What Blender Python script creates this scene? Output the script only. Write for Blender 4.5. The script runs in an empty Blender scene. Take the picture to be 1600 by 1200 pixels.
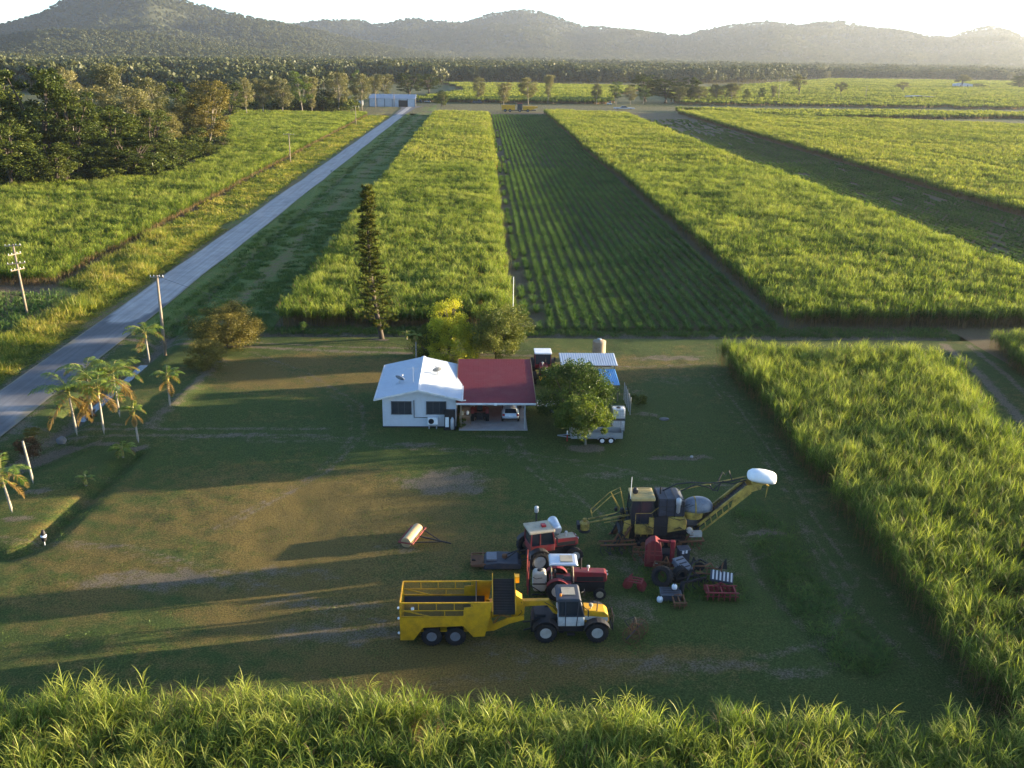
import bpy, math, random
import numpy as np
from mathutils import Vector, Matrix
R_ = math.radians
sc = bpy.context.scene
COL = sc.collection
# ------------------------------------------------------------------ camera, sky, sun, exposure
F_PX, CAM_H = 1500.0, 33.4
PITCH, YAW, ROLL = R_(18.920), R_(2.097), R_(0.9)
def cam_axes():
    r = np.array([math.cos(YAW), -math.sin(YAW), 0.0]); hf = np.array([math.sin(YAW), math.cos(YAW), 0.0])
    fw = hf*math.cos(PITCH) + np.array([0, 0, -math.sin(PITCH)]); up = hf*math.sin(PITCH) + np.array([0, 0, math.cos(PITCH)])
    return r*math.cos(ROLL)+up*math.sin(ROLL), up*math.cos(ROLL)-r*math.sin(ROLL), fw
CR, CU, CW = cam_axes()
cd = bpy.data.cameras.new('camera'); cam = bpy.data.objects.new('camera', cd); COL.objects.link(cam)
cd.sensor_width = 36; cd.lens = F_PX*36/1600; cd.clip_start = 0.5; cd.clip_end = 40000
M4 = Matrix(((CR[0], CU[0], -CW[0], 0), (CR[1], CU[1], -CW[1], 0), (CR[2], CU[2], -CW[2], CAM_H), (0, 0, 0, 1)))
cam.matrix_world = M4
sc.camera = cam
def G(x, y, z=0.0):
    """ground point seen at photo pixel (1600x1200) on the level z"""
    d = CR*(x-800)/F_PX - CU*(y-600)/F_PX + CW
    t = (z-CAM_H)/d[2]
    return np.array([d[0]*t, d[1]*t, z])
def ray(x, y):
    d = CR*(x-800)/F_PX - CU*(y-600)/F_PX + CW
    return math.atan2(d[0], d[1]), d[2]/math.hypot(d[0], d[1])
SUN_EL, SUN_AZ = R_(4.65), R_(11.5)       # azimuth from +X towards +Y
wd = bpy.data.worlds.new("World"); sc.world = wd; wd.use_nodes = True
nt = wd.node_tree; nt.nodes.clear()
sky = nt.nodes.new('ShaderNodeTexSky'); sky.sky_type = 'NISHITA'; sky.sun_disc = False
sky.sun_elevation = SUN_EL; sky.sun_rotation = R_(90)-SUN_AZ; sky.dust_density = 0.1; sky.ozone_density = 2.0; sky.air_density = 0.55
bg = nt.nodes.new('ShaderNodeBackground'); bg.inputs[1].default_value = 0.088
wo = nt.nodes.new('ShaderNodeOutputWorld'); nt.links.new(sky.outputs[0], bg.inputs[0]); nt.links.new(bg.outputs[0], wo.inputs[0])
sd = bpy.data.lights.new('sun', 'SUN'); sd.energy = 5.0; sd.angle = R_(0.6); sd.color = (1.0, 0.80, 0.52)
so = bpy.data.objects.new('sun', sd); COL.objects.link(so)
sdir = Vector((math.cos(SUN_AZ)*math.cos(SUN_EL), math.sin(SUN_AZ)*math.cos(SUN_EL), math.sin(SUN_EL)))
so.rotation_euler = (-sdir).to_track_quat('-Z', 'Y').to_euler()
sc.view_settings.view_transform = 'Standard'; sc.view_settings.look = 'None'; sc.view_settings.gamma = 1
sc.view_settings.use_curve_mapping = False
sc.view_settings.exposure = 3.05
cy = sc.cycles
cy.max_bounces = 5; cy.diffuse_bounces = 3; cy.glossy_bounces = 2; cy.transmission_bounces = 4; cy.transparent_max_bounces = 6
cy.use_denoising = True; cy.caustics_reflective = False; cy.caustics_refractive = False
# ------------------------------------------------------------------ helpers
rng = np.random.default_rng(7)
random.seed(5)
def tag(o, label=None, cat=None, group=None, kind=None):
    if label: o['label'] = label
    if cat: o['category'] = cat
    if group: o['group'] = group
    if kind: o['kind'] = kind
    return o
def thing(name, label, cat, loc=(0, 0, 0), rz=0.0, group=None):
    o = bpy.data.objects.new(name, None); COL.objects.link(o); o.empty_display_size = 0.3
    o.location = loc; o.rotation_euler = (0, 0, rz)
    return tag(o, label, cat, group)
def mesh_np(name, V, Fq, mats, attrs=None, smooth=False, midx=None):
    """V (n,3), Fq (m,4) or (m,3) or list of arrays"""
    me = bpy.data.meshes.new(name)
    V = np.asarray(V, dtype=np.float32)
    if not isinstance(Fq, list): Fq = [Fq]
    Fq = [np.asarray(f, dtype=np.int32) for f in Fq if len(f)]
    me.vertices.add(len(V)); me.vertices.foreach_set('co', V.ravel())
    nl = sum(f.size for f in Fq); npoly = sum(len(f) for f in Fq)
    me.loops.add(nl); me.loops.foreach_set('vertex_index', np.concatenate([f.ravel() for f in Fq]))
    me.polygons.add(npoly)
    tot = np.concatenate([np.full(len(f), f.shape[1], dtype=np.int32) for f in Fq])
    st = np.concatenate([[0], np.cumsum(tot)[:-1]]).astype(np.int32)
    me.polygons.foreach_set('loop_start', st)
    try: me.polygons.foreach_set('loop_total', tot)
    except Exception: pass
    for m in (mats if isinstance(mats, (list, tuple)) else [mats]): me.materials.append(m)
    if midx is not None: me.polygons.foreach_set('material_index', np.asarray(midx, dtype=np.int32))
    if smooth: me.polygons.foreach_set('use_smooth', np.ones(npoly, dtype=bool))
    me.update(calc_edges=True)
    for k, a in (attrs or {}).items():
        at = me.attributes.new(k, 'FLOAT', 'POINT'); at.data.foreach_set('value', np.asarray(a, dtype=np.float32))
    return me
def link(name, me, parent=None):
    o = bpy.data.objects.new(name, me); COL.objects.link(o)
    if parent is not None: o.parent = parent
    return o
def copy_tree(o, parent=None):
    c = o.copy(); COL.objects.link(c)
    if parent is not None: c.parent = parent
    for ch in list(o.children): copy_tree(ch, c)
    return c
class MB:
    """collects shapes for ONE mesh"""
    def __init__(s): s.v = []; s.f = []
    def add(s, V, Fc):
        b = len(s.v); s.v += [tuple(map(float, p)) for p in V]; s.f += [tuple(i+b for i in f) for f in Fc]; return s
    def box(s, x0, x1, y0, y1, z0, z1, ch=0.0):
        return s.prism([(x0, z0), (x1, z0), (x1, z1), (x0, z1)], y0, y1)
    def prism(s, pts, y0, y1):
        """polygon in the x-z plane extruded over y"""
        n = len(pts); V = [(p[0], y0, p[1]) for p in pts]+[(p[0], y1, p[1]) for p in pts]
        Fc = [tuple(range(n)), tuple(range(2*n-1, n-1, -1))]
        for i in range(n): j = (i+1) % n; Fc.append((j, i, i+n, j+n))
        return s.add(V, Fc)
    def prismx(s, pts, x0, x1):
        """polygon in the y-z plane extruded over x"""
        n = len(pts); V = [(x0, p[0], p[1]) for p in pts]+[(x1, p[0], p[1]) for p in pts]
        Fc = [tuple(range(n-1, -1, -1)), tuple(range(n, 2*n))]
        for i in range(n): j = (i+1) % n; Fc.append((i, j, j+n, i+n))
        return s.add(V, Fc)
    def tube(s, pts, r, n=6, cap=True):
        pts = [Vector(p) for p in pts]; m = len(pts)
        rs = list(r) if isinstance(r, (list, tuple)) else [r]*m
        V = []; pr = None
        for i, p in enumerate(pts):
            d = (pts[min(i+1, m-1)]-pts[max(i-1, 0)]).normalized()
            if pr is None: pr = d.orthogonal().normalized()
            pr = (pr-d*pr.dot(d)); pr = pr.normalized() if pr.length > 1e-6 else d.orthogonal().normalized()
            q = d.cross(pr)
            for k in range(n):
                a = 2*math.pi*k/n; V.append(p+pr*math.cos(a)*rs[i]+q*math.sin(a)*rs[i])
        Fc = [(i*n+k, i*n+(k+1) % n, (i+1)*n+(k+1) % n, (i+1)*n+k) for i in range(m-1) for k in range(n)]
        if cap: Fc += [tuple(range(n-1, -1, -1)), tuple(range((m-1)*n, m*n))]
        return s.add(V, Fc)
    def bar(s, a, b, w, h=None):
        """square bar from a to b"""
        a = Vector(a); b = Vector(b); d = (b-a).normalized(); h = h or w
        u = Vector((0, 0, 1)) if abs(d.z) < .9 else Vector((0, 1, 0))
        x = d.cross(u).normalized(); y = x.cross(d)
        V = [p+x*sx*w/2+y*sy*h/2 for p in (a, b) for sx, sy in ((-1, -1), (1, -1), (1, 1), (-1, 1))]
        return s.add(V, [(3, 2, 1, 0), (4, 5, 6, 7)]+[(i, (i+1) % 4, 4+(i+1) % 4, 4+i) for i in range(4)])
    def lathe(s, prof, c, axis='y', n=20, closed=False):
        """prof list of (radius, along)"""
        c = Vector(c); V = []
        for r, t in prof:
            for k in range(n):
                a = 2*math.pi*k/n; ca, sa = math.cos(a)*r, math.sin(a)*r
                V.append(c+(Vector((ca, t, sa)) if axis == 'y' else Vector((ca, sa, t)) if axis == 'z' else Vector((t, ca, sa))))
        m = len(prof)
        Fc = [(i*n+k, i*n+(k+1) % n, (i+1)*n+(k+1) % n, (i+1)*n+k) for i in range(m-1) for k in range(n)]
        if closed: Fc += [((m-1)*n+k, (m-1)*n+(k+1) % n, (k+1) % n, k) for k in range(n)]
        else: Fc += [tuple(range(n-1, -1, -1)), tuple(range((m-1)*n, m*n))]
        return s.add(V, Fc)
    def quad(s, a, b, c, d): return s.add([a, b, c, d], [(0, 1, 2, 3)])
    def slab(s, q, t=0.03):
        """thin plate: quad q (4 points) with thickness t along its normal"""
        q = [Vector(p) for p in q]; nn = (q[1]-q[0]).cross(q[2]-q[0]).normalized()*t
        k = len(q); V = q+[p-nn for p in q]
        return s.add(V, [tuple(range(k)), tuple(range(2*k-1, k-1, -1))]+[((i+1) % k, i, i+k, (i+1) % k+k) for i in range(k)])
    def xf(s, M, start=0):
        for i in range(start, len(s.v)): s.v[i] = tuple(M @ Vector(s.v[i]))
        return s
    def build(s, name, mat, parent=None, smooth=False, bevel=0):
        me = bpy.data.meshes.new(name); me.from_pydata(s.v, [], s.f); me.materials.append(mat)
        if smooth:
            for p in me.polygons: p.use_smooth = len(p.vertices) <= 4
        me.update(); o = link(name, me, parent)
        if bevel:
            b = o.modifiers.new('bevel', 'BEVEL'); b.width = bevel; b.segments = 2; b.limit_method = 'ANGLE'
        return o
# ---- smooth value noise on the cpu
_perm = np.random.default_rng(3).random((256, 256))
def vnoise(x, y):
    x = np.asarray(x, float); y = np.asarray(y, float)
    xi = np.floor(x).astype(int); yi = np.floor(y).astype(int); fx = x-xi; fy = y-yi
    fx = fx*fx*(3-2*fx); fy = fy*fy*(3-2*fy)
    g = lambda i, j: _perm[i & 255, j & 255]
    return (g(xi, yi)*(1-fx)+g(xi+1, yi)*fx)*(1-fy)+(g(xi, yi+1)*(1-fx)+g(xi+1, yi+1)*fx)*fy
def fbm(x, y, o=4):
    s = 0; a = .5; t = 0
    for i in range(o): s = s+a*vnoise(x*2**i+17*i, y*2**i+31*i); t += a; a *= .5
    return s/t
# ------------------------------------------------------------------ materials
def newmat(name):
    m = bpy.data.materials.new(name); m.use_nodes = True; m.node_tree.nodes.clear()
    return m, m.node_tree
def N(nt, typ, **kw):
    n = nt.nodes.new(typ)
    for k, v in kw.items():
        if k.startswith('_'): setattr(n, k[1:], v)
    for k, v in kw.items():
        if not k.startswith('_'):
            key = int(k[1:]) if k[0] == 'i' and k[1:].isdigit() else k
            n.inputs[key].default_value = v
    return n
def ramp(nt, fac, stops):
    r = nt.nodes.new('ShaderNodeValToRGB'); e = r.color_ramp.elements
    while len(e) < len(stops): e.new(.5)
    for el, (p, c) in zip(e, stops): el.position = p; el.color = (*c, 1)
    nt.links.new(fac, r.inputs[0]); return r.outputs[0]
def mixc(nt, fac, a, b, typ='MIX'):
    n = nt.nodes.new('ShaderNodeMix'); n.data_type = 'RGBA'; n.blend_type = typ
    for s, v in ((0, fac), (6, a), (7, b)):
        if isinstance(v, (int, float)): n.inputs[s].default_value = v
        elif isinstance(v, tuple): n.inputs[s].default_value = (*v, 1)
        else: nt.links.new(v, n.inputs[s])
    return n.outputs[2]
def noise(nt, scale, detail=3, coord='Object', rough=.6):
    n = N(nt, 'ShaderNodeTexNoise', Scale=scale, Detail=detail, Roughness=rough)
    if coord == 'Object':
        tc = nt.nodes.new('ShaderNodeTexCoord'); nt.links.new(tc.outputs['Object'], n.inputs['Vector'])
    else:
        g = nt.nodes.new('ShaderNodeNewGeometry'); nt.links.new(g.outputs['Position'], n.inputs['Vector'])
    return n.outputs[0]
def principled(nt, col, rough=.6, metal=0., spec=.3, bump=None, coat=0.):
    b = nt.nodes.new('ShaderNodeBsdfPrincipled'); o = nt.nodes.new('ShaderNodeOutputMaterial')
    if isinstance(col, tuple): b.inputs['Base Color'].default_value = (*col, 1)
    else: nt.links.new(col, b.inputs['Base Color'])
    if isinstance(rough, (int, float)): b.inputs['Roughness'].default_value = rough
    else: nt.links.new(rough, b.inputs['Roughness'])
    b.inputs['Metallic'].default_value = metal; b.inputs['Specular IOR Level'].default_value = spec
    if coat: b.inputs['Coat Weight'].default_value = coat
    if bump is not None:
        bp = N(nt, 'ShaderNodeBump', Strength=bump[1], Distance=bump[2]); nt.links.new(bump[0], bp.inputs['Height']); nt.links.new(bp.outputs[0], b.inputs['Normal'])
    nt.links.new(b.outputs[0], o.inputs[0]); return b
def paint(name, col, rough=.45, dirt=.35, dcol=(.09, .065, .04), scale=1.6, metal=0., spec=.4, lo=.48, hi=.72):
    """painted metal with dust and grime patches that belong to the surface"""
    m, t = newmat(name)
    a = noise(t, scale, 6); b = noise(t, scale*9, 4)
    k = N(t, 'ShaderNodeMath', _operation='ADD'); t.links.new(a, k.inputs[0])
    k2 = N(t, 'ShaderNodeMath', _operation='MULTIPLY', i1=.35); t.links.new(b, k2.inputs[0]); t.links.new(k2.outputs[0], k.inputs[1])
    mr = N(t, 'ShaderNodeMapRange', i1=lo+.15, i2=hi+.2, i3=0., i4=dirt); t.links.new(k.outputs[0], mr.inputs[0])
    c = mixc(t, mr.outputs[0], col, dcol)
    c2 = mixc(t, .12, c, noise(t, scale*3, 3), 'OVERLAY')
    r = N(t, 'ShaderNodeMapRange', i1=0., i2=1., i3=rough-.1, i4=rough+.25); t.links.new(b, r.inputs[0])
    principled(t, c2, r.outputs[0], metal, spec, (b, .15, .02)); return m
def leafmat(name, stops, trans=.35, inst=.35, posscale=.05, rough=.5, tcol=1.25, gloss=.05):
    m, t = newmat(name)
    at = t.nodes.new('ShaderNodeAttribute'); at.attribute_name = 'tint'
    oi = t.nodes.new('ShaderNodeObjectInfo')
    nz = noise(t, posscale, 3, 'Position')
    k = N(t, 'ShaderNodeMath', _operation='MULTIPLY_ADD', i1=inst, i2=-inst*.5); t.links.new(oi.outputs['Random'], k.inputs[0])
    k3 = N(t, 'ShaderNodeMath', _operation='MULTIPLY_ADD', i1=.9, i2=-.45); t.links.new(nz, k3.inputs[0])
    s1 = N(t, 'ShaderNodeMath', _operation='ADD'); t.links.new(at.outputs['Fac'], s1.inputs[0]); t.links.new(k.outputs[0], s1.inputs[1])
    # the tint of dead leaves (above 0.85) stays dead
    s2 = N(t, 'ShaderNodeMath', _operation='ADD'); t.links.new(s1.outputs[0], s2.inputs[0]); t.links.new(k3.outputs[0], s2.inputs[1])
    s3 = N(t, 'ShaderNodeClamp', i1=0., i2=.86); t.links.new(s2.outputs[0], s3.inputs[0])
    dead = N(t, 'ShaderNodeMath', _operation='GREATER_THAN', i1=.9); t.links.new(at.outputs['Fac'], dead.inputs[0])
    mx = t.nodes.new('ShaderNodeMix'); t.links.new(dead.outputs[0], mx.inputs[0]); t.links.new(s3.outputs[0], mx.inputs[2]); t.links.new(at.outputs['Fac'], mx.inputs[3])
    c = ramp(t, mx.outputs[0], stops)
    d = t.nodes.new('ShaderNodeBsdfDiffuse'); t.links.new(c, d.inputs[0])
    tr = t.nodes.new('ShaderNodeBsdfTranslucent')
    tc = mixc(t, 1., c, (tcol, tcol*1.02, tcol*.55), 'MULTIPLY'); t.links.new(tc, tr.inputs[0])
    ms = N(t, 'ShaderNodeMixShader', i0=trans); t.links.new(d.outputs[0], ms.inputs[1]); t.links.new(tr.outputs[0], ms.inputs[2])
    gl = N(t, 'ShaderNodeBsdfGlossy', Roughness=rough); gl.inputs[0].default_value = (.8, .8, .8, 1)
    m2 = N(t, 'ShaderNodeMixShader', i0=gloss*.4); t.links.new(ms.outputs[0], m2.inputs[1]); t.links.new(gl.outputs[0], m2.inputs[2])
    o = t.nodes.new('ShaderNodeOutputMaterial'); t.links.new(m2.outputs[0], o.inputs[0]); return m
def barkmat(name, c0, c1, scale=3):
    m, t = newmat(name); n = noise(t, scale, 5)
    principled(t, mixc(t, n, c0, c1), .85, bump=(n, .4, .05)); return m
M = {}
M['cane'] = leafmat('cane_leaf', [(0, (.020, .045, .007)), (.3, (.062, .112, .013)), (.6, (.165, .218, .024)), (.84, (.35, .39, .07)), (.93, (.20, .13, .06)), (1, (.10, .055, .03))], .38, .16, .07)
M['cane_far'] = leafmat('cane_leaf_far', [(0, (.05, .08, .012)), (.3, (.085, .130, .018)), (.6, (.19, .23, .03)), (.84, (.36, .37, .065)), (.93, (.19, .12, .06)), (1, (.13, .08, .04))], .35, .16, .02)
M['young'] = leafmat('young_cane_leaf', [(0, (.04, .08, .018)), (.4, (.085, .155, .03)), (.85, (.16, .22, .06)), (1, (.15, .12, .06))], .3, .2, .08)
M['grass'] = leafmat('verge_grass', [(0, (.05, .09, .015)), (.35, (.16, .20, .025)), (.65, (.34, .31, .05)), (.85, (.46, .34, .11)), (1, (.28, .18, .08))], .4, .3, .12)
M['weed'] = leafmat('low_grass', [(0, (.035, .075, .016)), (.4, (.075, .135, .024)), (.85, (.15, .20, .035)), (1, (.18, .14, .06))], .3, .3, .1)
M['dark_leaf'] = leafmat('dark_foliage', [(0, (.02, .034, .008)), (.4, (.058, .078, .015)), (.85, (.125, .135, .024)), (1, (.14, .10, .03))], .22, .2, .02, .4, 1.3, .03)
M['gum_leaf'] = leafmat('gum_foliage', [(0, (.055, .065, .02)), (.4, (.12, .12, .035)), (.85, (.22, .19, .055)), (1, (.19, .13, .05))], .25, .35, .01, .5, 1.2, .1)
M['rust_leaf'] = leafmat('bronze_foliage', [(0, (.06, .06, .014)), (.4, (.14, .12, .026)), (.85, (.25, .20, .045)), (1, (.20, .11, .04))], .25, .1, .3)
M['gold_leaf'] = leafmat('golden_foliage', [(0, (.07, .09, .01)), (.35, (.20, .24, .015)), (.85, (.52, .48, .04)), (1, (.45, .30, .02))], .3, .1, .25)
M['mango_leaf'] = leafmat('glossy_foliage', [(0, (.03, .055, .012)), (.4, (.07, .11, .015)), (.85, (.16, .19, .02)), (1, (.15, .11, .03))], .3, .1, .4)
M['palm_leaf'] = leafmat('palm_frond', [(0, (.04, .08, .012)), (.4, (.10, .17, .015)), (.85, (.22, .27, .02)), (.93, (.25, .16, .04)), (1, (.30, .18, .04))], .35, .15, .4, .35, 1.3, .2)
M['pine_leaf'] = leafmat('pine_foliage', [(0, (.03, .045, .01)), (.4, (.075, .10, .018)), (.85, (.19, .19, .03)), (1, (.12, .07, .03))], .15, .1, .5)
M['far_leaf'] = leafmat('far_foliage', [(0, (.025, .036, .014)), (.4, (.05, .062, .022)), (.85, (.078, .084, .030)), (1, (.13, .09, .04))], .2, .6, .004)
M['shrub_red'] = leafmat('red_shrub', [(0, (.04, .025, .01)), (.4, (.08, .05, .02)), (.85, (.13, .06, .03)), (1, (.15, .05, .03))], .2, .2, .5)
M['bark'] = barkmat('bark', (.10, .08, .06), (.05, .038, .03))
M['gum_bark'] = barkmat('pale_bark', (.30, .27, .21), (.17, .14, .105), 1.2)
M['palm_bark'] = barkmat('palm_bark', (.36, .33, .27), (.20, .17, .13), 2.5)
M['wood'] = barkmat('pole_wood', (.30, .25, .19), (.16, .125, .09), 2.5)
# ------------------------------------------------------------------ ground materials
def ground_mat(name, grass, dry, dirt, dirt_attr='dirt', dry_attr='dry', spec_scale=9., bump=.8, mow=None):
    m, t = newmat(name)
    def attr(n):
        a = t.nodes.new('ShaderNodeAttribute'); a.attribute_name = n; return a.outputs['Fac']
    big = noise(t, .12, 4); mid = noise(t, .9, 5, rough=.7); fine = noise(t, spec_scale, 4, rough=.75); grit = noise(t, spec_scale*3.3, 3, rough=.8)
    g = mixc(t, mid, grass[0], grass[1])
    def thr(f, base, w):       # attribute plus noise -> soft mask
        s = N(t, 'ShaderNodeMath', _operation='MULTIPLY_ADD', i1=1.7, i2=-.85); t.links.new(mid, s.inputs[0])
        s1 = N(t, 'ShaderNodeMath', _operation='MULTIPLY_ADD', i1=1.3, i2=-.65); t.links.new(fine, s1.inputs[0])
        a = N(t, 'ShaderNodeMath', _operation='ADD'); t.links.new(s.outputs[0], a.inputs[0]); t.links.new(f, a.inputs[1])
        a2 = N(t, 'ShaderNodeMath', _operation='ADD'); t.links.new(s1.outputs[0], a2.inputs[0]); t.links.new(a.outputs[0], a2.inputs[1])
        r = N(t, 'ShaderNodeMapRange', i1=base-w, i2=base+w); t.links.new(a2.outputs[0], r.inputs[0]); return r.outputs[0]
    c = mixc(t, thr(attr(dry_attr), .5, .3), g, dry)
    c = mixc(t, thr(attr(dirt_attr), .5, .22), c, dirt)
    # light and dark blades
    bl = N(t, 'ShaderNodeMapRange', i1=.36, i2=.66, i3=.55, i4=1.5); t.links.new(fine, bl.inputs[0])
    cb = N(t, 'ShaderNodeCombineColor')
    for i in range(3): t.links.new(bl.outputs[0], cb.inputs[i])
    c = mixc(t, 1., c, cb.outputs[0], 'MULTIPLY')
    hs = N(t, 'ShaderNodeMath', _operation='ADD'); t.links.new(fine, hs.inputs[0]); t.links.new(grit, hs.inputs[1])
    principled(t, c, .95, spec=.1, bump=(hs.outputs[0], bump, .12)); return m
M['lawn'] = ground_mat('lawn', ((.052, .084, .021), (.084, .102, .027)), (.155, .115, .036), (.155, .128, .088))
M['rough'] = ground_mat('rough_ground', ((.085, .145, .034), (.13, .17, .045)), (.20, .15, .06), (.17, .12, .08))
M['soil'] = ground_mat('field_soil', ((.12, .105, .055), (.17, .14, .08)), (.13, .09, .055), (.20, .15, .10))
M['farg'] = ground_mat('far_ground', ((.055, .075, .02), (.09, .10, .03)), (.20, .165, .07), (.24, .18, .10), spec_scale=.8, bump=.2)
def road_mat():
    m, t = newmat('road_surface')
    a = t.nodes.new('ShaderNodeAttribute'); a.attribute_name = 'old'
    ed = t.nodes.new('ShaderNodeAttribute'); ed.attribute_name = 'edge'
    n1 = noise(t, .35, 4); n2 = noise(t, 14, 3)
    tc = t.nodes.new('ShaderNodeTexCoord'); mp = N(t, 'ShaderNodeMapping'); mp.inputs['Scale'].default_value = (2.2, .05, 1); t.links.new(tc.outputs['Object'], mp.inputs[0])
    nn = N(t, 'ShaderNodeTexNoise', Scale=1., Detail=3.); t.links.new(mp.outputs[0], nn.inputs[0])
    c = mixc(t, a.outputs['Fac'], (.115, .113, .112), (.33, .31, .285))
    c = mixc(t, .45, c, nn.outputs[0], 'OVERLAY'); c = mixc(t, .35, c, n1, 'OVERLAY'); c = mixc(t, .3, c, n2, 'OVERLAY')
    e = N(t, 'ShaderNodeMath', _operation='ADD'); t.links.new(ed.outputs['Fac'], e.inputs[0])
    k = N(t, 'ShaderNodeMath', _operation='MULTIPLY_ADD', i1=.9, i2=-.45); t.links.new(n1, k.inputs[0]); t.links.new(k.outputs[0], e.inputs[1])
    r = N(t, 'ShaderNodeMapRange', i1=.6, i2=.95); t.links.new(e.outputs[0], r.inputs[0])
    c = mixc(t, r.outputs[0], c, (.21, .18, .12))
    principled(t, c, .8, spec=.25, bump=(n2, .3, .02)); return m
M['road'] = road_mat()
# ------------------------------------------------------------------ terrain sheets
def grid(name, x0, x1, y0, y1, step, mat, zf, attrs, z=0.0, mask=None):
    xs = np.arange(x0, x1+1e-6, step); ys = np.arange(y0, y1+1e-6, step if not isinstance(step, tuple) else step[1])
    X, Y = np.meshgrid(xs, ys); nx, ny = len(xs), len(ys)
    Z = zf(X, Y)+z
    idx = np.arange(nx*ny).reshape(ny, nx)
    Fq = np.stack([idx[:-1, :-1], idx[:-1, 1:], idx[1:, 1:], idx[1:, :-1]], -1).reshape(-1, 4)
    if mask is not None:
        xc = (X[:-1, :-1]+X[1:, 1:])/2; yc = (Y[:-1, :-1]+Y[1:, 1:])/2; Fq = Fq[mask(xc, yc).ravel()]
    at = {k: f(X, Y).ravel() for k, f in attrs.items()}
    me = mesh_np(name, np.stack([X.ravel(), Y.ravel(), Z.ravel()], -1), Fq, mat, at, smooth=True)
    return tag(link(name, me), kind='structure')
def seg(px, py, pts):
    """distance to a polyline"""
    d = np.full(np.shape(px), 1e9)
    for (ax, ay), (bx, by) in zip(pts[:-1], pts[1:]):
        vx, vy = bx-ax, by-ay; t = np.clip(((px-ax)*vx+(py-ay)*vy)/(vx*vx+vy*vy), 0, 1)
        d = np.minimum(d, np.hypot(px-ax-t*vx, py-ay-t*vy))
    return d
def bell(d, w): return np.exp(-(d/w)**2)
def ell(x, y, cx, cy, rx, ry, k=1.0):
    q = ((x-cx)/rx)**2+((y-cy)/ry)**2
    return k*np.clip(1.35-q, 0, 1)
DITCH = [[(-40.0, 75), (-38.7, 85), (-38.3, 110), (-39, 130), (-39.5, 180), (-39.5, 560)], [(-37.2, 80.2), (-44, 66), (-52, 50)]]
HEDGE1 = [(-30.6, 84.6), (-30.5, 88), (-29.8, 97), (-29.3, 105)]
HEDGE2 = [(-29.9, 78.3), (-30.4, 73), (-30.9, 67), (-31.4, 61.8), (-32.6, 60.4), (-38, 60.6), (-44, 61.5)]
def yard_z(x, y):
    z = (fbm(x/7, y/7, 3)-.5)*.16+(fbm(x/1.2+5, y/1.2, 2)-.5)*.05
    z = z-1.0*bell(seg(x, y, DITCH[0]), 1.4)*(y > 79)*(1-bell(y-80, 3.0)*.9)
    z = z-.7*bell(seg(x, y, DITCH[1]), 2.4)
    z = z-.5*bell(seg(x, y, HEDGE2), .75)+.22*bell(seg(x, y, HEDGE1), 1.0)
    z = z+.35*bell(seg(x, y, [(22.2, 66), (21.3, 57), (22.8, 48)]), 1.0)-.18*bell(seg(x, y, [(19.8, 66), (19.2, 57), (20.8, 48)]), .7)
    z = z-.12*bell(seg(x, y, [(24.2, 66), (23.5, 57), (24.8, 48)]), .6)
    z = z-.15*bell(seg(x, y, [(15.5, 77.8), (19.5, 77.3)]), .5)+.15*bell(seg(x, y, [(16, 88), (18, 87.5)]), .8)
    z = z-.1*ell(x, y, 18.5, 87, 1.6, 1.0)
    z = z-.5*bell(y-116.2, .8)*(x > -28)
    z = z-.08*bell(x+48.8, 1.2)
    flat = np.maximum(ell(x, y, -2.2, 89.5, 9.5, 8.0, 2), ell(x, y, 11.7, 97, 4.5, 3.5, 2))
    return z*(1-np.clip(flat, 0, 1))+.0
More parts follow.
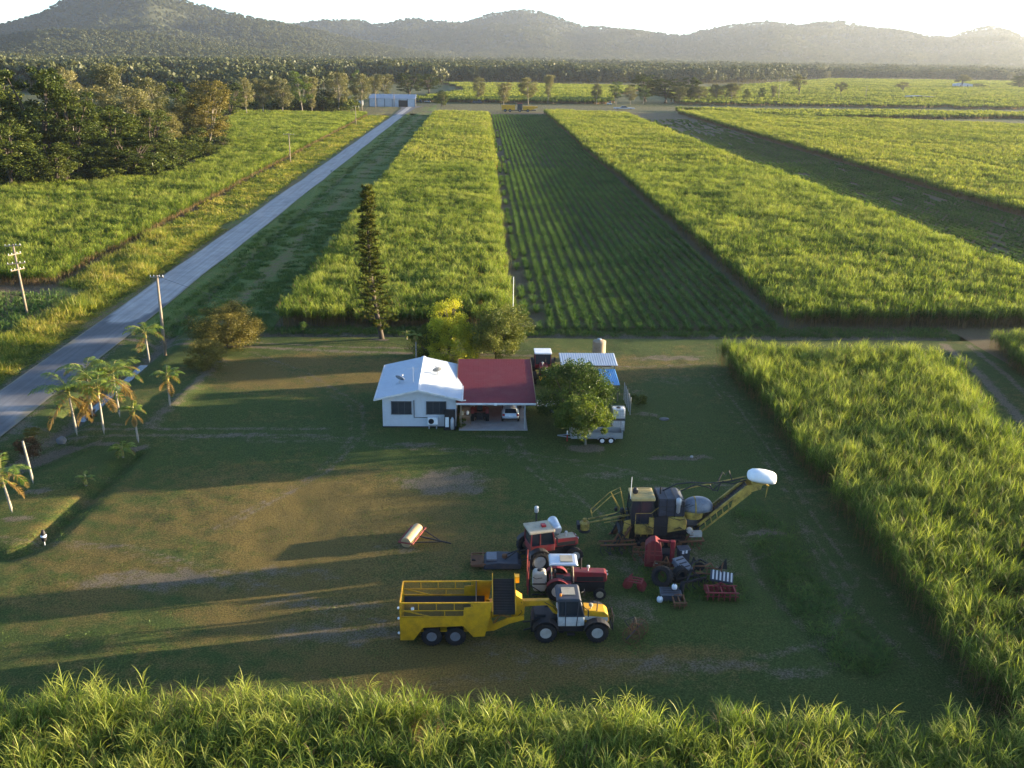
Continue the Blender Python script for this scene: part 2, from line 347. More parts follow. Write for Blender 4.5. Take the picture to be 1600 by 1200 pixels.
def yard_dirt(x, y):
    d = np.zeros_like(x)
    E_ = [(-2.6, 72.5, 3.8, 2.6, .95), (-21.1, 56.6, 5.2, 1.5, .8), (-13.5, 57.6, 4.6, 1.0, .55), (-8.8, 50.6, 5.5, 1.1, .6), (-10, 53.8, 5, .9, .5), (-5.8, 80.6, 1.9, .7, .8),
          (-23, 82.2, 5.5, .6, .75), (-17, 81.0, 6, .5, .45), (20.8, 63.2, 1.6, .5, .8), (20, 59.6, 2, .5, .5), (12, 46.8, 4.5, 1.0, .6), (18, 46.4, 2, .7, .6), (5, 47.6, 5, .9, .45),
          (11.4, 73.4, 4.5, .7, .5), (14.9, 71.2, 2.5, .8, .45), (17.5, 77.5, 2.8, .5, .9), (16.3, 87.8, 1.7, .6, .8), (22.5, 107, 5, 1.0, .75), (21.5, 98.5, 3, 1.6, .35), (9.7, 79.6, 1.9, 1.0, .95),
          (-11.9, 114, 1.2, .6, .9), (1.5, 59.2, 1.6, 1.0, .6), (2.5, 82.0, 3, .6, .7), (8.0, 53, 4, 2.5, .5), (13.5, 59, 4.5, 4, .5), (0, 46, 3, .7, .4), (-2, 52, 2.5, 1.5, .35),
          (-4.9, 61, 1.8, .8, .5), (-35.5, 70.6, 1.1, .6, .9), (-34.9, 66, 1.3, .6, .9), (-35.9, 80.8, 1.2, .6, .9), (-33.6, 80.9, 1.4, .6, .9), (-30.1, 79.7, 1.0, .5, .9), (-36.2, 85.3, .9, .5, .8), (-33.7, 85.3, 1.0, .5, .9),
          (-44, 84, 2.5, 3.5, .7), (16, 95, 2, 3, .35)]
    wx = x+(fbm(x/1.8, y/1.8, 3)-.5)*3; wy = y+(fbm(x/1.8+50, y/1.8, 3)-.5)*2
    for a in E_: d = np.maximum(d, ell(wx, wy, *a[:4], a[4]*.85))
    d = np.maximum(d, .6*bell(seg(x, y, HEDGE1), .9)); d = np.maximum(d, .2*bell(seg(x, y, HEDGE2), .6))
    d = np.maximum(d, .75*bell(seg(x, y, DITCH[0]), 1.0)); d = np.maximum(d, .9*bell(seg(x, y, DITCH[1]), 1.4))
    tr = [(-44, 83.3), (-38, 82.6), (-30, 82.3), (-20, 82.6), (-14, 82.4)]
    d = np.maximum(d, .62*bell(seg(x, y, tr), .35)); d = np.maximum(d, .62*bell(seg(x, y, [(p[0], p[1]+1.6) for p in tr]), .35))
    t2 = [(-43, 113.5), (-38.5, 112.6), (-28, 110.6), (-16, 108.8), (-4, 108.0), (6, 107.5)]
    d = np.maximum(d, .72*bell(seg(x, y, t2), .6)); d = np.maximum(d, .6*bell(seg(x, y, [(p[0], p[1]+1.9) for p in t2]), .4))
    for k, w in ((19.9, .42), (24.6, .45)):
        d = np.maximum(d, w*bell(seg(x, y, [(k, 66), (k-.8, 57), (k+1, 47)]), .35))
    d = np.maximum(d, .25*bell(x-27.0, .8)*(y < 106))
    d = np.maximum(d, .8*bell(y-116.4, .9)*(x > -28)*(x < 60))
    d = np.maximum(d, .6*bell(x+49.3, .7)); d = np.maximum(d, .5*bell(x+42.8, .5))
    d = np.maximum(d, .9*bell(seg(x, y, [(54, 40), (51.5, 77), (56.5, 101), (58, 113)]), .7)); d = np.maximum(d, .7*bell(seg(x, y, [(57, 40), (54.8, 77), (59.5, 101), (61, 113)]), .5))
    for tr_ in ([(-36, 62.5), (-26, 61), (-14, 55), (-6, 50.5), (4, 47.2), (14, 46.8), (20, 49), (24.3, 56), (24.6, 68), (24.9, 84), (24.5, 100)], [(-16, 82), (-8, 79.5), (2, 78.2), (8, 76), (16, 72), (22, 70.5)], [(2, 81.5), (3, 77), (6, 70), (9, 64), (11, 58)], [(-28, 108), (-20, 100), (-13, 90), (-12, 82), (-14, 74), (-20, 64)], [(6, 104), (16, 103), (24, 104)]):
        for off in (-.85, .85): d = np.maximum(d, (.24+.3*fbm(x/2.5+off, y/2.5, 2))*bell(seg(x+off*.5, y, tr_)-.0, .3)*(1) if off < 0 else .50*bell(seg(x, y, [(p[0]+1.4, p[1]+.5) for p in tr_]), .28))
    return d
def yard_dry(x, y):
    d = .50*ell(x, y, -18, 63, 17, 13)+.75*ell(x, y, -18, 101, 16, 7)+.25*ell(x, y, -8, 46, 18, 6)+.5*ell(x, y, 12, 103, 18, 5)+.45*ell(x, y, -6, 60, 12, 14)
    d = d+.5*ell(x, y, 4, 47, 14, 3)-.5*ell(x, y, 14, 78, 11, 14)-.2*ell(x, y, 19, 58, 9, 12)
    d = d+(fbm(x/5, y/3+9, 3)-.5)*.9+.12*np.sin((x*.35+y)*2.6)*(x > -32)*(x < -12)*(y < 72)
    return np.clip(d+.08, 0, 1)
ROADX = (-49.0, -43.1)
grid('lawn', -62, 62, 28, 118, .35, M['lawn'], yard_z, {'dirt': yard_dirt, 'dry': yard_dry}, .03, mask=lambda x, y: (x > ROADX[1]-.4) | (x < ROADX[0]+.4))
def verge_z(x, y):
    z = (fbm(x/5, y/9, 3)-.5)*.3-1.1*bell(x+39.5, 1.5)-.35*bell(x+53.5, 2.0)*(x < -49)-.06*bell(x+28.0, .6)
    return z*np.clip((y-117.9)/3, 0, 1)+yard_z(x, np.minimum(y, 118.0)*np.ones_like(x))*(1-np.clip((y-117.9)/3, 0, 1))
verge_dirt = lambda x, y: np.maximum(np.maximum(.45*bell(x+39.5, .9), .38*bell(x+33.5, 1.3)), np.maximum(.35*bell(x+61.6, .6), .55*bell(x+49.4, .6)))
verge_dry = lambda x, y: np.where(x < -48, .55+(fbm(x/6, y/20, 3)-.5)*.9, .12+.35*bell(x+33.5, 2.0)+(fbm(x/4, y/12, 3)-.5)*.5)
grid('verge', -62.3, -26.0, 117.9, 690, .9, M['rough'], verge_z, {'dirt': verge_dirt, 'dry': verge_dry}, .02, mask=lambda x, y: (x > ROADX[1]-.9) | (x < ROADX[0]+.9))
# road, a crowned strip with a darker newer seal by the drive
def road():
    xs = np.linspace(ROADX[0], ROADX[1], 13); ys = np.concatenate([np.arange(30, 160, .8), np.arange(160, 690, 4.)])
    X, Y = np.meshgrid(xs, ys); wob = (fbm(Y/30, Y*0+3, 2)-.5)*.5*np.abs((X-np.mean(ROADX))/3)
    t = (X-ROADX[0])/(ROADX[1]-ROADX[0]); Z = .10+.06*np.sin(t*math.pi)
    idx = np.arange(X.size).reshape(X.shape); Fq = np.stack([idx[:-1, :-1], idx[:-1, 1:], idx[1:, 1:], idx[1:, :-1]], -1).reshape(-1, 4)
    old = np.clip((Y-120-(np.abs(t-.45)*2)**4*14)/1.0, 0, 1)
    old = np.maximum(old, .55*np.clip(1-np.abs(Y-111.5-3*t)/2.5, 0, 1)); old = np.maximum(old, .75*np.clip(1-np.abs(Y-91.5+4*t)/3.2, 0, 1))
    edge = np.clip(np.abs(t-.5)*2, 0, 1)**6+.55*(old > .3)*(Y < 119)
    me = mesh_np('road', np.stack([(X+wob).ravel(), Y.ravel(), Z.ravel()], -1), Fq, M['road'], {'old': old.ravel(), 'edge': edge.ravel()}, smooth=True)
    tag(link('road', me), kind='structure')
road()
# the wide country: one sheet to the horizon
def country():
    r = np.concatenate([[0], np.geomspace(60, 9000, 60)]); a = np.linspace(0, 2*math.pi, 97)[:-1]
    V = [(0, 0, -.35)]
    for q in r[1:]:
        for b in a: V.append((q*math.sin(b), 300+q*math.cos(b), -.35))
    n = len(a); Fq = [(1+i*n+k, 1+(i+1)*n+k, 1+(i+1)*n+(k+1) % n, 1+i*n+(k+1) % n) for i in range(len(r)-2) for k in range(n)]
    T = [(0, 1+k, 1+(k+1) % n) for k in range(n)]
    V = np.array(V); X, Y = V[:, 0], V[:, 1]; V[np.hypot(X, Y-300) < 420, 2] = -2.2
    me = mesh_np('ground', V, [np.array(Fq), np.array(T)], M['farg'], {'dirt': np.full(len(V), .1), 'dry': np.full(len(V), .35)})
    tag(link('ground', me), kind='structure')
country()
def sheet(name, pts, z, mat, dirt=.2, dry=.2, step=None):
    pts = [(p[0], p[1]) for p in pts]
    V = [(x, y, z) for x, y in pts]
    me = bpy.data.meshes.new(name); me.from_pydata(V, [], [tuple(range(len(V)))]); me.materials.append(mat)
    for k, v in (('dirt', dirt), ('dry', dry)):
        at = me.attributes.new(k, 'FLOAT', 'POINT'); at.data.foreach_set('value', np.full(len(V), v, np.float32))
    me.update(); return tag(link(name, me), kind='structure')
sheet('field_ground', [(-26.2, 117.5), (62.5, 117.5), (62.5, 118.1), (140, 118.1), (140, 640), (-26.2, 640)], -.02, M['soil'], .15, .3)
sheet('track', [(-140, 600), (-62.2, 560), (-40, 585), (40, 622), (420, 655), (900, 680), (900, 715), (420, 700), (-140, 712)], .01, M['farg'], .34, .45)
sheet('drive_to_shed', [(-49, 560), (-43.1, 560), (-41.5, 640), (-38, 668), (-55, 672), (-50, 640)], .14, M['road'], 0, 0)
sheet('field_ground', [(-300, 118), (-62.2, 118), (-62.2, 600), (-300, 600)], .0, M['soil'], .35, .6)
sheet('field_ground', [(-300, 40), (-61.9, 40), (-61.9, 118.2), (-300, 118.2)], -.01, M['rough'], .2, .4)
sheet('field_ground', [(61.9, 28), (200, 28), (200, 118), (61.9, 118)], -.01, M['soil'], .2, .4)
sheet('field_ground', [(140, 118.1), (900, 118.1), (900, 640), (140, 640)], -.03, M['farg'], .2, .4)
# ------------------------------------------------------------------ leaves, patches, scattering
def ribbons(P, az, el, L, w, droop, tint, seg=3, r=None):
    """arched blades: start P (n,3), azimuth, elevation, length, width, droop (radians turned down over the length)"""
    r = r or rng; n = len(P)
    t = np.linspace(0, 1, seg+1)
    pos = np.array(P, float); out = [pos.copy()]
    side = np.stack([-np.sin(az), np.cos(az), np.zeros(n)], -1)
    for k in range(seg):
        e = el-droop*(t[k]+t[k+1])/2
        d = np.stack([np.cos(e)*np.cos(az), np.cos(e)*np.sin(az), np.sin(e)], -1)
        pos = pos+d*(L/seg)[:, None]; out.append(pos.copy())
    wid = np.array([.55, 1., .8, .12]) if seg == 3 else np.interp(t, [0, .3, .7, 1], [.6, 1, .75, .1])
    tw = r.uniform(-.5, .5, n)
    V = np.zeros((n, seg+1, 2, 3))
    for k in range(seg+1):
        s = side.copy(); s[:, 2] += tw; o = s*(w*wid[k]/2)[:, None]
        V[:, k, 0] = out[k]-o; V[:, k, 1] = out[k]+o
    b = np.arange(n)[:, None]*(seg+1)*2+np.arange(seg)[None]*2
    Fq = np.stack([b, b+1, b+3, b+2], -1).reshape(-1, 4)
    return V.reshape(-1, 3), Fq, np.repeat(tint, (seg+1)*2)
def join(parts):
    Vs, Fs, Ts = [], [], []; o = 0
    for V, Fq, T in parts: Vs.append(V); Fs.append(Fq+o); Ts.append(T); o += len(V)
    return np.concatenate(Vs), np.concatenate(Fs), np.concatenate(Ts)
def cane_patch(seed, sx, sy, h, nst, nleaf, w, dead=.25, lean=.12, seg=3):
    r = np.random.default_rng(seed); parts = []
    # stools grouped in tufts, stalk by stalk
    nt_ = max(2, int(nst/4)); tx = r.uniform(-sx/2, sx/2, nt_); ty = r.uniform(-sy/2, sy/2, nt_); th = r.normal(1, .11, nt_).clip(.74, 1.2)
    j = r.integers(0, nt_, nst); x = tx[j]+r.normal(0, .3, nst); y = ty[j]+r.normal(0, .3, nst)
    hh = h*th[j]*r.normal(1, .05, nst); la = r.uniform(0, 6.28, nst); lm = np.abs(r.normal(0, lean, nst))
    topx = x+np.cos(la)*lm*hh; topy = y+np.sin(la)*lm*hh
    # stalks
    P = np.stack([x, y, np.zeros(nst)], -1)
    parts.append(ribbons(P, la, np.pi/2-lm, hh*.66, np.full(nst, w*.9), np.zeros(nst), np.full(nst, .93), 2, r))
    # leaves
    n = nst*nleaf; k = np.repeat(np.arange(nst), nleaf); f = np.tile(np.linspace(0, 1, nleaf), nst)+r.normal(0, .05, n)
    z0 = hh[k]*(.38+.32*f); q = z0/hh[k]
    P = np.stack([x[k]+(topx[k]-x[k])*q, y[k]+(topy[k]-y[k])*q, z0], -1)
    el = R_(66)+f*R_(19)+r.normal(0, .12, n); L = h*(.30+.11*r.random(n))*(1-.12*f)
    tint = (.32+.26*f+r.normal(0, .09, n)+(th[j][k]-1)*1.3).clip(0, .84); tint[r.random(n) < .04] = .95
    parts.append(ribbons(P, r.uniform(0, 6.28, n), el, L, w*r.uniform(.7, 1.2, n), R_(40)+r.random(n)**1.5*R_(85), tint, seg, r))
    # hanging dead leaves low on the stalks
    n = int(nst*nleaf*dead); k = r.integers(0, nst, n); z0 = hh[k]*r.uniform(.08, .48, n)
    P = np.stack([x[k], y[k], z0], -1)
    parts.append(ribbons(P, r.uniform(0, 6.28, n), r.normal(-.2, .4, n), h*.22*r.uniform(.6, 1.2, n), w*r.uniform(.6, 1, n), R_(50)*r.random(n), np.where(r.random(n) < .55, r.uniform(.93, 1, n), r.uniform(.1, .4, n)), 2, r))
    return join(parts)
def protos(name, mat, gens):
    out = []
    for V, Fq, T in gens:
        me = mesh_np(name, V, Fq, mat, {'tint': T}); o = bpy.data.objects.new(name, me); out.append(o)
    return out
def scatter(name, protos_, P, rot, scl, label, cat, idx=None, kind='stuff', tilt=None):
    """one object: the meshes in protos_ set out on the points P by geometry nodes"""
    P = np.asarray(P, np.float32); n = len(P)
    me = bpy.data.meshes.new(name); me.vertices.add(n); me.vertices.foreach_set('co', P.ravel())
    E3 = np.zeros((n, 3), np.float32); E3[:, 2] = rot
    if tilt is not None: E3[:, 0] = tilt[0]; E3[:, 1] = tilt[1]
    S = np.asarray(scl, np.float32)
    if S.ndim == 1: S = np.repeat(S[:, None], 3, 1)
    a = me.attributes.new('rot', 'FLOAT_VECTOR', 'POINT'); a.data.foreach_set('vector', E3.ravel())
    a = me.attributes.new('scl', 'FLOAT_VECTOR', 'POINT'); a.data.foreach_set('vector', S.ravel())
    a = me.attributes.new('idx', 'INT', 'POINT'); a.data.foreach_set('value', (idx if idx is not None else rng.integers(0, len(protos_), n)).astype(np.int32))
    o = link(name, me)
    ng = bpy.data.node_groups.new(name, 'GeometryNodeTree')
    ng.interface.new_socket('Geometry', in_out='INPUT', socket_type='NodeSocketGeometry'); ng.interface.new_socket('Geometry', in_out='OUTPUT', socket_type='NodeSocketGeometry')
    gi = ng.nodes.new('NodeGroupInput'); go = ng.nodes.new('NodeGroupOutput')
    ip = ng.nodes.new('GeometryNodeInstanceOnPoints'); jn = ng.nodes.new('GeometryNodeJoinGeometry')
    for p in reversed(protos_):
        oi = ng.nodes.new('GeometryNodeObjectInfo'); oi.inputs['Object'].default_value = p; oi.inputs['As Instance'].default_value = True
        ng.links.new(oi.outputs['Geometry'], jn.inputs[0])
    def at(nm, typ):
        q = ng.nodes.new('GeometryNodeInputNamedAttribute'); q.data_type = typ; q.inputs['Name'].default_value = nm; return q.outputs[0]
    ng.links.new(gi.outputs[0], ip.inputs['Points']); ng.links.new(jn.outputs[0], ip.inputs['Instance'])
    ip.inputs['Pick Instance'].default_value = True
    ng.links.new(at('idx', 'INT'), ip.inputs['Instance Index']); ng.links.new(at('scl', 'FLOAT_VECTOR'), ip.inputs['Scale'])
    er = ng.nodes.new('FunctionNodeEulerToRotation'); ng.links.new(at('rot', 'FLOAT_VECTOR'), er.inputs[0]); ng.links.new(er.outputs[0], ip.inputs['Rotation'])
    ng.links.new(ip.outputs[0], go.inputs[0])
    md = o.modifiers.new('scatter', 'NODES'); md.node_group = ng
    return tag(o, label, cat, None, kind)
def inpoly(x, y, poly):
    c = np.zeros(np.shape(x), bool); n = len(poly)
    for i in range(n):
        x1, y1 = poly[i]; x2, y2 = poly[(i+1) % n]
        if y1 == y2: continue
        k = ((y1 > y) != (y2 > y)) & (x < (x2-x1)*(y-y1)/(y2-y1)+x1); c ^= k
    return c
def gridpts(poly, sx, sy, jx=.1, jy=.3):
    p = np.array(poly); x0, y0 = p.min(0); x1, y1 = p.max(0)
    X, Y = np.meshgrid(np.arange(x0+sx/2, x1, sx), np.arange(y0+sy/2, y1, sy)); X = X.ravel(); Y = Y.ravel()
    X = X+rng.uniform(-jx, jx, len(X))*sx; Y = Y+rng.uniform(-jy, jy, len(Y))*sy
    k = inpoly(X, Y, poly); return X[k], Y[k]
def field(poly, pr, sx, sy, label, hs=1., gaps=.0, z=0., zvar=.11, cat='sugar cane', name='sugar_cane', nsc=6., turn=True):
    X, Y = gridpts(poly, sx, sy); n = len(X)
    f = fbm(X/nsc, Y/nsc, 3)
    f2 = fbm(X/1.7+40, Y/1.7, 2)
    k = (f2 > gaps*.45) | (rng.random(n) > .6) if gaps else np.ones(n, bool)
    X, Y, f, f2 = X[k], Y[k], f[k], f2[k]; n = len(X)
    s = hs*(1+(f-.5)*2*zvar*1.6+(f2-.5)*zvar*1.8+rng.normal(0, zvar*.35, n))
    rot = rng.choice([0, np.pi], n)+rng.normal(0, .1, n) if turn is False else rng.uniform(0, 6.28, n)
    xy = rng.uniform(.95, 1.12, n)
    return scatter(name, pr, np.stack([X, Y, np.full(n, z)], -1), rot, np.stack([xy, xy, s], -1), label, cat)
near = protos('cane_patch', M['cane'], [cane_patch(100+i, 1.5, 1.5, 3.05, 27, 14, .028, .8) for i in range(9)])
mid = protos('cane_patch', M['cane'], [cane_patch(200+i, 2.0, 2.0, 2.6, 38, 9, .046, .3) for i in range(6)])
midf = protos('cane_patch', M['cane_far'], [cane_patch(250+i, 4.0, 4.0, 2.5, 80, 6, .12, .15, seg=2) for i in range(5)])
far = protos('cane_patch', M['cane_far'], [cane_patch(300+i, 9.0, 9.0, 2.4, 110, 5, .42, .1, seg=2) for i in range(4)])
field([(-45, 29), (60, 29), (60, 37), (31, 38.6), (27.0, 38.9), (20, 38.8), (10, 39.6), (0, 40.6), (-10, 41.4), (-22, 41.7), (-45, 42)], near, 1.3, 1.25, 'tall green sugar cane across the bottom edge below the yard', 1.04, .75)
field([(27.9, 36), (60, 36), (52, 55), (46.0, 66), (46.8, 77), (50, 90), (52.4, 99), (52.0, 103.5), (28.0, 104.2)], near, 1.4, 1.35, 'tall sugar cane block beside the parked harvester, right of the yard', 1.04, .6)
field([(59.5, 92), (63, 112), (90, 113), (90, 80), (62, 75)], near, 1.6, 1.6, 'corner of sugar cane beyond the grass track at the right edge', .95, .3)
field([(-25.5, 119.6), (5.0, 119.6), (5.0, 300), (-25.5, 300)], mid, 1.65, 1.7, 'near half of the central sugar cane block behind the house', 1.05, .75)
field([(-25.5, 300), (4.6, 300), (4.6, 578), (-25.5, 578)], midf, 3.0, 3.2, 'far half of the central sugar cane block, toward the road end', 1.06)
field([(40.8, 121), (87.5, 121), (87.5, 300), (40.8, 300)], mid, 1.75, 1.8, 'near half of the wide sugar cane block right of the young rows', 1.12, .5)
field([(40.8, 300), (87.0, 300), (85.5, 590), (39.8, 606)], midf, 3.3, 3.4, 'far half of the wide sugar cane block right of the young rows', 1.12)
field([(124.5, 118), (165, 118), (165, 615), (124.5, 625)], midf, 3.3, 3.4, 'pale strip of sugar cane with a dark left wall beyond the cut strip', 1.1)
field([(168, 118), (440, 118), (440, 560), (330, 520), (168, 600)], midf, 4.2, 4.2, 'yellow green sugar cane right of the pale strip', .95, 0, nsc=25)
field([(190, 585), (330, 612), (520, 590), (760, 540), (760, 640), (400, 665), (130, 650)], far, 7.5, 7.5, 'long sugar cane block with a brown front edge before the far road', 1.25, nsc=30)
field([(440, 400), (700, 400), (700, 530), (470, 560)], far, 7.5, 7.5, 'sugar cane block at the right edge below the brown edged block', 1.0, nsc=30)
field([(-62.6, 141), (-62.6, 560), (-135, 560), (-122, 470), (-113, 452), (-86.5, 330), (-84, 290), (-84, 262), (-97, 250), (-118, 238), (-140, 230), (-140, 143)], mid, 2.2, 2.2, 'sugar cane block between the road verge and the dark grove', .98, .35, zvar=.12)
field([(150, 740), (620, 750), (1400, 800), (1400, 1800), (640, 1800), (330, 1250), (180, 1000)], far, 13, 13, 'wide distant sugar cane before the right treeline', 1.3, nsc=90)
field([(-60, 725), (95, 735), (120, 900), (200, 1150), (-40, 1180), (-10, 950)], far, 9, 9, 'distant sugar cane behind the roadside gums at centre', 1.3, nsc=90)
# dark low regrowth in the lower left corner
lowp = protos('regrowth_patch', M['young'], [cane_patch(350+i, 1.6, 1.6, 1.0, 14, 6, .06, .1, .3) for i in range(3)])
field([(-57.5, 122.5), (-58.5, 135), (-90, 136), (-90, 100), (-61, 100)], lowp, 1.4, 1.4, 'low dark green regrowth at the left edge beside the pole', 1.0, name='cane_regrowth', cat='regrowth')
# young cane in rows
def row_patch(seed, L, h, w, nst, nleaf, sp):
    r = np.random.default_rng(seed); n = nst*nleaf; ns = nst
    y = r.uniform(-L/2, L/2, ns); x = r.normal(0, sp, ns); k = np.repeat(np.arange(ns), nleaf)
    P = np.stack([x[k], y[k], r.uniform(0, .2, n)*h], -1)
    return ribbons(P, r.uniform(0, 6.28, n), R_(70)+r.normal(0, .2, n), h*r.uniform(.8, 1.3, n), w*r.uniform(.7, 1.2, n), R_(40)+R_(80)*r.random(n), (.35+r.normal(0, .14, n)).clip(0, .84), 3, r)
rowp = protos('young_row', M['young'], [row_patch(400+i, 3.0, .82, .055, 19, 11, .10) for i in range(5)])
rowf = protos('young_row', M['young'], [row_patch(420+i, 8.0, .72, .11, 34, 9, .11) for i in range(4)])
def rows(x0, x1, y0, y1, dx, L, pr, label, thin=None, hs=1.0):
    X, Y = np.meshgrid(np.arange(x0, x1, dx), np.arange(y0+L/2, y1, L*.93)); X, Y = X.ravel(), Y.ravel()
    if thin is not None:
        k = rng.random(len(X)) < thin(X, Y); X, Y = X[k], Y[k]
    n = len(X); s = hs*(.85+.5*fbm(X/5, Y/9, 2)); rot = np.where(rng.random(n) < .5, 0, np.pi)
    scatter('young_cane', pr, np.stack([X+rng.normal(0, .05, n), Y, np.full(n, 0.)], -1), rot, np.stack([s*.9+.1, np.ones(n), s], -1), label, 'young cane')
th = lambda X, Y: np.clip((X-5.5)/3.5+(fbm(X/3, Y/12, 2)-.45)*1.3, .55, 1)
rows(6.2, 39.5, 118.5, 300, 1.62, 3.0, rowp, 'young cane in long straight rows between the two tall blocks, near half', th)
rows(6.2, 39.0, 300, 585, 1.62, 8.0, rowf, 'young cane in long straight rows between the two tall blocks, far half', th)
rows(88.5, 123.5, 150, 330, 1.62, 8.0, rowf, 'low regrown cane on the cut strip, near half', lambda X, Y: np.full(len(X), .95), .75)
rows(88.0, 123.5, 330, 560, 1.62, 8.0, rowf, 'low regrown cane on the cut strip, far half', lambda X, Y: np.clip(1.25-(Y-330)/260-(X-88)*.0, .2, 1), .6)
# verge and rough grass
def grass_patch(seed, s, h, w, n, tmean=.45):
    r = np.random.default_rng(seed); P = np.stack([r.uniform(-s/2, s/2, n), r.uniform(-s/2, s/2, n), np.zeros(n)], -1)
    return ribbons(P, r.uniform(0, 6.28, n), R_(72)+r.normal(0, .2, n), h*r.uniform(.6, 1.25, n), w*r.uniform(.7, 1.3, n), R_(30)+R_(70)*r.random(n), (tmean+r.normal(0, .15, n)).clip(0, .84), 2, r)
gp = protos('grass_patch', M['grass'], [grass_patch(500+i, 1.6, .85, .06, 110) for i in range(5)])
gpf = protos('grass_patch', M['grass'], [grass_patch(520+i, 4., .7, .14, 170) for i in range(4)])
wp = protos('weed_patch', M['weed'], [grass_patch(540+i, 1.6, .5, .05, 110, .4) for i in range(5)])
wpf = protos('weed_patch', M['weed'], [grass_patch(560+i, 3.5, .45, .12, 150, .4) for i in range(4)])
def grassf(poly, pr, s, label, dens, hs, zf=lambda x, y: 0*x, name='tall_grass'):
    X, Y = gridpts(poly, s, s, .4, .4); k = rng.random(len(X)) < dens(X, Y); X, Y = X[k], Y[k]; n = len(X)
    sc_ = hs(X, Y)*rng.uniform(.8, 1.2, n)
    scatter(name, pr, np.stack([X, Y, zf(X, Y)], -1), rng.uniform(0, 6.28, n), np.stack([np.ones(n), np.ones(n), sc_], -1), label, 'grass')
hgt = lambda x, y: (.55+1.5*fbm(x/3.5, y/6, 3)**1.5*1.6)*np.clip((-50.3-x)/2.2, .25, 1)
grassf([(-50.2, 62), (-50.2, 190), (-61.8, 190), (-61.8, 142), (-56.5, 138), (-56.8, 122), (-60, 100), (-66, 62)], gp, 1.05, 'tall yellow green grass on the near verge left of the road', lambda x, y: np.clip(.55+1.0*fbm(x/4, y/7, 2), 0, 1), hgt, lambda x, y: 0*x-.02)
grassf([(-50.6, 190), (-50.6, 560), (-61.8, 560), (-61.8, 190)], gpf, 2.6, 'golden grass strip on the far verge left of the road', lambda x, y: .9+0*x, lambda x, y: .6+1.0*fbm(x/4, y/9, 2))
vz = lambda x, y: np.where(y > 118, verge_z(x, y), yard_z(x, y))-.02
grassf([(-42.0, 117), (-27.2, 117), (-27.2, 215), (-42.0, 215)], wp, 1.25, 'rough low grass beside the ditch right of the road, near end', lambda x, y: np.clip(.25+.8*fbm(x/3, y/6, 2)-.5*bell(x+33.5, 1.4), 0, 1), lambda x, y: .35+1.1*fbm(x/2.5, y/5, 2), vz, 'rough_grass')
grassf([(-42.4, 215), (-27.2, 215), (-27.2, 575), (-42.4, 575)], wpf, 3.0, 'rough low grass beside the ditch right of the road, far end', lambda x, y: .5-.4*bell(x+33.5, 1.4), lambda x, y: .3+.6*fbm(x/2.5, y/5, 2), vz, 'rough_grass')
grassf([(-27, 116.9), (61, 116.9), (61, 120.2), (-27, 119.4)], wp, .9, 'uncut grass lining the drain at the front of the cane blocks', lambda x, y: .85+0*x, lambda x, y: .5+1.1*fbm(x/2, y/2, 2), lambda x, y: -.15+0*x, 'rough_grass')
grassf([(20.5, 67), (22.9, 67), (22.6, 57), (24.6, 46.8), (21.4, 46.5), (20.2, 57)], wp, .8, 'dark weeds on the low mound beside the tall cane', lambda x, y: .55+0*x, lambda x, y: .35+.5*fbm(x/1, y/1, 2), yard_z, 'rough_grass')
lz = lambda x, y: yard_z(x, y)-.03
grassf([(-42, 40), (26, 40), (26, 83), (-42, 83)], protos('turf_patch', M['weed'], [grass_patch(580+i, 1.5, .12, .035, 110, .45) for i in range(4)]), 1.5, 'short tufts in the mown lawn nearest the camera', lambda x, y: np.clip(1.1-yard_dirt(x, y)*1.3, 0, 1)*(.35+.6*fbm(x/3, y/2, 2)), lambda x, y: .6+.8*fbm(x/2, y/2, 2), lz, 'lawn_tufts')

# ------------------------------------------------------------------ hills with their forest
M['hill'] = barkmat('hill_ground', (.03, .038, .016), (.05, .052, .022), .01)
def ridge(name, sky_pts, D, Wf, Wb, amp, seed, px0, px1, npx=260):
    pxs = np.linspace(px0, px1, npx); sp = np.array(sky_pts, float)
    az = []; tn = []
    for p in pxs:
        a, e = ray(p, np.interp(p, sp[:, 0], sp[:, 1])); az.append(a); tn.append(e)
    az = np.array(az); tn = np.array(tn)
    t = np.linspace(-1, 1, 90); r = np.where(t < 0, D+t*Wf, D+t*Wb)
    A, Rr = np.meshgrid(az, r); T = np.repeat(t[:, None], len(az), 1)
    X = Rr*np.sin(A); Y = Rr*np.cos(A)
    shape = np.clip(1-np.abs(T), 0, 1)**1.15*(1+.0*T)
    s1 = 1-np.abs(2*fbm(X/800+seed, Y/800, 3)-1); s2 = 1-np.abs(2*fbm(X/300+seed, Y/300+4, 3)-1)
    prof = shape*(1-amp+amp*(.7*s1+.3*s2)*1.3)
    # scale every bearing so that its silhouette meets the skyline
    top = np.maximum(CAM_H+tn*D, 1.0)
    for _ in range(6):
        Zt = prof*top[None]; ang = ((Zt-CAM_H)/Rr).max(0); top = np.maximum(top+(tn-ang)*D*.9, .5)
    Z = prof*top[None]-3
    me_v = np.stack([X.ravel(), Y.ravel(), Z.ravel()], -1); idx = np.arange(X.size).reshape(X.shape)
    Fq = np.stack([idx[:-1, :-1], idx[:-1, 1:], idx[1:, 1:], idx[1:, :-1]], -1).reshape(-1, 4)
    tag(link('hills', mesh_np('hills', me_v, Fq, M['hill'], smooth=True)), kind='structure')
    return X, Y, Z
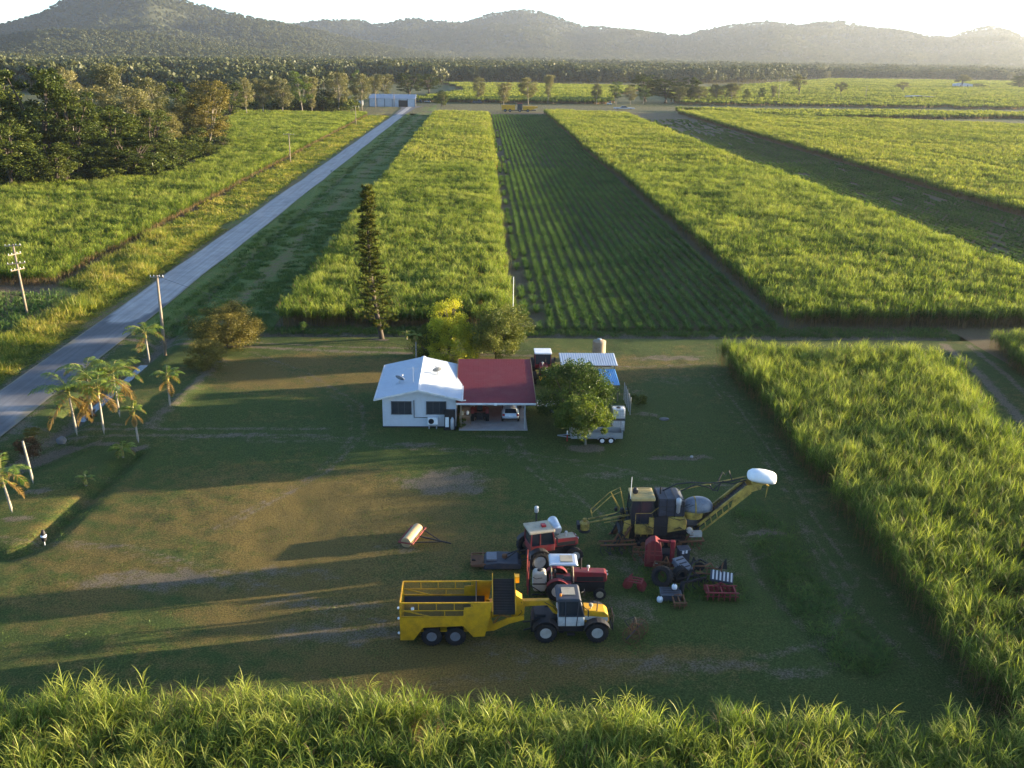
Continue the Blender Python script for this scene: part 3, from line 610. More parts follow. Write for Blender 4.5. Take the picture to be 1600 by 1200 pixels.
def blob_tree(seed, h, w, n, s, trunk=True):
    r = np.random.default_rng(seed); parts = []
    nc = 9; a = r.uniform(0, 6.28, nc); q = r.uniform(.1, .75, nc)*w/2; cz = h*r.uniform(.45, .85, nc)
    C = np.stack([np.cos(a)*q, np.sin(a)*q, cz], -1); k = r.integers(0, nc, n)
    d = r.normal(0, 1, (n, 3)); d /= np.linalg.norm(d, axis=1)[:, None]; P = C[k]+d*np.array([w*.24, w*.24, h*.13])
    u = r.normal(0, 1, (n, 3)); u /= np.linalg.norm(u, axis=1)[:, None]; v = np.cross(u, d+.001); v /= np.linalg.norm(v, axis=1)[:, None]
    V = np.stack([P-u*s*.5-v*s*.5, P+u*s*.5-v*s*.4, P+u*s*.5+v*s*.5, P-u*s*.4+v*s*.5], 1).reshape(-1, 3)
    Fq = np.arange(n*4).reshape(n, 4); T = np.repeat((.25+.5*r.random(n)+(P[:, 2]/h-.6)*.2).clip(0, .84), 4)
    tr = ribbons(np.array([[0, 0, 0.], [0, 0, 0.]]), np.array([0, 1.57]), np.full(2, 1.57), np.full(2, h*.75), np.full(2, w*.06), np.zeros(2), np.full(2, .93), 2, r)
    return join([(V, Fq, T), tr])
ftree = protos('far_tree', M['far_leaf'], [blob_tree(600+i, 15, 11+i % 3*2, 150, 1.9) for i in range(6)])
def forest_on(X, Y, Z, spacing, label, smin=.8, smax=1.3, front=.25, thin=1.0):
    ny, nx = X.shape; pts = []
    # sample each grid cell in proportion to its area, on the side facing the yard and just over the crest
    ax_ = np.hypot(X[1:, :-1]-X[:-1, :-1], Y[1:, :-1]-Y[:-1, :-1]); bx = np.hypot(X[:-1, 1:]-X[:-1, :-1], Y[:-1, 1:]-Y[:-1, :-1])
    cnt = ax_*bx/spacing**2*thin; j = np.arange(ny-1)[:, None]/(ny-1)
    cnt = cnt*(j < .72)*(Z[:-1, :-1] > -1)
    n = rng.poisson(cnt); jj, ii = np.nonzero(n); rep = n[jj, ii]; jj = np.repeat(jj, rep); ii = np.repeat(ii, rep)
    u = rng.random(len(jj)); v = rng.random(len(jj))
    def L(Q): return (Q[jj, ii]*(1-u)+Q[jj, ii+1]*u)*(1-v)+(Q[jj+1, ii]*(1-u)+Q[jj+1, ii+1]*u)*v
    P = np.stack([L(X), L(Y), L(Z)-1], -1); m = len(P)
    s = rng.uniform(smin, smax, m)
    scatter('forest', ftree, P, rng.uniform(0, 6.28, m), np.stack([s*rng.uniform(.8, 1.2, m), s, s*rng.uniform(.8, 1.2, m)], -1), label, 'forest')
    return m
nf = 0
A_ = ridge('hills', [(300, 60), (440, 42), (500, 34), (560, 33), (594, 41), (640, 31), (690, 36), (725, 38), (770, 23), (820, 17), (850, 22), (880, 33), (905, 42), (960, 46), (1000, 50), (1040, 55), (1070, 58), (1100, 49), (1150, 40), (1200, 36), (1250, 42), (1290, 36), (1315, 35), (1350, 44), (1400, 49), (1450, 58), (1485, 61), (1520, 48), (1550, 43), (1580, 52), (1610, 66), (1700, 74), (1900, 60)], 6500, 2300, 1500, .75, 3.3, 250, 1950)
nf += forest_on(*A_, 20, 'eucalypt forest on the hazy distant range', .8, 1.5)
B_ = ridge('hills', [(-350, 66), (-200, 62), (0, 42), (60, 24), (110, -4), (150, -25), (230, -22), (290, 2), (350, 19), (400, 30), (450, 40), (500, 50), (550, 62), (600, 74), (660, 84), (740, 97)], 4300, 1500, 1200, .75, 8.1, -380, 760)
nf += forest_on(*B_, 14, 'eucalypt forest on the tall hill at the left', .5, 1.1)
C_ = ridge('hills', [(-350, 55), (-200, 52), (0, 60), (65, 49), (150, 50), (225, 54), (325, 69), (420, 82), (520, 93), (700, 108)], 2900, 900, 700, .4, 1.7, -380, 640)
nf += forest_on(*C_, 9.5, 'eucalypt forest on the low spur before the tall hill', .4, .95)
def plain_forest(poly, spacing, label, smin, smax, gap=.41):
    X, Y = gridpts(poly, spacing, spacing, .5, .5); k = fbm(X/260+7, Y/110, 3) > gap; X, Y = X[k], Y[k]; n = len(X); s = rng.uniform(smin, smax, n)*(.75+.5*fbm(X/120, Y/120, 2))
    scatter('forest', ftree, np.stack([X, Y, np.full(n, -.5)], -1), rng.uniform(0, 6.28, n), np.stack([s, s, s*1.15], -1), label, 'forest'); return n
nf += plain_forest([(-900, 900), (-560, 850), (-330, 800), (-180, 790), (-60, 1000), (-40, 1230), (240, 1290), (420, 1480), (640, 1830), (1500, 1950), (1500, 2300), (-1300, 2300), (-1300, 1300)], 9.5, 'dense forest on the plain below the hills', .55, 1.35)
nf += plain_forest([(-1900, 2300), (2300, 2300), (3600, 4300), (-400, 4600), (-1300, 3200)], 22, 'pale forest on the plain at the foot of the distant range', 1.0, 1.5)
print('forest instances', nf)
# ------------------------------------------------------------------ trees
def leafcloud(r, C, rad, n, s, tmean, flat=.6, up=.0, tvar=.13):
    """small leaf faces in clusters C (m,3) of radius rad (m,)"""
    k = r.integers(0, len(C), n); d = r.normal(0, 1, (n, 3)); d /= np.linalg.norm(d, axis=1)[:, None]
    q = r.random(n)**.4; P = C[k]+d*(rad[k]*q)[:, None]*np.array([1, 1, flat])
    u = r.normal(0, 1, (n, 3)); u[:, 2] *= .6; u /= np.linalg.norm(u, axis=1)[:, None]
    v = np.cross(u, r.normal(0, 1, (n, 3))); v /= np.linalg.norm(v, axis=1)[:, None]; v = v*.5
    sz = (s*r.uniform(.6, 1.3, n))[:, None]
    V = np.stack([P-u*sz*.6, P+v*sz*.55, P+u*sz*.6, P-v*sz*.55], 1).reshape(-1, 3)
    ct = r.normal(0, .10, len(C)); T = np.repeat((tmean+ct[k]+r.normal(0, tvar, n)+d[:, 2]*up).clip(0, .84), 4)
    return V, np.arange(n*4).reshape(n, 4), T
def make_tree(seed, h, w, trunk_h, leaf, bark, n=3800, s=.42, ncl=34, crad=.17, tmean=.4, lean=0., kind='round', tr=.022, flat=.6, nl=7, clear=0.):
    """trunk with limbs (one mesh) and a crown of clustered leaves (one mesh)"""
    r = np.random.default_rng(seed)
    la = r.uniform(0, 6.28); top = np.array([math.cos(la)*lean*h, math.sin(la)*lean*h, 0])
    # cluster centres
    C = []
    while len(C) < ncl:
        u = r.uniform(-1, 1, 3)
        if kind == 'round': ok = (u**2).sum() < 1 and (u**2).sum() > .25
        elif kind == 'vase': rr = .35+.65*(u[2]+1)/2; ok = (u[0]**2+u[1]**2) < rr**2 and r.random() < .35+.65*math.hypot(u[0], u[1])
        elif kind == 'cone': rr = 1-.85*(u[2]+1)/2; ok = (u[0]**2+u[1]**2) < rr**2 and math.hypot(u[0], u[1]) > rr*.35
        elif kind == 'column': rr = math.sqrt(max(0, 1-((u[2]-.1)/1.1)**4)); ok = (u[0]**2+u[1]**2) < rr**2
        else: ok = (u**2).sum() < 1 and u[2] > -.4
        if ok: C.append(u)
    C = np.array(C); cz0, cz1 = trunk_h*.8+clear, h
    C = np.stack([C[:, 0]*w/2*.82, C[:, 1]*w/2*.82, cz0+(C[:, 2]+1)/2*(cz1-cz0)*.93], -1)+top*((C[:, 2:3]+1)/2)
    rad = w*crad*r.uniform(.65, 1.3, ncl)
    mb = MB(); b = []
    fork = np.array([top[0]*.3, top[1]*.3, trunk_h*.9]); r0 = h*tr
    mb.tube([(0, 0, -.3), (top[0]*.1+r.normal(0, .01)*h, top[1]*.1+r.normal(0, .01)*h, trunk_h*.45), tuple(fork)], [r0*1.25, r0*.95, r0*.8], 7)
    far_ = np.argsort(-np.linalg.norm(C-fork, axis=1)+r.normal(0, w*.1, ncl))[:nl]
    for k in far_:
        e = C[k]; m1 = fork+(e-fork)*.45+np.array([0, 0, (e[2]-fork[2])*.12])+r.normal(0, .02, 3)*h
        mb.tube([tuple(fork-np.array([0, 0, r0])), tuple(m1), tuple(e)], [r0*.62, r0*.38, r0*.1], 5, False)
        for q in np.argsort(np.linalg.norm(C-m1, axis=1))[:2]:
            mb.tube([tuple(m1), tuple((m1+C[q])/2+r.normal(0, .012, 3)*h), tuple(C[q])], [r0*.3, r0*.2, r0*.07], 4, False)
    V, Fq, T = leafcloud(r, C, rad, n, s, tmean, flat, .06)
    return mb, mesh_np('crown', V, Fq, leaf, {'tint': T})
TREES = {}
def leafcloud_bush(seed):
    r = np.random.default_rng(seed); m = 16; C = np.stack([r.normal(0, 1.5, m), r.normal(0, 1.5, m), r.uniform(.3, 3.0, m)], -1)
    return leafcloud(r, C, r.uniform(.7, 1.3, m), 900, .5, .38)
def proto_tree(key, *a, **k):
    mb, cm = make_tree(*a, **k)
    me = bpy.data.meshes.new('trunk'); me.from_pydata(mb.v, [], mb.f); me.materials.append(k.get('bark') or a[5]); me.update()
    for p in me.polygons: p.use_smooth = True
    TREES[key] = (me, cm, a[1], a[2])
def plant(key, name, x, y, h, label, rz=None, wsc=1.0, group=None, z=0., cat='tree'):
    tm, cm, H0, W0 = TREES[key]; s = h/H0
    o = thing(name, label, cat, (x, y, z), rng.uniform(0, 6.28) if rz is None else rz, group); o.scale = (s*wsc, s*wsc, s)
    link('trunk', tm, o); link('crown', cm, o); return o
D_ = M['dark_leaf']; GL = M['gum_leaf']; GB = M['gum_bark']; BK = M['bark']
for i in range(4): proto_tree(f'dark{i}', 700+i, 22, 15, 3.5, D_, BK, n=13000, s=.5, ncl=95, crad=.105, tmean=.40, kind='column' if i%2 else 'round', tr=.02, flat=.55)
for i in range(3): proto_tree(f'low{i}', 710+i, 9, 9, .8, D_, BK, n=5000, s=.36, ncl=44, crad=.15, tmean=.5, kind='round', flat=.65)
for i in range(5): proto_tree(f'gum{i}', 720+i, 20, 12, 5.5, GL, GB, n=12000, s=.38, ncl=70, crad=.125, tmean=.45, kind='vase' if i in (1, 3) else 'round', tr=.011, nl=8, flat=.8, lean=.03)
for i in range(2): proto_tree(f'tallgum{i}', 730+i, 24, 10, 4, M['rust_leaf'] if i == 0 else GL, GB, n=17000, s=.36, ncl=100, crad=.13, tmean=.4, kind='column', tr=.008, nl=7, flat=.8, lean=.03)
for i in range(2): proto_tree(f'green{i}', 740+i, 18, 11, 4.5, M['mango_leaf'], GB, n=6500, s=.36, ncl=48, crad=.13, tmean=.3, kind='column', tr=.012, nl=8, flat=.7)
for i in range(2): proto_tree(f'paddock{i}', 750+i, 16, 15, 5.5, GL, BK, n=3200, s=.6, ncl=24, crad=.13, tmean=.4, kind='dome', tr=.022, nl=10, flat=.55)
print('tree protos')
def px_tree(key, name, px, by, ty, label, wpx=None, group=None, rz=None):
    """tree whose foot shows at photo pixel (px, by) and whose top shows at height ty; stands on the level ground there"""
    g = G(px, by); 
    d = CR*(px-800)/F_PX-CU*(ty-600)/F_PX+CW; t = math.hypot(g[0], g[1])/math.hypot(d[0], d[1]); h = CAM_H+d[2]*t
    ws = 1.
    if wpx:
        depth = float((g-np.array([0, 0, CAM_H])) @ CW); ws = (wpx*depth/F_PX)/(TREES[key][3]*h/TREES[key][2])
    return plant(key, name, g[0], g[1], h, label, rz, ws, group)
GG = 'trees of the dark grove at the left'
grove = [  # key, name, px, base y, top y, width px, label
 ('dark0', 'broadleaf_tree', -25, 292, 88, 130, 'tall dark tree cut by the left edge of the photo, grove side'),
 ('dark1', 'broadleaf_tree', 72, 285, 92, 120, 'tallest dark round-topped tree of the grove at the left'),
 ('dark2', 'broadleaf_tree', 20, 300, 170, 120, 'dark tree with a broad low crown at the front left of the grove'),
 ('dark3', 'broadleaf_tree', 125, 285, 140, 110, 'dark tree on a bare pale trunk just right of the tallest grove tree'),
 ('dark0', 'broadleaf_tree', 180, 276, 155, 110, 'dense dark green tree in the middle front of the grove'),
 ('dark1', 'broadleaf_tree', 205, 283, 205, 95, 'bright-edged green tree at the front foot of the middle of the grove'),
 ('dark2', 'broadleaf_tree', 90, 296, 215, 80, 'low dark tree in front of the tallest grove tree'),
 ('dark3', 'broadleaf_tree', 240, 262, 168, 80, 'dark tree behind the creeper covered mound of the grove'),
 ('tallgum0', 'gum_tree', 330, 232, 120, 72, 'tall bronze gum at the right end of the grove'),
 ('gum0', 'gum_tree', 236, 225, 115, 85, 'pale spreading gum with white limbs behind the grove'),
 ('gum1', 'gum_tree', 175, 215, 98, 60, 'tall vase shaped gum standing above the middle of the grove'),
 ('gum2', 'gum_tree', 118, 220, 100, 50, 'slim gum standing above the grove right of its tallest tree'),
 ('gum3', 'gum_tree', 290, 232, 158, 75, 'olive gum left of the tall bronze gum'),
 ('gum4', 'gum_tree', 262, 240, 172, 60, 'small leaning gum with a white trunk at the grove edge'),
 ('dark2', 'broadleaf_tree', 285, 215, 117, 55, 'dark bushy tree behind the grove, left of the bronze gum'),
 ('gum2', 'gum_tree', 150, 238, 128, 80, 'olive gum in the second row of the grove'),
 ('gum4', 'gum_tree', 205, 240, 128, 90, 'broad olive gum between the dense dark tree and the bronze gum'),
 ('dark3', 'broadleaf_tree', 0, 262, 100, 110, 'dark tree behind the one cut by the left edge'),
 ('low0', 'shrub', 32, 296, 268, 44, 'small conical shrub at the left foot of the grove'),
 ('low1', 'shrub', 160, 284, 250, 55, 'rounded bright shrub at the foot of the dense dark tree'),
 ('low2', 'shrub', 195, 280, 246, 45, 'rounded shrub at the right foot of the grove front'),
 ('low0', 'shrub', 105, 292, 255, 60, 'dark shrub at the foot of the bare trunked grove tree'),
 ('low1', 'creeper_mound', 280, 262, 226, 78, 'creeper covered mound at the right edge of the grove'),
 ('low2', 'creeper_mound', 315, 246, 222, 65, 'creeper covered mound below the tall bronze gum'),
 ('low0', 'shrub', 350, 236, 212, 40, 'small dark shrub at the right foot of the bronze gum'),
 ('low2', 'shrub', 245, 272, 240, 60, 'dark shrub between the grove front and the creeper mounds'),
]
for k, nme, px, by, ty, w, lab in grove: px_tree(k, nme, px, by, ty, lab, w, GG)
GR = 'roadside gums between the left field and the plain forest'
line = [
 ('dark1', 'broadleaf_tree', 360, 186, 125, 50, 'dark tree right behind the bronze gum of the grove'),
 ('gum0', 'gum_tree', 385, 183, 118, 36, 'dark green gum with a bright right side, left end of the field line'),
 ('gum1', 'gum_tree', 412, 180, 122, 45, 'olive gum on a leaning white trunk at the back of the left field'),
 ('gum2', 'gum_tree', 443, 180, 118, 38, 'slim gum with a straight white trunk at the back of the left field'),
 ('green0', 'gum_tree', 472, 179, 108, 40, 'tallest bright green gum at the back of the left field'),
 ('gum3', 'gum_tree', 488, 178, 118, 30, 'narrow gum touching the tallest bright green one'),
 ('dark2', 'broadleaf_tree', 505, 176, 135, 44, 'low dark rounded tree right of the bright green gum'),
 ('gum4', 'gum_tree', 530, 176, 108, 46, 'yellow green gum with two trunks, third from the shed'),
 ('gum0', 'gum_tree', 565, 172, 112, 42, 'olive gum next left of the shed'),
 ('green1', 'gum_tree', 558, 160, 108, 34, 'bright green topped gum behind the left end of the shed'),
 ('gum1', 'gum_tree', 600, 155, 115, 46, 'olive gum standing behind the shed roof'),
 ('gum3', 'gum_tree', 585, 158, 118, 36, 'brown olive gum close behind the shed'),
 ('dark3', 'broadleaf_tree', 435, 165, 128, 60, 'dark tree in the shade behind the field gums'),
 ('dark0', 'broadleaf_tree', 400, 168, 128, 60, 'dark tree behind the leaning white trunked gum'),
 ('dark1', 'broadleaf_tree', 640, 150, 112, 50, 'dark tree behind the right end of the shed'),
 ('dark2', 'broadleaf_tree', 670, 146, 112, 44, 'second dark tree right of the shed'),
 ('low1', 'bush', 690, 166, 140, 28, 'bushy yellow green tree beside the shed yard'),
 ('gum2', 'gum_tree', 748, 160, 118, 28, 'lone gum nearest the shed on the far road'),
 ('gum3', 'gum_tree', 787, 166, 128, 32, 'small gum with a white trunk beside the far road'),
 ('gum4', 'gum_tree', 825, 164, 118, 36, 'spreading gum left of the tall one on the far road'),
 ('gum1', 'gum_tree', 856, 162, 116, 20, 'tall slim gum with a white trunk on the far road'),
 ('gum0', 'gum_tree', 932, 163, 129, 20, 'small gum left of the dark clump beyond the far road'),
 ('green0', 'gum_tree', 962, 163, 126, 28, 'olive green gum before the dark clump beyond the far road'),
 ('gum2', 'gum_tree', 985, 163, 133, 22, 'squat gum before the dark clump beyond the far road'),
 ('green1', 'gum_tree', 1005, 162, 134, 24, 'bright squat gum before the dark clump'),
 ('dark0', 'broadleaf_tree', 1008, 158, 112, 60, 'highest dark tree of the clump beyond the far road'),
 ('dark3', 'broadleaf_tree', 1040, 160, 122, 60, 'dark tree in the middle of the clump beyond the far road'),
 ('dark2', 'broadleaf_tree', 1078, 160, 116, 40, 'dark tree at the right shoulder of the clump'),
 ('gum3', 'gum_tree', 1062, 162, 134, 34, 'olive gum in front of the dark clump'),
 ('gum4', 'gum_tree', 1092, 161, 132, 30, 'grey green gum at the right of the dark clump'),
 ('gum0', 'gum_tree', 1118, 160, 130, 34, 'first gum right of the dark clump'),
 ('gum1', 'gum_tree', 1142, 160, 129, 36, 'second gum right of the dark clump'),
 ('low0', 'bush', 1165, 158, 138, 16, 'small dark bush at the end of the gum row'),
 ('low2', 'bush', 1190, 156, 136, 14, 'tiny dark bush between the gum row and the lone gums'),
 ('gum3', 'gum_tree', 1208, 156, 133, 14, 'small lone gum left of the broad paddock tree'),
 ('paddock0', 'paddock_tree', 1248, 152, 115, 34, 'broad spreading paddock tree beyond the far road'),
 ('paddock1', 'paddock_tree', 1313, 151, 125, 24, 'smaller paddock tree right of the broad one'),
 ('paddock0', 'paddock_tree', 1410, 146, 127, 28, 'low dark paddock tree third from the left'),
 ('paddock1', 'paddock_tree', 1502, 139, 114, 28, 'tall dark tree left of the white farm building'),
 ('low1', 'bush', 1528, 138, 130, 30, 'bushes at the foot of the tree by the white farm building'),
 ('dark1', 'broadleaf_tree', 1592, 140, 116, 44, 'dark trees cut by the right edge beyond the fields'),
 ('gum2', 'gum_tree', 1292, 125, 110, 14, 'pale gum at the edge of the right treeline'),
 ('gum4', 'gum_tree', 1578, 128, 112, 14, 'pale gum near the right edge of the treeline'),
]
for k, nme, px, by, ty, w, lab in line: px_tree(k, nme, px, by, ty, lab, w, GR)
und = protos('bush', M['dark_leaf'], [leafcloud_bush(900+i) for i in range(3)])
X, Y = gridpts([(-86.5, 262), (-98, 254), (-118, 242), (-150, 240), (-330, 300), (-330, 560), (-142, 560), (-128, 475), (-118, 455), (-93, 330)], 5.0, 5.0, .4, .4); n = len(X)
scatter('undergrowth', und, np.stack([X, Y, np.full(n, -.2)], -1), rng.uniform(0, 6.28, n), rng.uniform(.7, 1.7, n), 'dense dark undergrowth filling the grove between the trunks', 'undergrowth')
X, Y = gridpts([(-170, 560), (-76, 585), (-76, 640), (-170, 700)], 7.0, 7.0, .4, .4); n = len(X)
scatter('undergrowth', und, np.stack([X, Y, np.full(n, -.2)], -1), rng.uniform(0, 6.28, n), rng.uniform(.9, 2.2, n), 'dark undergrowth behind the field gums at the left', 'undergrowth')
# ---- trees of the yard
def yard_tree(key, name, x, y, label, *a, **k):
    proto_tree(key, *a, **k); return plant(key, name, x, y, a[1], label, 0.)
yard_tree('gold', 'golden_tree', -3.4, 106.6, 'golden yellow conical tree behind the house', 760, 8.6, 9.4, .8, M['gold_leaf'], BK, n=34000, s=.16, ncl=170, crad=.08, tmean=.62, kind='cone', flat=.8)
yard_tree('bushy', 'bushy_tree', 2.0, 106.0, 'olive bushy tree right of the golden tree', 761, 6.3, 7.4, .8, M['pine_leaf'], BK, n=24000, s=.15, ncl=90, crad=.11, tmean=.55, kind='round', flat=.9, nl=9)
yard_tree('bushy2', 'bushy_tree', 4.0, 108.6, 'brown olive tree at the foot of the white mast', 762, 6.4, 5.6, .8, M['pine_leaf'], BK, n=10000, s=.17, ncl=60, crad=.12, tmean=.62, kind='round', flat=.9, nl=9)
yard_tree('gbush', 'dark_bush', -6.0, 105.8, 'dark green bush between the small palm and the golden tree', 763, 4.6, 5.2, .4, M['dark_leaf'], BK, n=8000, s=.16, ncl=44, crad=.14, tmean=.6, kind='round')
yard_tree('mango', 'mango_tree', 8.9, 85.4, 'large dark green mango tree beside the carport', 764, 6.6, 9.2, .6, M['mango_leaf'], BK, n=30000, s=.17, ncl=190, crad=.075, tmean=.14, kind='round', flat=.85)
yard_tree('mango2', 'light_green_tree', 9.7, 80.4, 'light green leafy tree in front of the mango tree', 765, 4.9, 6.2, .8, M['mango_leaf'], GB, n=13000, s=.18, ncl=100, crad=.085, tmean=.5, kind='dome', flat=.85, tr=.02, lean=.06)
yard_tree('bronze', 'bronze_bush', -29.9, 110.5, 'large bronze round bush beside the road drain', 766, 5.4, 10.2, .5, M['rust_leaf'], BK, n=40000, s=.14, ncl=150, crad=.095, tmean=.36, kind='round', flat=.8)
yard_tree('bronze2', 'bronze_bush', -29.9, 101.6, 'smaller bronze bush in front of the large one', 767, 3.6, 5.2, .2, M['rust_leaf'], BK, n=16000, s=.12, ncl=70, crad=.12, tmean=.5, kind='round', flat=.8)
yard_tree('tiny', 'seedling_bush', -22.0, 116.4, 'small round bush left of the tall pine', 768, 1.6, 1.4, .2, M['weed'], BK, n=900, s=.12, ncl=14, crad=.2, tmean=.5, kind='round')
# norfolk pine: whorls of drooping branches on a leaning trunk
def norfolk():
    o = thing('norfolk_pine', 'tall thin leaning pine tree behind the house', 'pine tree', (-11.9, 114.2, 0))
    r = np.random.default_rng(11); H = 18.6; mb = MB()
    f = lambda z: (-1.15*(z/H)**.8-.55*math.sin(z/H*3.1), -.3*z/H)
    zs = np.linspace(-.2, H, 22); mb.tube([(*f(max(z, 0)), z) for z in zs], [.30*(1-max(z, 0)/H)**.8+.02 for z in zs], 8)
    parts = []; z = 1.7
    while z < H-.2:
        q = z/H; L = (2.7*(1-q)**.75+.6)*(.45 if z < 2.3 else 1)*r.uniform(.8, 1.1)
        if .42 < q < .62: L *= .8
        nb = 6; a0 = r.uniform(0, 6.28)
        for k in range(nb):
            a = a0+k*2*math.pi/nb+r.normal(0, .15); l = L*r.uniform(.5, 1.15); x0, y0 = f(z); el = R_(18)+q*.4+r.normal(0, .1); zj = r.normal(0, .16)
            pts = [(x0+math.cos(a)*l*t*math.cos(el), y0+math.sin(a)*l*t*math.cos(el), z+zj+l*t*math.sin(el)+(-.25*l*t*t)) for t in (0, .5, 1)]
            mb.tube(pts, [.05*(1-q)+.02, .03, .01], 4, False)
            n = 58; t = r.uniform(.2, 1, n)**.8; P = np.stack([x0+math.cos(a)*l*t*math.cos(el), y0+math.sin(a)*l*t*math.cos(el), z+zj+l*t*math.sin(el)-.25*l*t*t], -1)
            brown = r.random(n) < .14
            parts.append(ribbons(P, a+r.choice([-1, 1], n)*R_(50)+r.normal(0, .4, n), R_(20)+r.normal(0, .35, n), .55*r.uniform(.6, 1.2, n), np.full(n, .12), r.uniform(-.6, .9, n), np.where(brown, .95, (.45+r.normal(0, .16, n)).clip(0, .84)), 2, r))
        z += r.uniform(.42, .66)*(1-.25*q)
    t = mb.build('trunk', M['bark'], o, True); V, Fq, T = join(parts); link('crown', mesh_np('crown', V, Fq, M['pine_leaf'], {'tint': T}), o)
norfolk()
# palms
def make_palm(seed, h, nf_, fl, lean=(0, 0), dead=2, shaft=True):
    r = np.random.default_rng(seed); mb = MB()
    zs = np.linspace(-.1, h, 8); mb.tube([(lean[0]*(z/h)**1.3, lean[1]*(z/h)**1.3, z) for z in zs], [.15, .12, .11, .10, .10, .095, .09, .085], 8)
    sh = MB(); tx, ty = lean
    sh.lathe([(.09, 0), (.13, .12), (.12, .5), (.06, .95)], (tx, ty, h-.05), 'z', 8)
    ls, rch = [], MB()
    for k in range(nf_+dead):
        isd = k >= nf_; a = k*2.4+r.normal(0, .2); f = (k/(nf_)) if not isd else 0
        el0 = R_(78)-R_(60)*(1-f) if not isd else R_(-35); L = fl*1.12*r.uniform(.85, 1.1)*(.75 if f > .85 else 1); droop = R_(88) if not isd else R_(40)
        seg = 9; p = np.array([tx, ty, h+.55 if not isd else h+.2]); pts = [p.copy()]; els = []
        for s in range(seg):
            e = el0-droop*((s+.5)/seg)**1.2; els.append(e); p = p+np.array([math.cos(e)*math.cos(a), math.cos(e)*math.sin(a), math.sin(e)])*L/seg; pts.append(p.copy())
        rch.tube([tuple(q) for q in pts], [.035*(1-.8*i/seg) for i in range(seg+1)], 4, False)
        pts = np.array(pts); n = 44; t = np.linspace(.12, 1, n)*seg; i0 = np.minimum(t.astype(int), seg-1); P = pts[i0]+(pts[i0+1]-pts[i0])*(t-i0)[:, None]
        ll = fl*.30*np.sin(np.linspace(.35, 2.9, n)).clip(.25, 1)
        for sd_ in (-1, 1):
            az = a+sd_*R_(62)+r.normal(0, .08, n); el = np.full(n, R_(12))+r.normal(0, .12, n)+np.array(els)[i0]*.3
            tint = np.full(n, .96)+r.normal(0, .02, n) if isd else (.45+.2*f+r.normal(0, .12, n)).clip(0, .84)
            if not isd and f < .3: tint = np.where(r.random(n) < .45, .95, tint)
            ls.append(ribbons(P, az, el, ll, np.full(n, .075), np.full(n, R_(55)), tint, 2, r))
    if not ls: return mb, sh, rch, None
    V, Fq, T = join(ls)
    return mb, sh, rch, mesh_np('frond', V, Fq, M['palm_leaf'], {'tint': T})
M['shaft'] = paint('palm_crownshaft', (.30, .27, .07), .5, .3)
def palm(x, y, h, seed, nf_, fl, label, lean=(0, 0), dead=2, tz=0):
    o = thing('palm_tree', label, 'palm', (x, y, tz)); mb, sh, rch, fm = make_palm(seed, h, nf_, fl, lean, dead)
    mb.build('trunk', M['palm_bark'], o, True)
    if nf_: sh.build('crownshaft', M['shaft'], o, True); c = link('frond', fm, o); rch.build('stem', M['shaft'], c, True)
palm(-35.9, 81.0, 4.2, 21, 11, 2.9, 'big palm nearest the drive end, leftmost of the clustered palms', (-.25, 0), 4)
palm(-33.6, 81.2, 4.4, 22, 11, 3.0, 'tallest palm in the middle of the cluster by the drive', (-.1, .1), 2)
palm(-36.2, 85.4, 4.6, 23, 9, 2.4, 'slim palm behind the leftmost clustered palm', (-.1, .1), 2)
palm(-33.7, 85.5, 4.3, 24, 11, 2.8, 'palm with orange dead fronds at the right of the cluster', (-.25, .2), 4)
palm(-36.6, 103.0, 3.2, 25, 9, 2.4, 'palm beside the road drain and the thick pole', (-.2, .2), 1)
palm(-30.2, 89.2, 2.9, 26, 9, 1.6, 'small palm on a thin pale trunk right of the cluster', (0, .1), 2)
palm(-30.1, 79.8, 2.9, 27, 8, 1.2, 'small ragged yellow palm on a thin pale trunk below the drive', (-.2, .1), 3)
palm(-34.9, 66.1, 3.0, 28, 8, 2.1, 'palm cut by the left edge of the photo', (-.35, 0), 2)
palm(-35.4, 70.9, 4.2, 29, 0, .5, 'bare pale palm stump without fronds at the left', (-.32, 0), 0)
palm(-7.1, 104.3, 2.7, 30, 8, 1.2, 'small palm beside the golden tree behind the house', (0, 0), 1)
palm(-30.6, 77.2, .25, 31, 10, 1.3, 'trunkless young palm at the corner of the garden bed', (0, 0), 0)
palm(-31.6, 71.6, .15, 32, 8, .8, 'tiny yellow palm seedling on the edge of the garden bed', (0, 0), 0)
palm(-8.9, 113.9, .3, 33, 6, .7, 'tiny staked palm right of the tall pine', (0, 0), 0)
# garden bed shrubs
for i, (x, y, s, lab) in enumerate([(-39.2, 78.2, 1.5, 'red brown shrub at the drive end of the garden bed'), (-41.0, 75.6, 1.6, 'second red brown shrub down the garden bed'), (-42.6, 72.8, 1.5, 'third red brown shrub near the left edge'), (-40.3, 81.9, 1.0, 'low yellow shrub beside the culvert'),
                                   (-38.2, 77.2, 1.1, 'low dark red shrub below the rock'), (-38.4, 90.4, 1.3, 'orange dry shrub beside the drain behind the palms'), (-37.0, 86.4, 1.1, 'dry brown shrub on the drain bank'), (-38.8, 99.0, 1.2, 'dry shrub on the drain bank near the thick pole')]):
    key = 'red%d' % i; proto_tree(key, 780+i, 1.2, 1.9, .2, M['shrub_red'] if i not in (3,) else M['rust_leaf'], BK, n=1500, s=.11, ncl=26, crad=.15, tmean=.45, kind='round')
    plant(key, 'shrub', x, y, s, lab, cat='shrub')
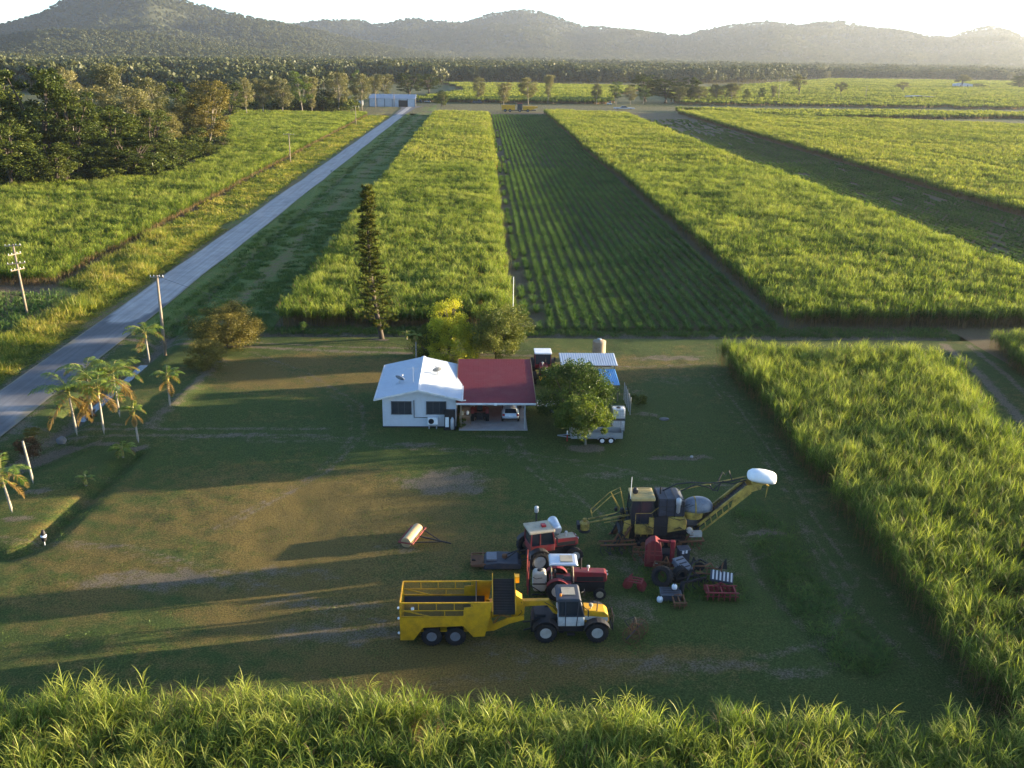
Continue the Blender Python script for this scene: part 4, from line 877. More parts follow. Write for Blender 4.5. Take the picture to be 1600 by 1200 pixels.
# ------------------------------------------------------------------ buildings
M['white_wall'] = paint('white_wall', (.52, .55, .58), .7, .22, (.35, .30, .24), .8)
M['white_roof'] = paint('white_roof', (.44, .49, .54), .55, .12, (.45, .42, .38), .5)
M['red_roof'] = paint('red_roof', (.15, .010, .016), .7, .35, (.16, .05, .05), .5)
M['gutter'] = paint('gutter', (.62, .62, .60), .5)
M['glass'] = paint('window_glass', (.025, .032, .04), .12, .1, spec=.6)
M['win_frame'] = paint('window_frame', (.07, .075, .085), .5, .3)
M['dark'] = paint('black_metal', (.016, .016, .018), .55, .4, (.06, .048, .036))
M['steel'] = paint('galvanised', (.42, .44, .46), .45, .3, (.2, .17, .14), metal=.5)
M['concrete'] = paint('concrete', (.36, .35, .34), .85, .5, (.2, .17, .14), .7)
M['grey_roof'] = paint('grey_roof', (.40, .45, .50), .5, .3, (.25, .22, .2), .4)
M['blue_roof'] = paint('blue_roof', (.06, .22, .46), .45, .35, (.25, .35, .45), .9)
M['timber'] = paint('timber', (.26, .20, .13), .8, .4)
M['rust'] = paint('rust', (.16, .075, .035), .85, .5, (.06, .035, .025), 2.5)
M['white_pl'] = paint('white_plastic', (.78, .79, .78), .45, .15, (.4, .36, .3))
M['silver'] = paint('silver_paint', (.50, .56, .62), .25, .1, metal=.3, spec=.6)
M['tyre'] = paint('tyre_rubber', (.013, .013, .014), .85, .4, (.07, .058, .043), 3.)
M['lamp_red'] = paint('red_lens', (.35, .02, .02), .25, .1)
M['cloth'] = paint('old_cream', (.55, .47, .30), .8)
def corr(mb, x0, x1, y0, y1, zf, n, amp=.02, along='y', t=.03):
    """corrugated sheet: ribs run along y, height zf(x,y)"""
    V = []; m = n*2+1
    for i in range(m):
        x = x0+(x1-x0)*i/(m-1); dz = amp if i % 2 else -amp
        for y in (y0, y1): V.append((x, y, zf(x, y)+dz))
    k = len(V); V += [(a, b, c-t) for a, b, c in V]
    Fc = [(2*i, 2*i+2, 2*i+3, 2*i+1) for i in range(m-1)]+[(k+2*i+1, k+2*i+3, k+2*i+2, k+2*i) for i in range(m-1)]
    Fc += [(2*i, k+2*i, k+2*i+2, 2*i+2) for i in range(m-1)]+[(2*i+1, 2*i+3, k+2*i+3, k+2*i+1) for i in range(m-1)]
    Fc += [(0, 1, k+1, k), (k-2, 2*k-2, 2*k-1, k-1)]
    return mb.add(V, Fc)
def corrx(mb, x0, x1, y0, y1, zf, n, amp=.02, t=.03):
    """ribs run along x"""
    q = MB(); corr(q, y0, y1, x0, x1, lambda a, b: zf(b, a), n, amp, t=t)
    return mb.add([(b, a, c) for a, b, c in q.v], [tuple(reversed(f)) for f in q.f])
def house():
    o = thing('house', 'small white house with a low white gable roof', 'house', (-5.55, 84.6, 0)); W = 3.45
    rz = lambda x, y=0: 3.92-.225*abs(x+.1)
    w = MB(); D = 9.4
    w.prism([(-W, 0), (W, 0), (W, rz(W)-.1), (-.1, rz(-.1)-.1), (-W, rz(W)-.1)], 0, D)
    w.build('wall', M['white_wall'], o)
    r = MB(); corrx(r, -4.05, -.1, -.55, D+.6, rz, 46, .012); corrx(r, -.1, 3.95, -.55, D+.6, rz, 46, .012); rf = r.build('roof', M['white_roof'], o)
    MB().prism([(-.34, rz(-.34)+.03), (-.1, rz(-.1)+.06), (.14, rz(.14)+.03), (-.1, rz(-.1)+.02)], -.58, D+.63).build('ridge_cap', M['white_roof'], rf)
    b = MB(); b.slab([(-4.08, -.57, rz(-4.08)+.04), (-.1, -.57, rz(-.1)+.04), (-.1, -.57, rz(-.1)-.14), (-4.08, -.57, rz(-4.08)-.14)], .03)
    b.slab([(-.1, -.57, rz(-.1)+.04), (3.98, -.57, rz(3.98)+.04), (3.98, -.57, rz(3.98)-.14), (-.1, -.57, rz(-.1)-.14)], .03)
    b.build('bargeboard', M['gutter'], rf)
    g = MB(); g.box(-4.2, -4.06, -.57, D+.6, rz(4.05)-.12, rz(4.05)); g.build('gutter', M['gutter'], rf)
    g = MB(); g.box(3.96, 4.1, -.57, D+.6, rz(4.05)-.12, rz(4.05)); g.tube([(4.0, -.5, 2.9), (4.35, -.55, 2.95)], .06); g.build('gutter', M['gutter'], rf)
    for x0, x1, z0, z1 in ((-2.58, -.78, 1.42, 2.6), (.68, 2.47, 1.42, 2.6)):
        q = MB(); q.box(x0, x1, -.06, .0, z0, z1); wn = q.build('window', M['glass'], o)
        f = MB()
        for k in range(4): x = x0+(x1-x0)*k/3; f.box(x-.025, x+.025, -.085, -.06, z0, z1)
        for i in range(3):
            for zz in np.arange(z0+.12, z1-.05, .12): f.box(x0+(x1-x0)*i/3+.05, x0+(x1-x0)*(i+1)/3-.05, -.07, -.062, zz, zz+.018)
        f.box(x0-.05, x1+.05, -.1, -.02, z1, z1+.05); f.box(x0-.05, x0, -.1, -.02, z0, z1); f.box(x1, x1+.05, -.1, -.02, z0, z1); f.box(x0-.08, x1+.08, -.14, -.02, z0-.06, z0); f.build('frame', M['win_frame'], wn)
    p = MB(); p.tube([(-.5, -.06, 2.75), (-.5, -.06, 1.05), (.75, -.06, 1.03)], .035); p.build('conduit', M['dark'], o)
    s = MB(); s.box(-W-.04, W+.04, -.05, D+.05, 0, .14); s.build('plinth', M['dark'], o)
    d = MB(); d.box(-W-.12, -W-.04, 3, 3.9, .2, 2.2); d.build('side_door', M['timber'], o)
    a = thing('air_conditioner', 'white air conditioner unit on the front wall of the house', 'air conditioner', (-5.55+1.25, 84.35, .35))
    q = MB(); q.box(-.48, .48, -.18, .18, .1, .78); q.build('case', M['white_pl'], a, bevel=.03)
    MB().lathe([(.26, 0), (.26, -.02), (.05, -.03)], (-.14, -.181, .44), 'y', 20).build('fan_grille', M['dark'], a)
    for k in (-.35, .35): q = MB(); q.box(k-.05, k+.05, -.15, .2, -.35, .1); q.build('bracket', M['steel'], a)
    h = thing('meter_cabinet', 'dark grey cabinet of gas bottles at the right corner of the house', 'cabinet', (-5.55+2.85, 84.1, 0))
    q = MB(); q.box(-.5, .5, .0, .38, 0, 1.9); q.box(-.55, .55, -.25, .38, 0, .12); q.build('case', M['dark'], h)
    MB().lathe([(.16, 0), (.18, .15), (.18, .95), (.09, 1.1), (.06, 1.2)], (.25, -.2, .12), 'z', 14).build('gas_bottle', M['steel'], h, True)
    q = MB(); q.box(-.42, -.08, -.12, .0, .3, 1.25); q.build('panel', M['white_pl'], h)
    q = MB(); q.tube([(-.1, -.1, 1.4), (.3, -.15, 1.6), (.3, -.2, 1.25)], .02, 5); q.build('hose', M['dark'], h)
house()
def dish(x, y, z, az, label):
    o = thing('satellite_dish', label, 'satellite dish', (x, y, z), az)
    p = MB(); p.tube([(0, 0, -.12), (0, 0, .45)], .03); p.tube([(-.25, .3, -.05), (0, 0, .3), (-.25, -.3, -.05)], .018, 5); p.build('mast', M['steel'], o)
    d = MB(); pr = [(.02, 0)]+[(.47*k/6, .11*(k/6)**2) for k in range(1, 7)]+[(.47*k/6, .11*(k/6)**2-.02) for k in range(6, 0, -1)]
    d.lathe(pr, (0, 0, 0), 'x', 22); d.xf(Matrix.Translation((.06, 0, .55)) @ Matrix.Rotation(R_(-45), 4, 'Y')); r = d.build('reflector', M['dark_dish'], o, True)
    a = MB(); a.tube([(.02, 0, .18), (.5, 0, .42), (.55, 0, .75)], .014, 5); a.box(.5, .6, -.05, .05, .72, .84); a.build('arm', M['steel'], o)
M['dark_dish'] = paint('dish_grey', (.20, .21, .22), .6, .2)
a = G(624, 601, 3.35); dish(a[0], a[1], 3.38, R_(60), 'dark satellite dish on the left slope of the white roof')
a = G(684, 588, 3.4); dish(a[0], a[1], 3.45, R_(110), 'grey satellite dish on the right slope of the white roof')
o = thing('roof_antenna', 'thin television antenna beside the roof ridge', 'antenna', (-6.2, 86.4, 3.75))
q = MB(); q.tube([(0, 0, -.1), (0, 0, 1.7)], .018, 5)
q.build('mast', M['steel'], o); q = MB(); q.tube([(-.5, 0, 1.5), (.5, 0, 1.5)], .01, 4)
for k in range(6): q.tube([(-.45+k*.18, -.25, 1.5), (-.45+k*.18, .25, 1.5)], .007, 4)
q.build('elements', M['steel'], o)
def carport():
    o = thing('carport', 'open carport with a dark red roof joined to the house', 'carport', (1.55, 84.0, 0))
    z = lambda x, y: 2.72+.065*y
    r = MB(); corr(r, -3.65, 3.8, -.1, 11.3, z, 44, .006); rf = r.build('roof', M['red_roof'], o)
    f = MB(); f.box(-3.65, 3.8, -.22, -.1, 2.58, 2.74); f.build('gutter', M['gutter'], rf)
    f = MB(); f.slab([(3.82, -.1, 2.76), (3.82, 11.3, 3.5), (3.82, 11.3, 3.3), (3.82, -.1, 2.56)], .03); f.build('bargeboard', M['timber'], rf); f = MB(); f.slab([(-3.72, .4, 2.8), (-3.72, 11.3, 3.5), (-3.72, 11.3, 3.3), (-3.72, .4, 2.6)], .03); f.build('bargeboard', M['timber'], rf)
    for x, y in ((2.78, .15), (2.78, 5.5), (2.78, 10.6), (-3.2, .15)):
        q = MB(); q.box(x-.06, x+.06, y-.06, y+.06, 0.05, z(0, y)-.05); q.build('post', M['steel'] if x > 0 else M['timber'], o)
    s = MB(); s.box(-3.4, 3.05, -.2, 11, 0, .09); s.build('slab', M['concrete'], o)
    w = MB(); w.box(-3.4, 3.0, 10.7, 10.85, 0, 3.2); w.build('back_wall', M['timber'], o)
    w = MB(); w.box(2.9, 3.0, 5.6, 10.7, .09, 2.9); w.build('side_wall', M['concrete'], o)
    l = MB(); l.box(-.1, .15, -.3, -.22, 2.55, 2.78); l.build('floodlight', M['white_pl'], o)
carport()
o = thing('workbench', 'bench with boxes and bottles between the house and the carport', 'workbench', (-1.3, 85.5, .09))
q = MB(); q.box(-.6, .6, -.3, .3, .85, .92)
for x in (-.55, .5):
    for y in (-.27, .22): q.box(x, x+.05, y, y+.05, 0, .85)
q.build('bench', M['timber'], o); q = MB(); q.box(-.45, -.1, -.2, .2, .92, 1.3); q.build('carton', M['cloth'], o); q = MB(); q.lathe([(.12, 0), (.12, .3), (.05, .38)], (.25, 0, .92), 'z', 12); q.build('bottle', M['white_pl'], o)
proto_tree('potted', 790, 1.1, .9, .2, M['dark_leaf'], BK, n=900, s=.1, ncl=14, crad=.2, tmean=.5)
plant('potted', 'shrub', -1.6, 84.3, 1.2, 'dark green shrub by the corner between house and carport', cat='shrub')
def shelter():
    o = thing('open_shed', 'open farm shed with a grey skillion roof behind the mango tree', 'shed', (11.65, 97.6, 0))
    z = lambda x, y: 2.78+.11*y
    r = MB(); corr(r, -3.0, 3.0, -1.65, 1.6, z, 24, .014); r.build('roof', M['grey_roof'], o)
    for x in (-2.8, 0, 2.7):
        for y in (-1.45, 1.4): q = MB(); q.box(x-.05, x+.05, y-.05, y+.05, 0, z(0, y)-.03); q.build('post', M['timber'], o)
    w = MB(); w.box(-2.8, 2.7, 1.46, 1.5, .1, 2.6); w.build('back_wall', M['timber'], o)
    w = MB(); w.box(-2.8, 2.7, -1.5, -1.46, 1.9, 2.35); w.build('front_panel', M['cloth'], o)
    o = thing('lean_to', 'low lean-to with a bright blue roof in front of the open shed', 'lean-to', (13.45, 93.9, 0))
    z2 = lambda x, y: 2.02+.10*y
    r = MB(); corr(r, -.95, .9, -2.0, 2.0, z2, 10, .014); r.build('roof', M['blue_roof'], o)
    for x in (-.8, .75):
        for y in (-1.8, 1.8): q = MB(); q.box(x-.05, x+.05, y-.05, y+.05, 0, z2(0, y)-.03); q.build('post', M['timber'], o)
    w = MB(); w.box(-.85, .85, 1.85, 1.9, 0, 2.0); w.build('wall', M['rust'], o)
shelter()
def coop():
    o = thing('mesh_fence', 'grey wire mesh pen beside the blue roofed lean-to', 'fence', (14.9, 90.2, 0))
    for i in range(5):
        y = -2.2+i*1.1; q = MB(); q.tube([(0, y, 0), (0, y, 1.9)], .035, 6); q.build('post', M['steel'], o)
    q = MB()
    for i in range(24): q.tube([(0, -2.2+i*.191, .05), (0, -2.2+i*.191, 1.8)], .007, 3, False)
    for i in range(10): q.tube([(0, -2.2, .1+i*.19), (0, 2.2, .1+i*.19)], .007, 3, False)
    q.build('mesh', M['steel'], o)
coop()
proto_tree('vine', 791, 1.2, 2.2, .1, M['dark_leaf'], BK, n=1800, s=.12, ncl=24, crad=.17, tmean=.5, kind='dome')
plant('vine', 'shrub', 16.1, 91.0, 1.1, 'low dark green shrub right of the mesh pen', cat='shrub')
o = thing('water_tank', 'rusty old corrugated water tank behind the grey roofed shed', 'water tank', (14.0, 106.8, 0))
pr = []
for k in range(27): pr.append((.76+(.015 if k % 2 else -.015), 2.1*k/26))
MB().lathe(pr+[(.70, 2.14), (.1, 2.3)], (0, 0, 0), 'z', 26).build('shell', M['rust_tank'] if 'rust_tank' in M else paint('old_tank', (.34, .26, .17), .7, .6, (.14, .09, .06), 1.4), o, True)
q = MB(); q.lathe([(.25, 2.28), (.25, 2.36), (.05, 2.4)], (0, 0, 0), 'z', 12); q.build('lid', M['steel'], o)
def tote(z, lab):
    o = thing('bulk_container', lab, 'bulk container', (13.1, 84.0, z))
    q = MB(); q.box(-.56, .56, -.47, .47, .17, 1.08); q.build('tank', M['white_pl'], o, bevel=.06)
    MB().lathe([(.2, 0), (.2, .06), (.05, .08)], (0, 0, 1.08), 'z', 12).build('cap', M['dark'], o)
    q = MB()
    for i in range(9): x = -.6+i*.15; [q.bar((x, y, .15), (x, y, 1.12), .02) for y in (-.5, .5)]
    for i in range(7): y = -.5+i*1.0/6; [q.bar((x, y, .15), (x, y, 1.12), .02) for x in (-.6, .6)]
    for zz in (.15, .4, .65, .9, 1.12):
        for y in (-.51, .51): q.bar((-.6, y, zz), (.6, y, zz), .02)
        for x in (-.61, .61): q.bar((x, -.5, zz), (x, .5, zz), .02)
    q.build('cage', M['steel'], o)
    q = MB(); q.box(-.6, .6, -.5, .5, 0, .05)
    for x in (-.55, -.06, .43): q.box(x, x+.12, -.5, .5, .05, .14)
    q.build('pallet', M['dark'], o)
tote(0, 'lower of two stacked white caged bulk containers'); tote(1.18, 'upper of two stacked white caged bulk containers')
# ---- poles
def pole(x, y, h, label, arms, r=.16, lean=0.):
    o = thing('power_pole', label, 'power pole', (x, y, 0)); o.rotation_euler = (0, lean, 0)
    MB().tube([(0, 0, -.4), (0, 0, h*.5), (0, 0, h)], [r, r*.85, r*.65], 10).build('post', M['wood'], o, True)
    for z, l, a in arms:
        q = MB(); c, s = math.cos(a), math.sin(a); q.bar((-c*l/2, -s*l/2-.12, z), (c*l/2, s*l/2-.12, z), .1, .12); am = q.build('crossarm', M['wood'], o)
        q = MB()
        for k in (-.45, -.2, .2, .45): q.lathe([(.03, 0), (.05, .05), (.035, .1), (.05, .14), (.02, .18)], (c*l*k, s*l*k-.12, z+.06), 'z', 7)
        q.build('insulator', M['white_pl'], am)
    return o
pole(-59.1, 123.8, 9.6, 'grey timber power pole with four crossarms at the left edge', [(9.4, 2.0, .1), (8.3, 1.8, 1.0), (7.1, 2.2, .3), (6.3, 1.9, 1.0)], .17, -.05)
pole(-36.2, 107.2, 9.4, 'thick timber power pole beside the palms and the drain', [(9.2, 1.5, .05)], .19)
pole(-59.6, 311, 9.2, 'power pole at the field edge halfway up the road', [(8.9, 3.4, .1)], .17)
pole(-59.8, 482, 9.2, 'power pole at the far corner of the left field', [(8.9, 3.0, .1)], .17)
pole(-66.5, 640, 11, 'power pole standing left of the distant shed', [(10.6, 2.5, .1)], .2)
pole(-56, 655, 9, 'short power pole in front of the distant shed', [(8.7, 2.0, .1)], .2)
pole(-24, 672, 10, 'power pole right of the distant shed yard', [(9.7, 2.5, .1)], .2)
for i, (px, py, ht) in enumerate([(1075, 160, 11), (1140, 158, 11), (1216, 157, 13), (1352, 156, 12), (1545, 140, 11)]):
    g = G(px, py); pole(g[0], g[1], ht, '%s lone power pole along the far road, counted from the left' % ['first', 'second', 'third', 'fourth', 'fifth'][i], [(ht-.4, 2.6, .1)], .22)
o = thing('flag_mast', 'thin white mast behind the olive bushy trees', 'mast', (4.0, 109.6, 0))
MB().tube([(0, 0, 0), (0, 0, 9.0)], [.05, .035], 8).build('post', M['white_pl'], o); MB().lathe([(.14, 0), (.14, .12)], (0, 0, 0), 'z', 10).build('base', M['concrete'], o)
# ---- distant farm buildings
def far_shed():
    o = thing('farm_shed', 'long grey metal shed at the far end of the road', 'shed', (-57.3, 664, 0)); W, D = 15.0, 6.5
    w = MB(); w.prismx([(-D, 0), (D, 0), (D, 5.2), (0, 7.6), (-D, 5.2)], -W, W-.2); w.build('wall', M['grey_roof'], o)
    r = MB(); corr(r, -W-.4, W+.4, -D-.4, 0, lambda x, y: 7.75+.37*y, 40, .05); corr(r, -W-.4, W+.4, 0, D+.4, lambda x, y: 7.75-.37*y, 40, .05); r.build('roof', M['steel'], o)
    g = MB(); g.prismx([(-D+.8, .1), (D-.8, .1), (D-.8, 4.8), (0, 6.6), (-D+.8, 4.8)], W-.19, W-.1); g.build('end_shade_panel', M['dark'], o)  # dark panel on the closed gable, painted as the shaded inside of an open end
    for x0, x1 in ((4.0, 10.0),): g = MB(); g.box(x0, x1, -D-.08, -D-.02, .1, 4.2); g.build('doorway', M['dark'], o)  # dark plate on the wall, its colour gives the shade inside the doorway
    for k in range(7): g = MB(); x = -W+k*5-.1; g.box(x-.12, x+.12, -D-.2, -D-.02, 0, 5.1); g.build('pillar', M['dark'], o)
far_shed()
def small_building(name, x, y, w, d, h, label, wm, rm, rz=0.):
    o = thing(name, label, name.split('_')[-1], (x, y, 0), rz)
    q = MB(); q.prism([(-w/2, 0), (w/2, 0), (w/2, h), (0, h*1.25), (-w/2, h)], -d/2, d/2); q.build('wall', wm, o)
    r = MB(); corrx(r, -w/2-.4, 0, -d/2-.4, d/2+.4, lambda x, y: h*1.27+x*h*.5/w, 8, .03); corrx(r, 0, w/2+.4, -d/2-.4, d/2+.4, lambda x, y: h*1.27-x*h*.5/w, 8, .03); r.build('roof', rm, o)
    for k in (-.25, .2): g = MB(); g.box(w*k-.6, w*k+.6, -d/2-.05, -d/2-.01, h*.35, h*.8); g.build('window', M['glass'], o)
    g = MB(); g.box(-.5, .45, -d/2-.05, -d/2-.01, .05, 2.1); g.build('door', M['dark'], o)
small_building('white_shed', -82, 668, 8, 6, 3.0, 'small pale shed half hidden left of the long grey shed', M['white_wall'], M['white_roof'])
g = G(1503, 138); small_building('farm_house', g[0], g[1], 22, 12, 5.5, 'white farmhouse far off among trees at the right', M['white_wall'], M['grey_roof'])
g = G(1435, 156); small_building('low_shed', g[0], g[1], 26, 8, 3.0, 'low long shed at the far road at the right', M['dark'], M['white_roof'])
# ---- garden things
o = thing('garden_marker', 'black marker with a white band at the tip of the garden bed', 'garden marker', (-30.8, 61.9, -.1))
MB().lathe([(.02, 0), (.03, .3)], (0, 0, 0), 'z', 8).build('stake', M['white_pl'], o)
q = MB(); q.lathe([(.05, .3), (.17, .42), (.19, .8), (.12, 1.1), (.09, 1.2), (.02, 1.25)], (0, 0, 0), 'z', 12); q.build('body', M['dark'], o, True)
q = MB(); q.lathe([(.192, .68), (.205, .72), (.20, .80), (.18, .84)], (0, 0, 0), 'z', 12); q.build('band', M['white_pl'], o)
def rock(x, y, z, s, label, seed, mat=None):
    r = np.random.default_rng(seed); import bmesh
    bm = bmesh.new(); bmesh.ops.create_icosphere(bm, subdivisions=3, radius=1)
    for v in bm.verts:
        p = v.co; k = .75+.5*float(fbm(np.array(p.x*1.6+seed), np.array(p.y*1.6+p.z*1.3), 3)); v.co = Vector((p.x*s[0]*k, p.y*s[1]*k, max(p.z*s[2]*k, -.2)))
    me = bpy.data.meshes.new('rock'); bm.to_mesh(me); bm.free(); me.materials.append(mat or M['concrete']); o = link('rock', me); o.location = (x, y, z); return tag(o, label, 'rock')
M['grey_stone'] = paint('grey_stone', (.16, .155, .15), .9, .5, (.08, .07, .06))
rock(-37.2, 80.6, .2, (.42, .38, .45), 'grey boulder between the drive and the garden bed', 3, M['grey_stone'])
rock(18.8, 77.5, .1, (.16, .12, .12), 'small pale stone on the long dirt patch', 4)
rock(18.1, 86.9, .02, (.5, .3, .18), 'grey scrap of concrete at the burnt patch', 5, M['grey_stone'])
sheet('water', [(-39.1, 88.5), (-38.1, 88.5), (-37.7, 96), (-37.6, 103.5), (-38.5, 103.8), (-38.9, 96)], -.62, None, 0, 0) if False else None
m_, t_ = newmat('ditch_water'); principled(t_, (.05, .055, .05), .2, spec=.5, bump=(noise(t_, 3, 2), .05, .02)); M['water'] = m_
me = bpy.data.meshes.new('water'); me.from_pydata([(-38.95, 88, -.86), (-37.95, 88, -.86), (-37.75, 106, -.86), (-38.75, 106, -.86)], [], [(0, 1, 2, 3)]); me.materials.append(M['water']); tag(link('water', me), kind='structure')

o = thing('service_wire', 'thin wire running from the thick pole toward the carport', 'power line', (-36.2, 107.2, 9.3))
A, B = Vector((0, 0, 0)), Vector((36.5, -12, -5.9)); q = MB(); q.tube([tuple(A.lerp(B, t)+Vector((0, 0, -1.0*4*t*(1-t)))) for t in np.linspace(0, 1, 14)], .012, 4, False); q.build('wire', M['dark'], o)
# ------------------------------------------------------------------ machinery
M['yel'] = paint('yellow_paint', (.62, .33, .006), .5, .55, (.16, .09, .02), 1.6, lo=.42, hi=.72)
M['yel_old'] = paint('worn_yellow_paint', (.44, .31, .06), .6, .85, (.05, .035, .02), 1.5, lo=.42, hi=.68)
M['red'] = paint('red_paint', (.21, .014, .022), .5, .6, (.09, .055, .04), 1.5, lo=.42, hi=.66)
M['tank_pl'] = paint('aged_plastic', (.46, .45, .38), .5, .5, (.22, .18, .1), 1.2)
M['red_old'] = paint('faded_red_paint', (.24, .04, .035), .65, .6, (.10, .055, .04), 1.8)
M['white_p'] = paint('white_paint', (.56, .56, .53), .45, .5, (.2, .17, .12), 1.8)
M['rimw'] = paint('pale_rim', (.45, .43, .38), .55, .45, (.2, .15, .1), 3)
M['rimg'] = paint('grey_rim', (.17, .18, .20), .6, .4, (.1, .08, .06), 3)
M['slate'] = paint('slate_metal', (.042, .05, .065), .6, .5, (.12, .09, .07), 1.6)
M['cream'] = paint('cream_paint', (.42, .36, .25), .6, .5)
M['shiny'] = paint('bright_metal', (.62, .64, .66), .3, .25, metal=.6)
def wheel(par, x, y, R, W, rr, rim, z=None, lugs=20, name='wheel', rz=0., side=1):
    """tyre with lugs; the rim is its sub-part. side = which way the face looks (-1 = towards -y)"""
    t = MB(); h = W/2; z = R if z is None else z
    t.lathe([(rr, -h*.75), (rr+(R-rr)*.35, -h), (R*.93, -h*.95), (R*.97, -h*.6), (R*.975, h*.6), (R*.93, h*.95), (rr+(R-rr)*.35, h), (rr, h*.75)], (0, 0, 0), 'y', 28, closed=True)
    for k in range(lugs):
        for s in (-1, 1):
            a = 2*math.pi*(k+(.25 if s > 0 else -.25))/lugs; a2 = a+.16
            p = lambda an, q, r_: (math.cos(an)*r_, q, math.sin(an)*r_)
            t.add([p(a, s*h*.98, R*.93), p(a+.07, s*h*.98, R*.93), p(a2+.07, 0, R*.97), p(a2, 0, R*.97), p(a, s*h*.98, R*1.0), p(a+.07, s*h*.98, R*1.0), p(a2+.07, 0, R*1.015), p(a2, 0, R*1.015)],
                  [(4, 5, 6, 7), (0, 1, 5, 4), (3, 2, 6, 7), (1, 2, 6, 5), (0, 3, 7, 4)])
    o = t.build(name, M['tyre'], par); o.location = (x, y, z); o.rotation_euler = (0, 0, rz)
    r = MB(); s = side
    r.lathe([(rr*1.02, s*h*.8), (rr*.92, s*h*.78), (rr*.88, s*h*.3), (rr*.45, s*h*.22), (rr*.42, s*h*.5), (rr*.2, s*h*.55), (.001, s*h*.56)], (0, 0, 0), 'y', 22)
    for k in range(8): a = k*math.pi/4; r.lathe([(rr*.05, s*h*.2), (rr*.05, s*h*.34), (.001, s*h*.35)], (math.cos(a)*rr*.62, 0, math.sin(a)*rr*.62), 'y', 6)
    r.build('rim', rim, o, False); return o
def arc_fender(par, x, z, R, y0, y1, a0, a1, mat, n=8, t=.04):
    q = MB(); pts = []
    for k in range(n+1): a = R_(a0+(a1-a0)*k/n); pts.append((x+math.cos(a)*R, z+math.sin(a)*R))
    for k in range(n, -1, -1): a = R_(a0+(a1-a0)*k/n); pts.append((x+math.cos(a)*(R-t), z+math.sin(a)*(R-t)))
    for k in range(n): q.prism([pts[k], pts[k+1], pts[2*n-k], pts[2*n+1-k]], y0, y1)
    return q.build('fender', mat, par)
def root_at(px, py, dx=0, dy=0): g = G(px, py); return (g[0]+dx, g[1]+dy, 0)
def tractor(label, loc, rz, wb=2.6, Rr=.78, Rf=.5, Wr=.45, Wf=.3, tr=.95, tf=.8, bon=(1.2, 3.1, 1.15, 1.75, .38), cab=None, canopy=None, col='red', rim='rimw', roofm='grey_roof', topm=None, rimf=None, fend=None, name='tractor'):
    o = thing(name, label, 'tractor', loc, rz)
    c = MB(); c.box(-.45, wb+.35, -.28, .28, Rf*.75, 1.12); c.box(-.25, .25, -tr+.1, tr-.1, Rr-.16, Rr+.16); c.box(wb-.1, wb+.1, -tf+.05, tf-.05, Rf-.08, Rf+.1)
    c.box(wb*.35, wb*.75, -.42, .42, .55, 1.0); c.tube([(-.4, -.3, .6), (-1.0, -.42, .45)], .04); c.tube([(-.4, .3, .6), (-1.0, .42, .45)], .04); c.tube([(-.4, 0, 1.1), (-1.0, 0, .95)], .035)
    c.build('chassis', M['dark'], o)
    x0, x1, z0, z1, hw = bon; b = MB()
    b.prism([(x0, z0), (x1-.05, z0), (x1+.02, z0+.1), (x1, z1-.12), (x1-.15, z1-.05), (x0, z1)], -hw, hw); bo = b.build('bonnet', M[col], o, bevel=.04)
    if topm: q = MB(); q.slab([(x0+.02, -hw+.05, z1+.012), (x1-.16, -hw+.05, z1-.035), (x1-.16, hw-.05, z1-.035), (x0+.02, hw-.05, z1+.012)], .02); q.build('top_panel', M[topm], bo)
    for s in (-1, 1): q = MB(); q.box(x0+.25, x1-.2, s*(hw+.012)-.01, s*(hw+.012)+.01, z0+.08, z0+(z1-z0)*.55); q.build('side_grille', M['dark'], bo)
    q = MB(); q.box(x1+.02, x1+.035, -hw+.06, hw-.06, z0+.1, z1-.16); q.build('front_grille', M['dark'], bo)
    for s in (-1, 1): q = MB(); q.lathe([(.07, 0), (.07, .04), (.02, .05)], (x1+.035, s*hw*.6, z1-.22), 'x', 10); q.build('headlight', M['white_pl'], bo)
    q = MB(); q.tube([(x0+.55, hw*.5, z1-.1), (x0+.55, hw*.5, z1+.75)], .045, 8); q.build('exhaust', M['dark'], o)
    q = MB(); q.lathe([(.04, 0), (.04, .25), (.1, .27), (.1, .4), (.03, .44)], (x0+1.0, -hw*.3, z1-.05), 'z', 12); q.build('air_intake', M['white_p'], o)
    for s in (-1, 1):
        wheel(o, 0, s*tr, Rr, Wr, Rr*.54, M[rim], side=s); wheel(o, wb, s*tf, Rf, Wf, Rf*.55, M[rimf or rim], side=s, lugs=14)
        arc_fender(o, 0, Rr, Rr+.10, s*tr-Wr*.5 if s > 0 else s*tr-Wr*.4, s*tr+Wr*.4 if s > 0 else s*tr+Wr*.5, 25, 150, M[fend or col])
    if cab:
        cx0, cx1, cz0, czm, cz1, chw = cab
        q = MB(); q.prism([(cx0, cz0), (cx1, cz0), (cx1, czm), (cx0, czm)], -chw, chw); cb = q.build('cab', M[col], o, bevel=.03)
        q = MB(); q.prism([(cx0+.03, czm), (cx1-.02, czm), (cx1-.2, cz1), (cx0+.06, cz1)], -chw+.04, chw-.04); q.build('glass', M['glass'], cb)
        for s in (-1, 1):
            q = MB()
            for a, b_ in (((cx0, czm), (cx0+.04, cz1)), ((cx1, czm), (cx1-.2, cz1)), (((cx0+cx1)/2-.2, czm), ((cx0+cx1)/2-.22, cz1))): q.bar((a[0], s*chw, a[1]), (b_[0], s*chw, b_[1]), .07)
            q.build('pillar', M[col], cb)
        q = MB(); q.box(cx0-.12, cx1-.05, -chw-.08, chw+.08, cz1, cz1+.15); q.build('roof', M[roofm], cb, bevel=.04)
        for s in (-1, 1): q = MB(); q.bar((cx1-.1, s*chw, cz1-.3), (cx1, s*(chw+.38), cz1-.35), .03); q.box(cx1-.03, cx1+.03, s*(chw+.38)-.1, s*(chw+.38)+.1, cz1-.75, cz1-.3); q.build('mirror', M['dark'], cb)
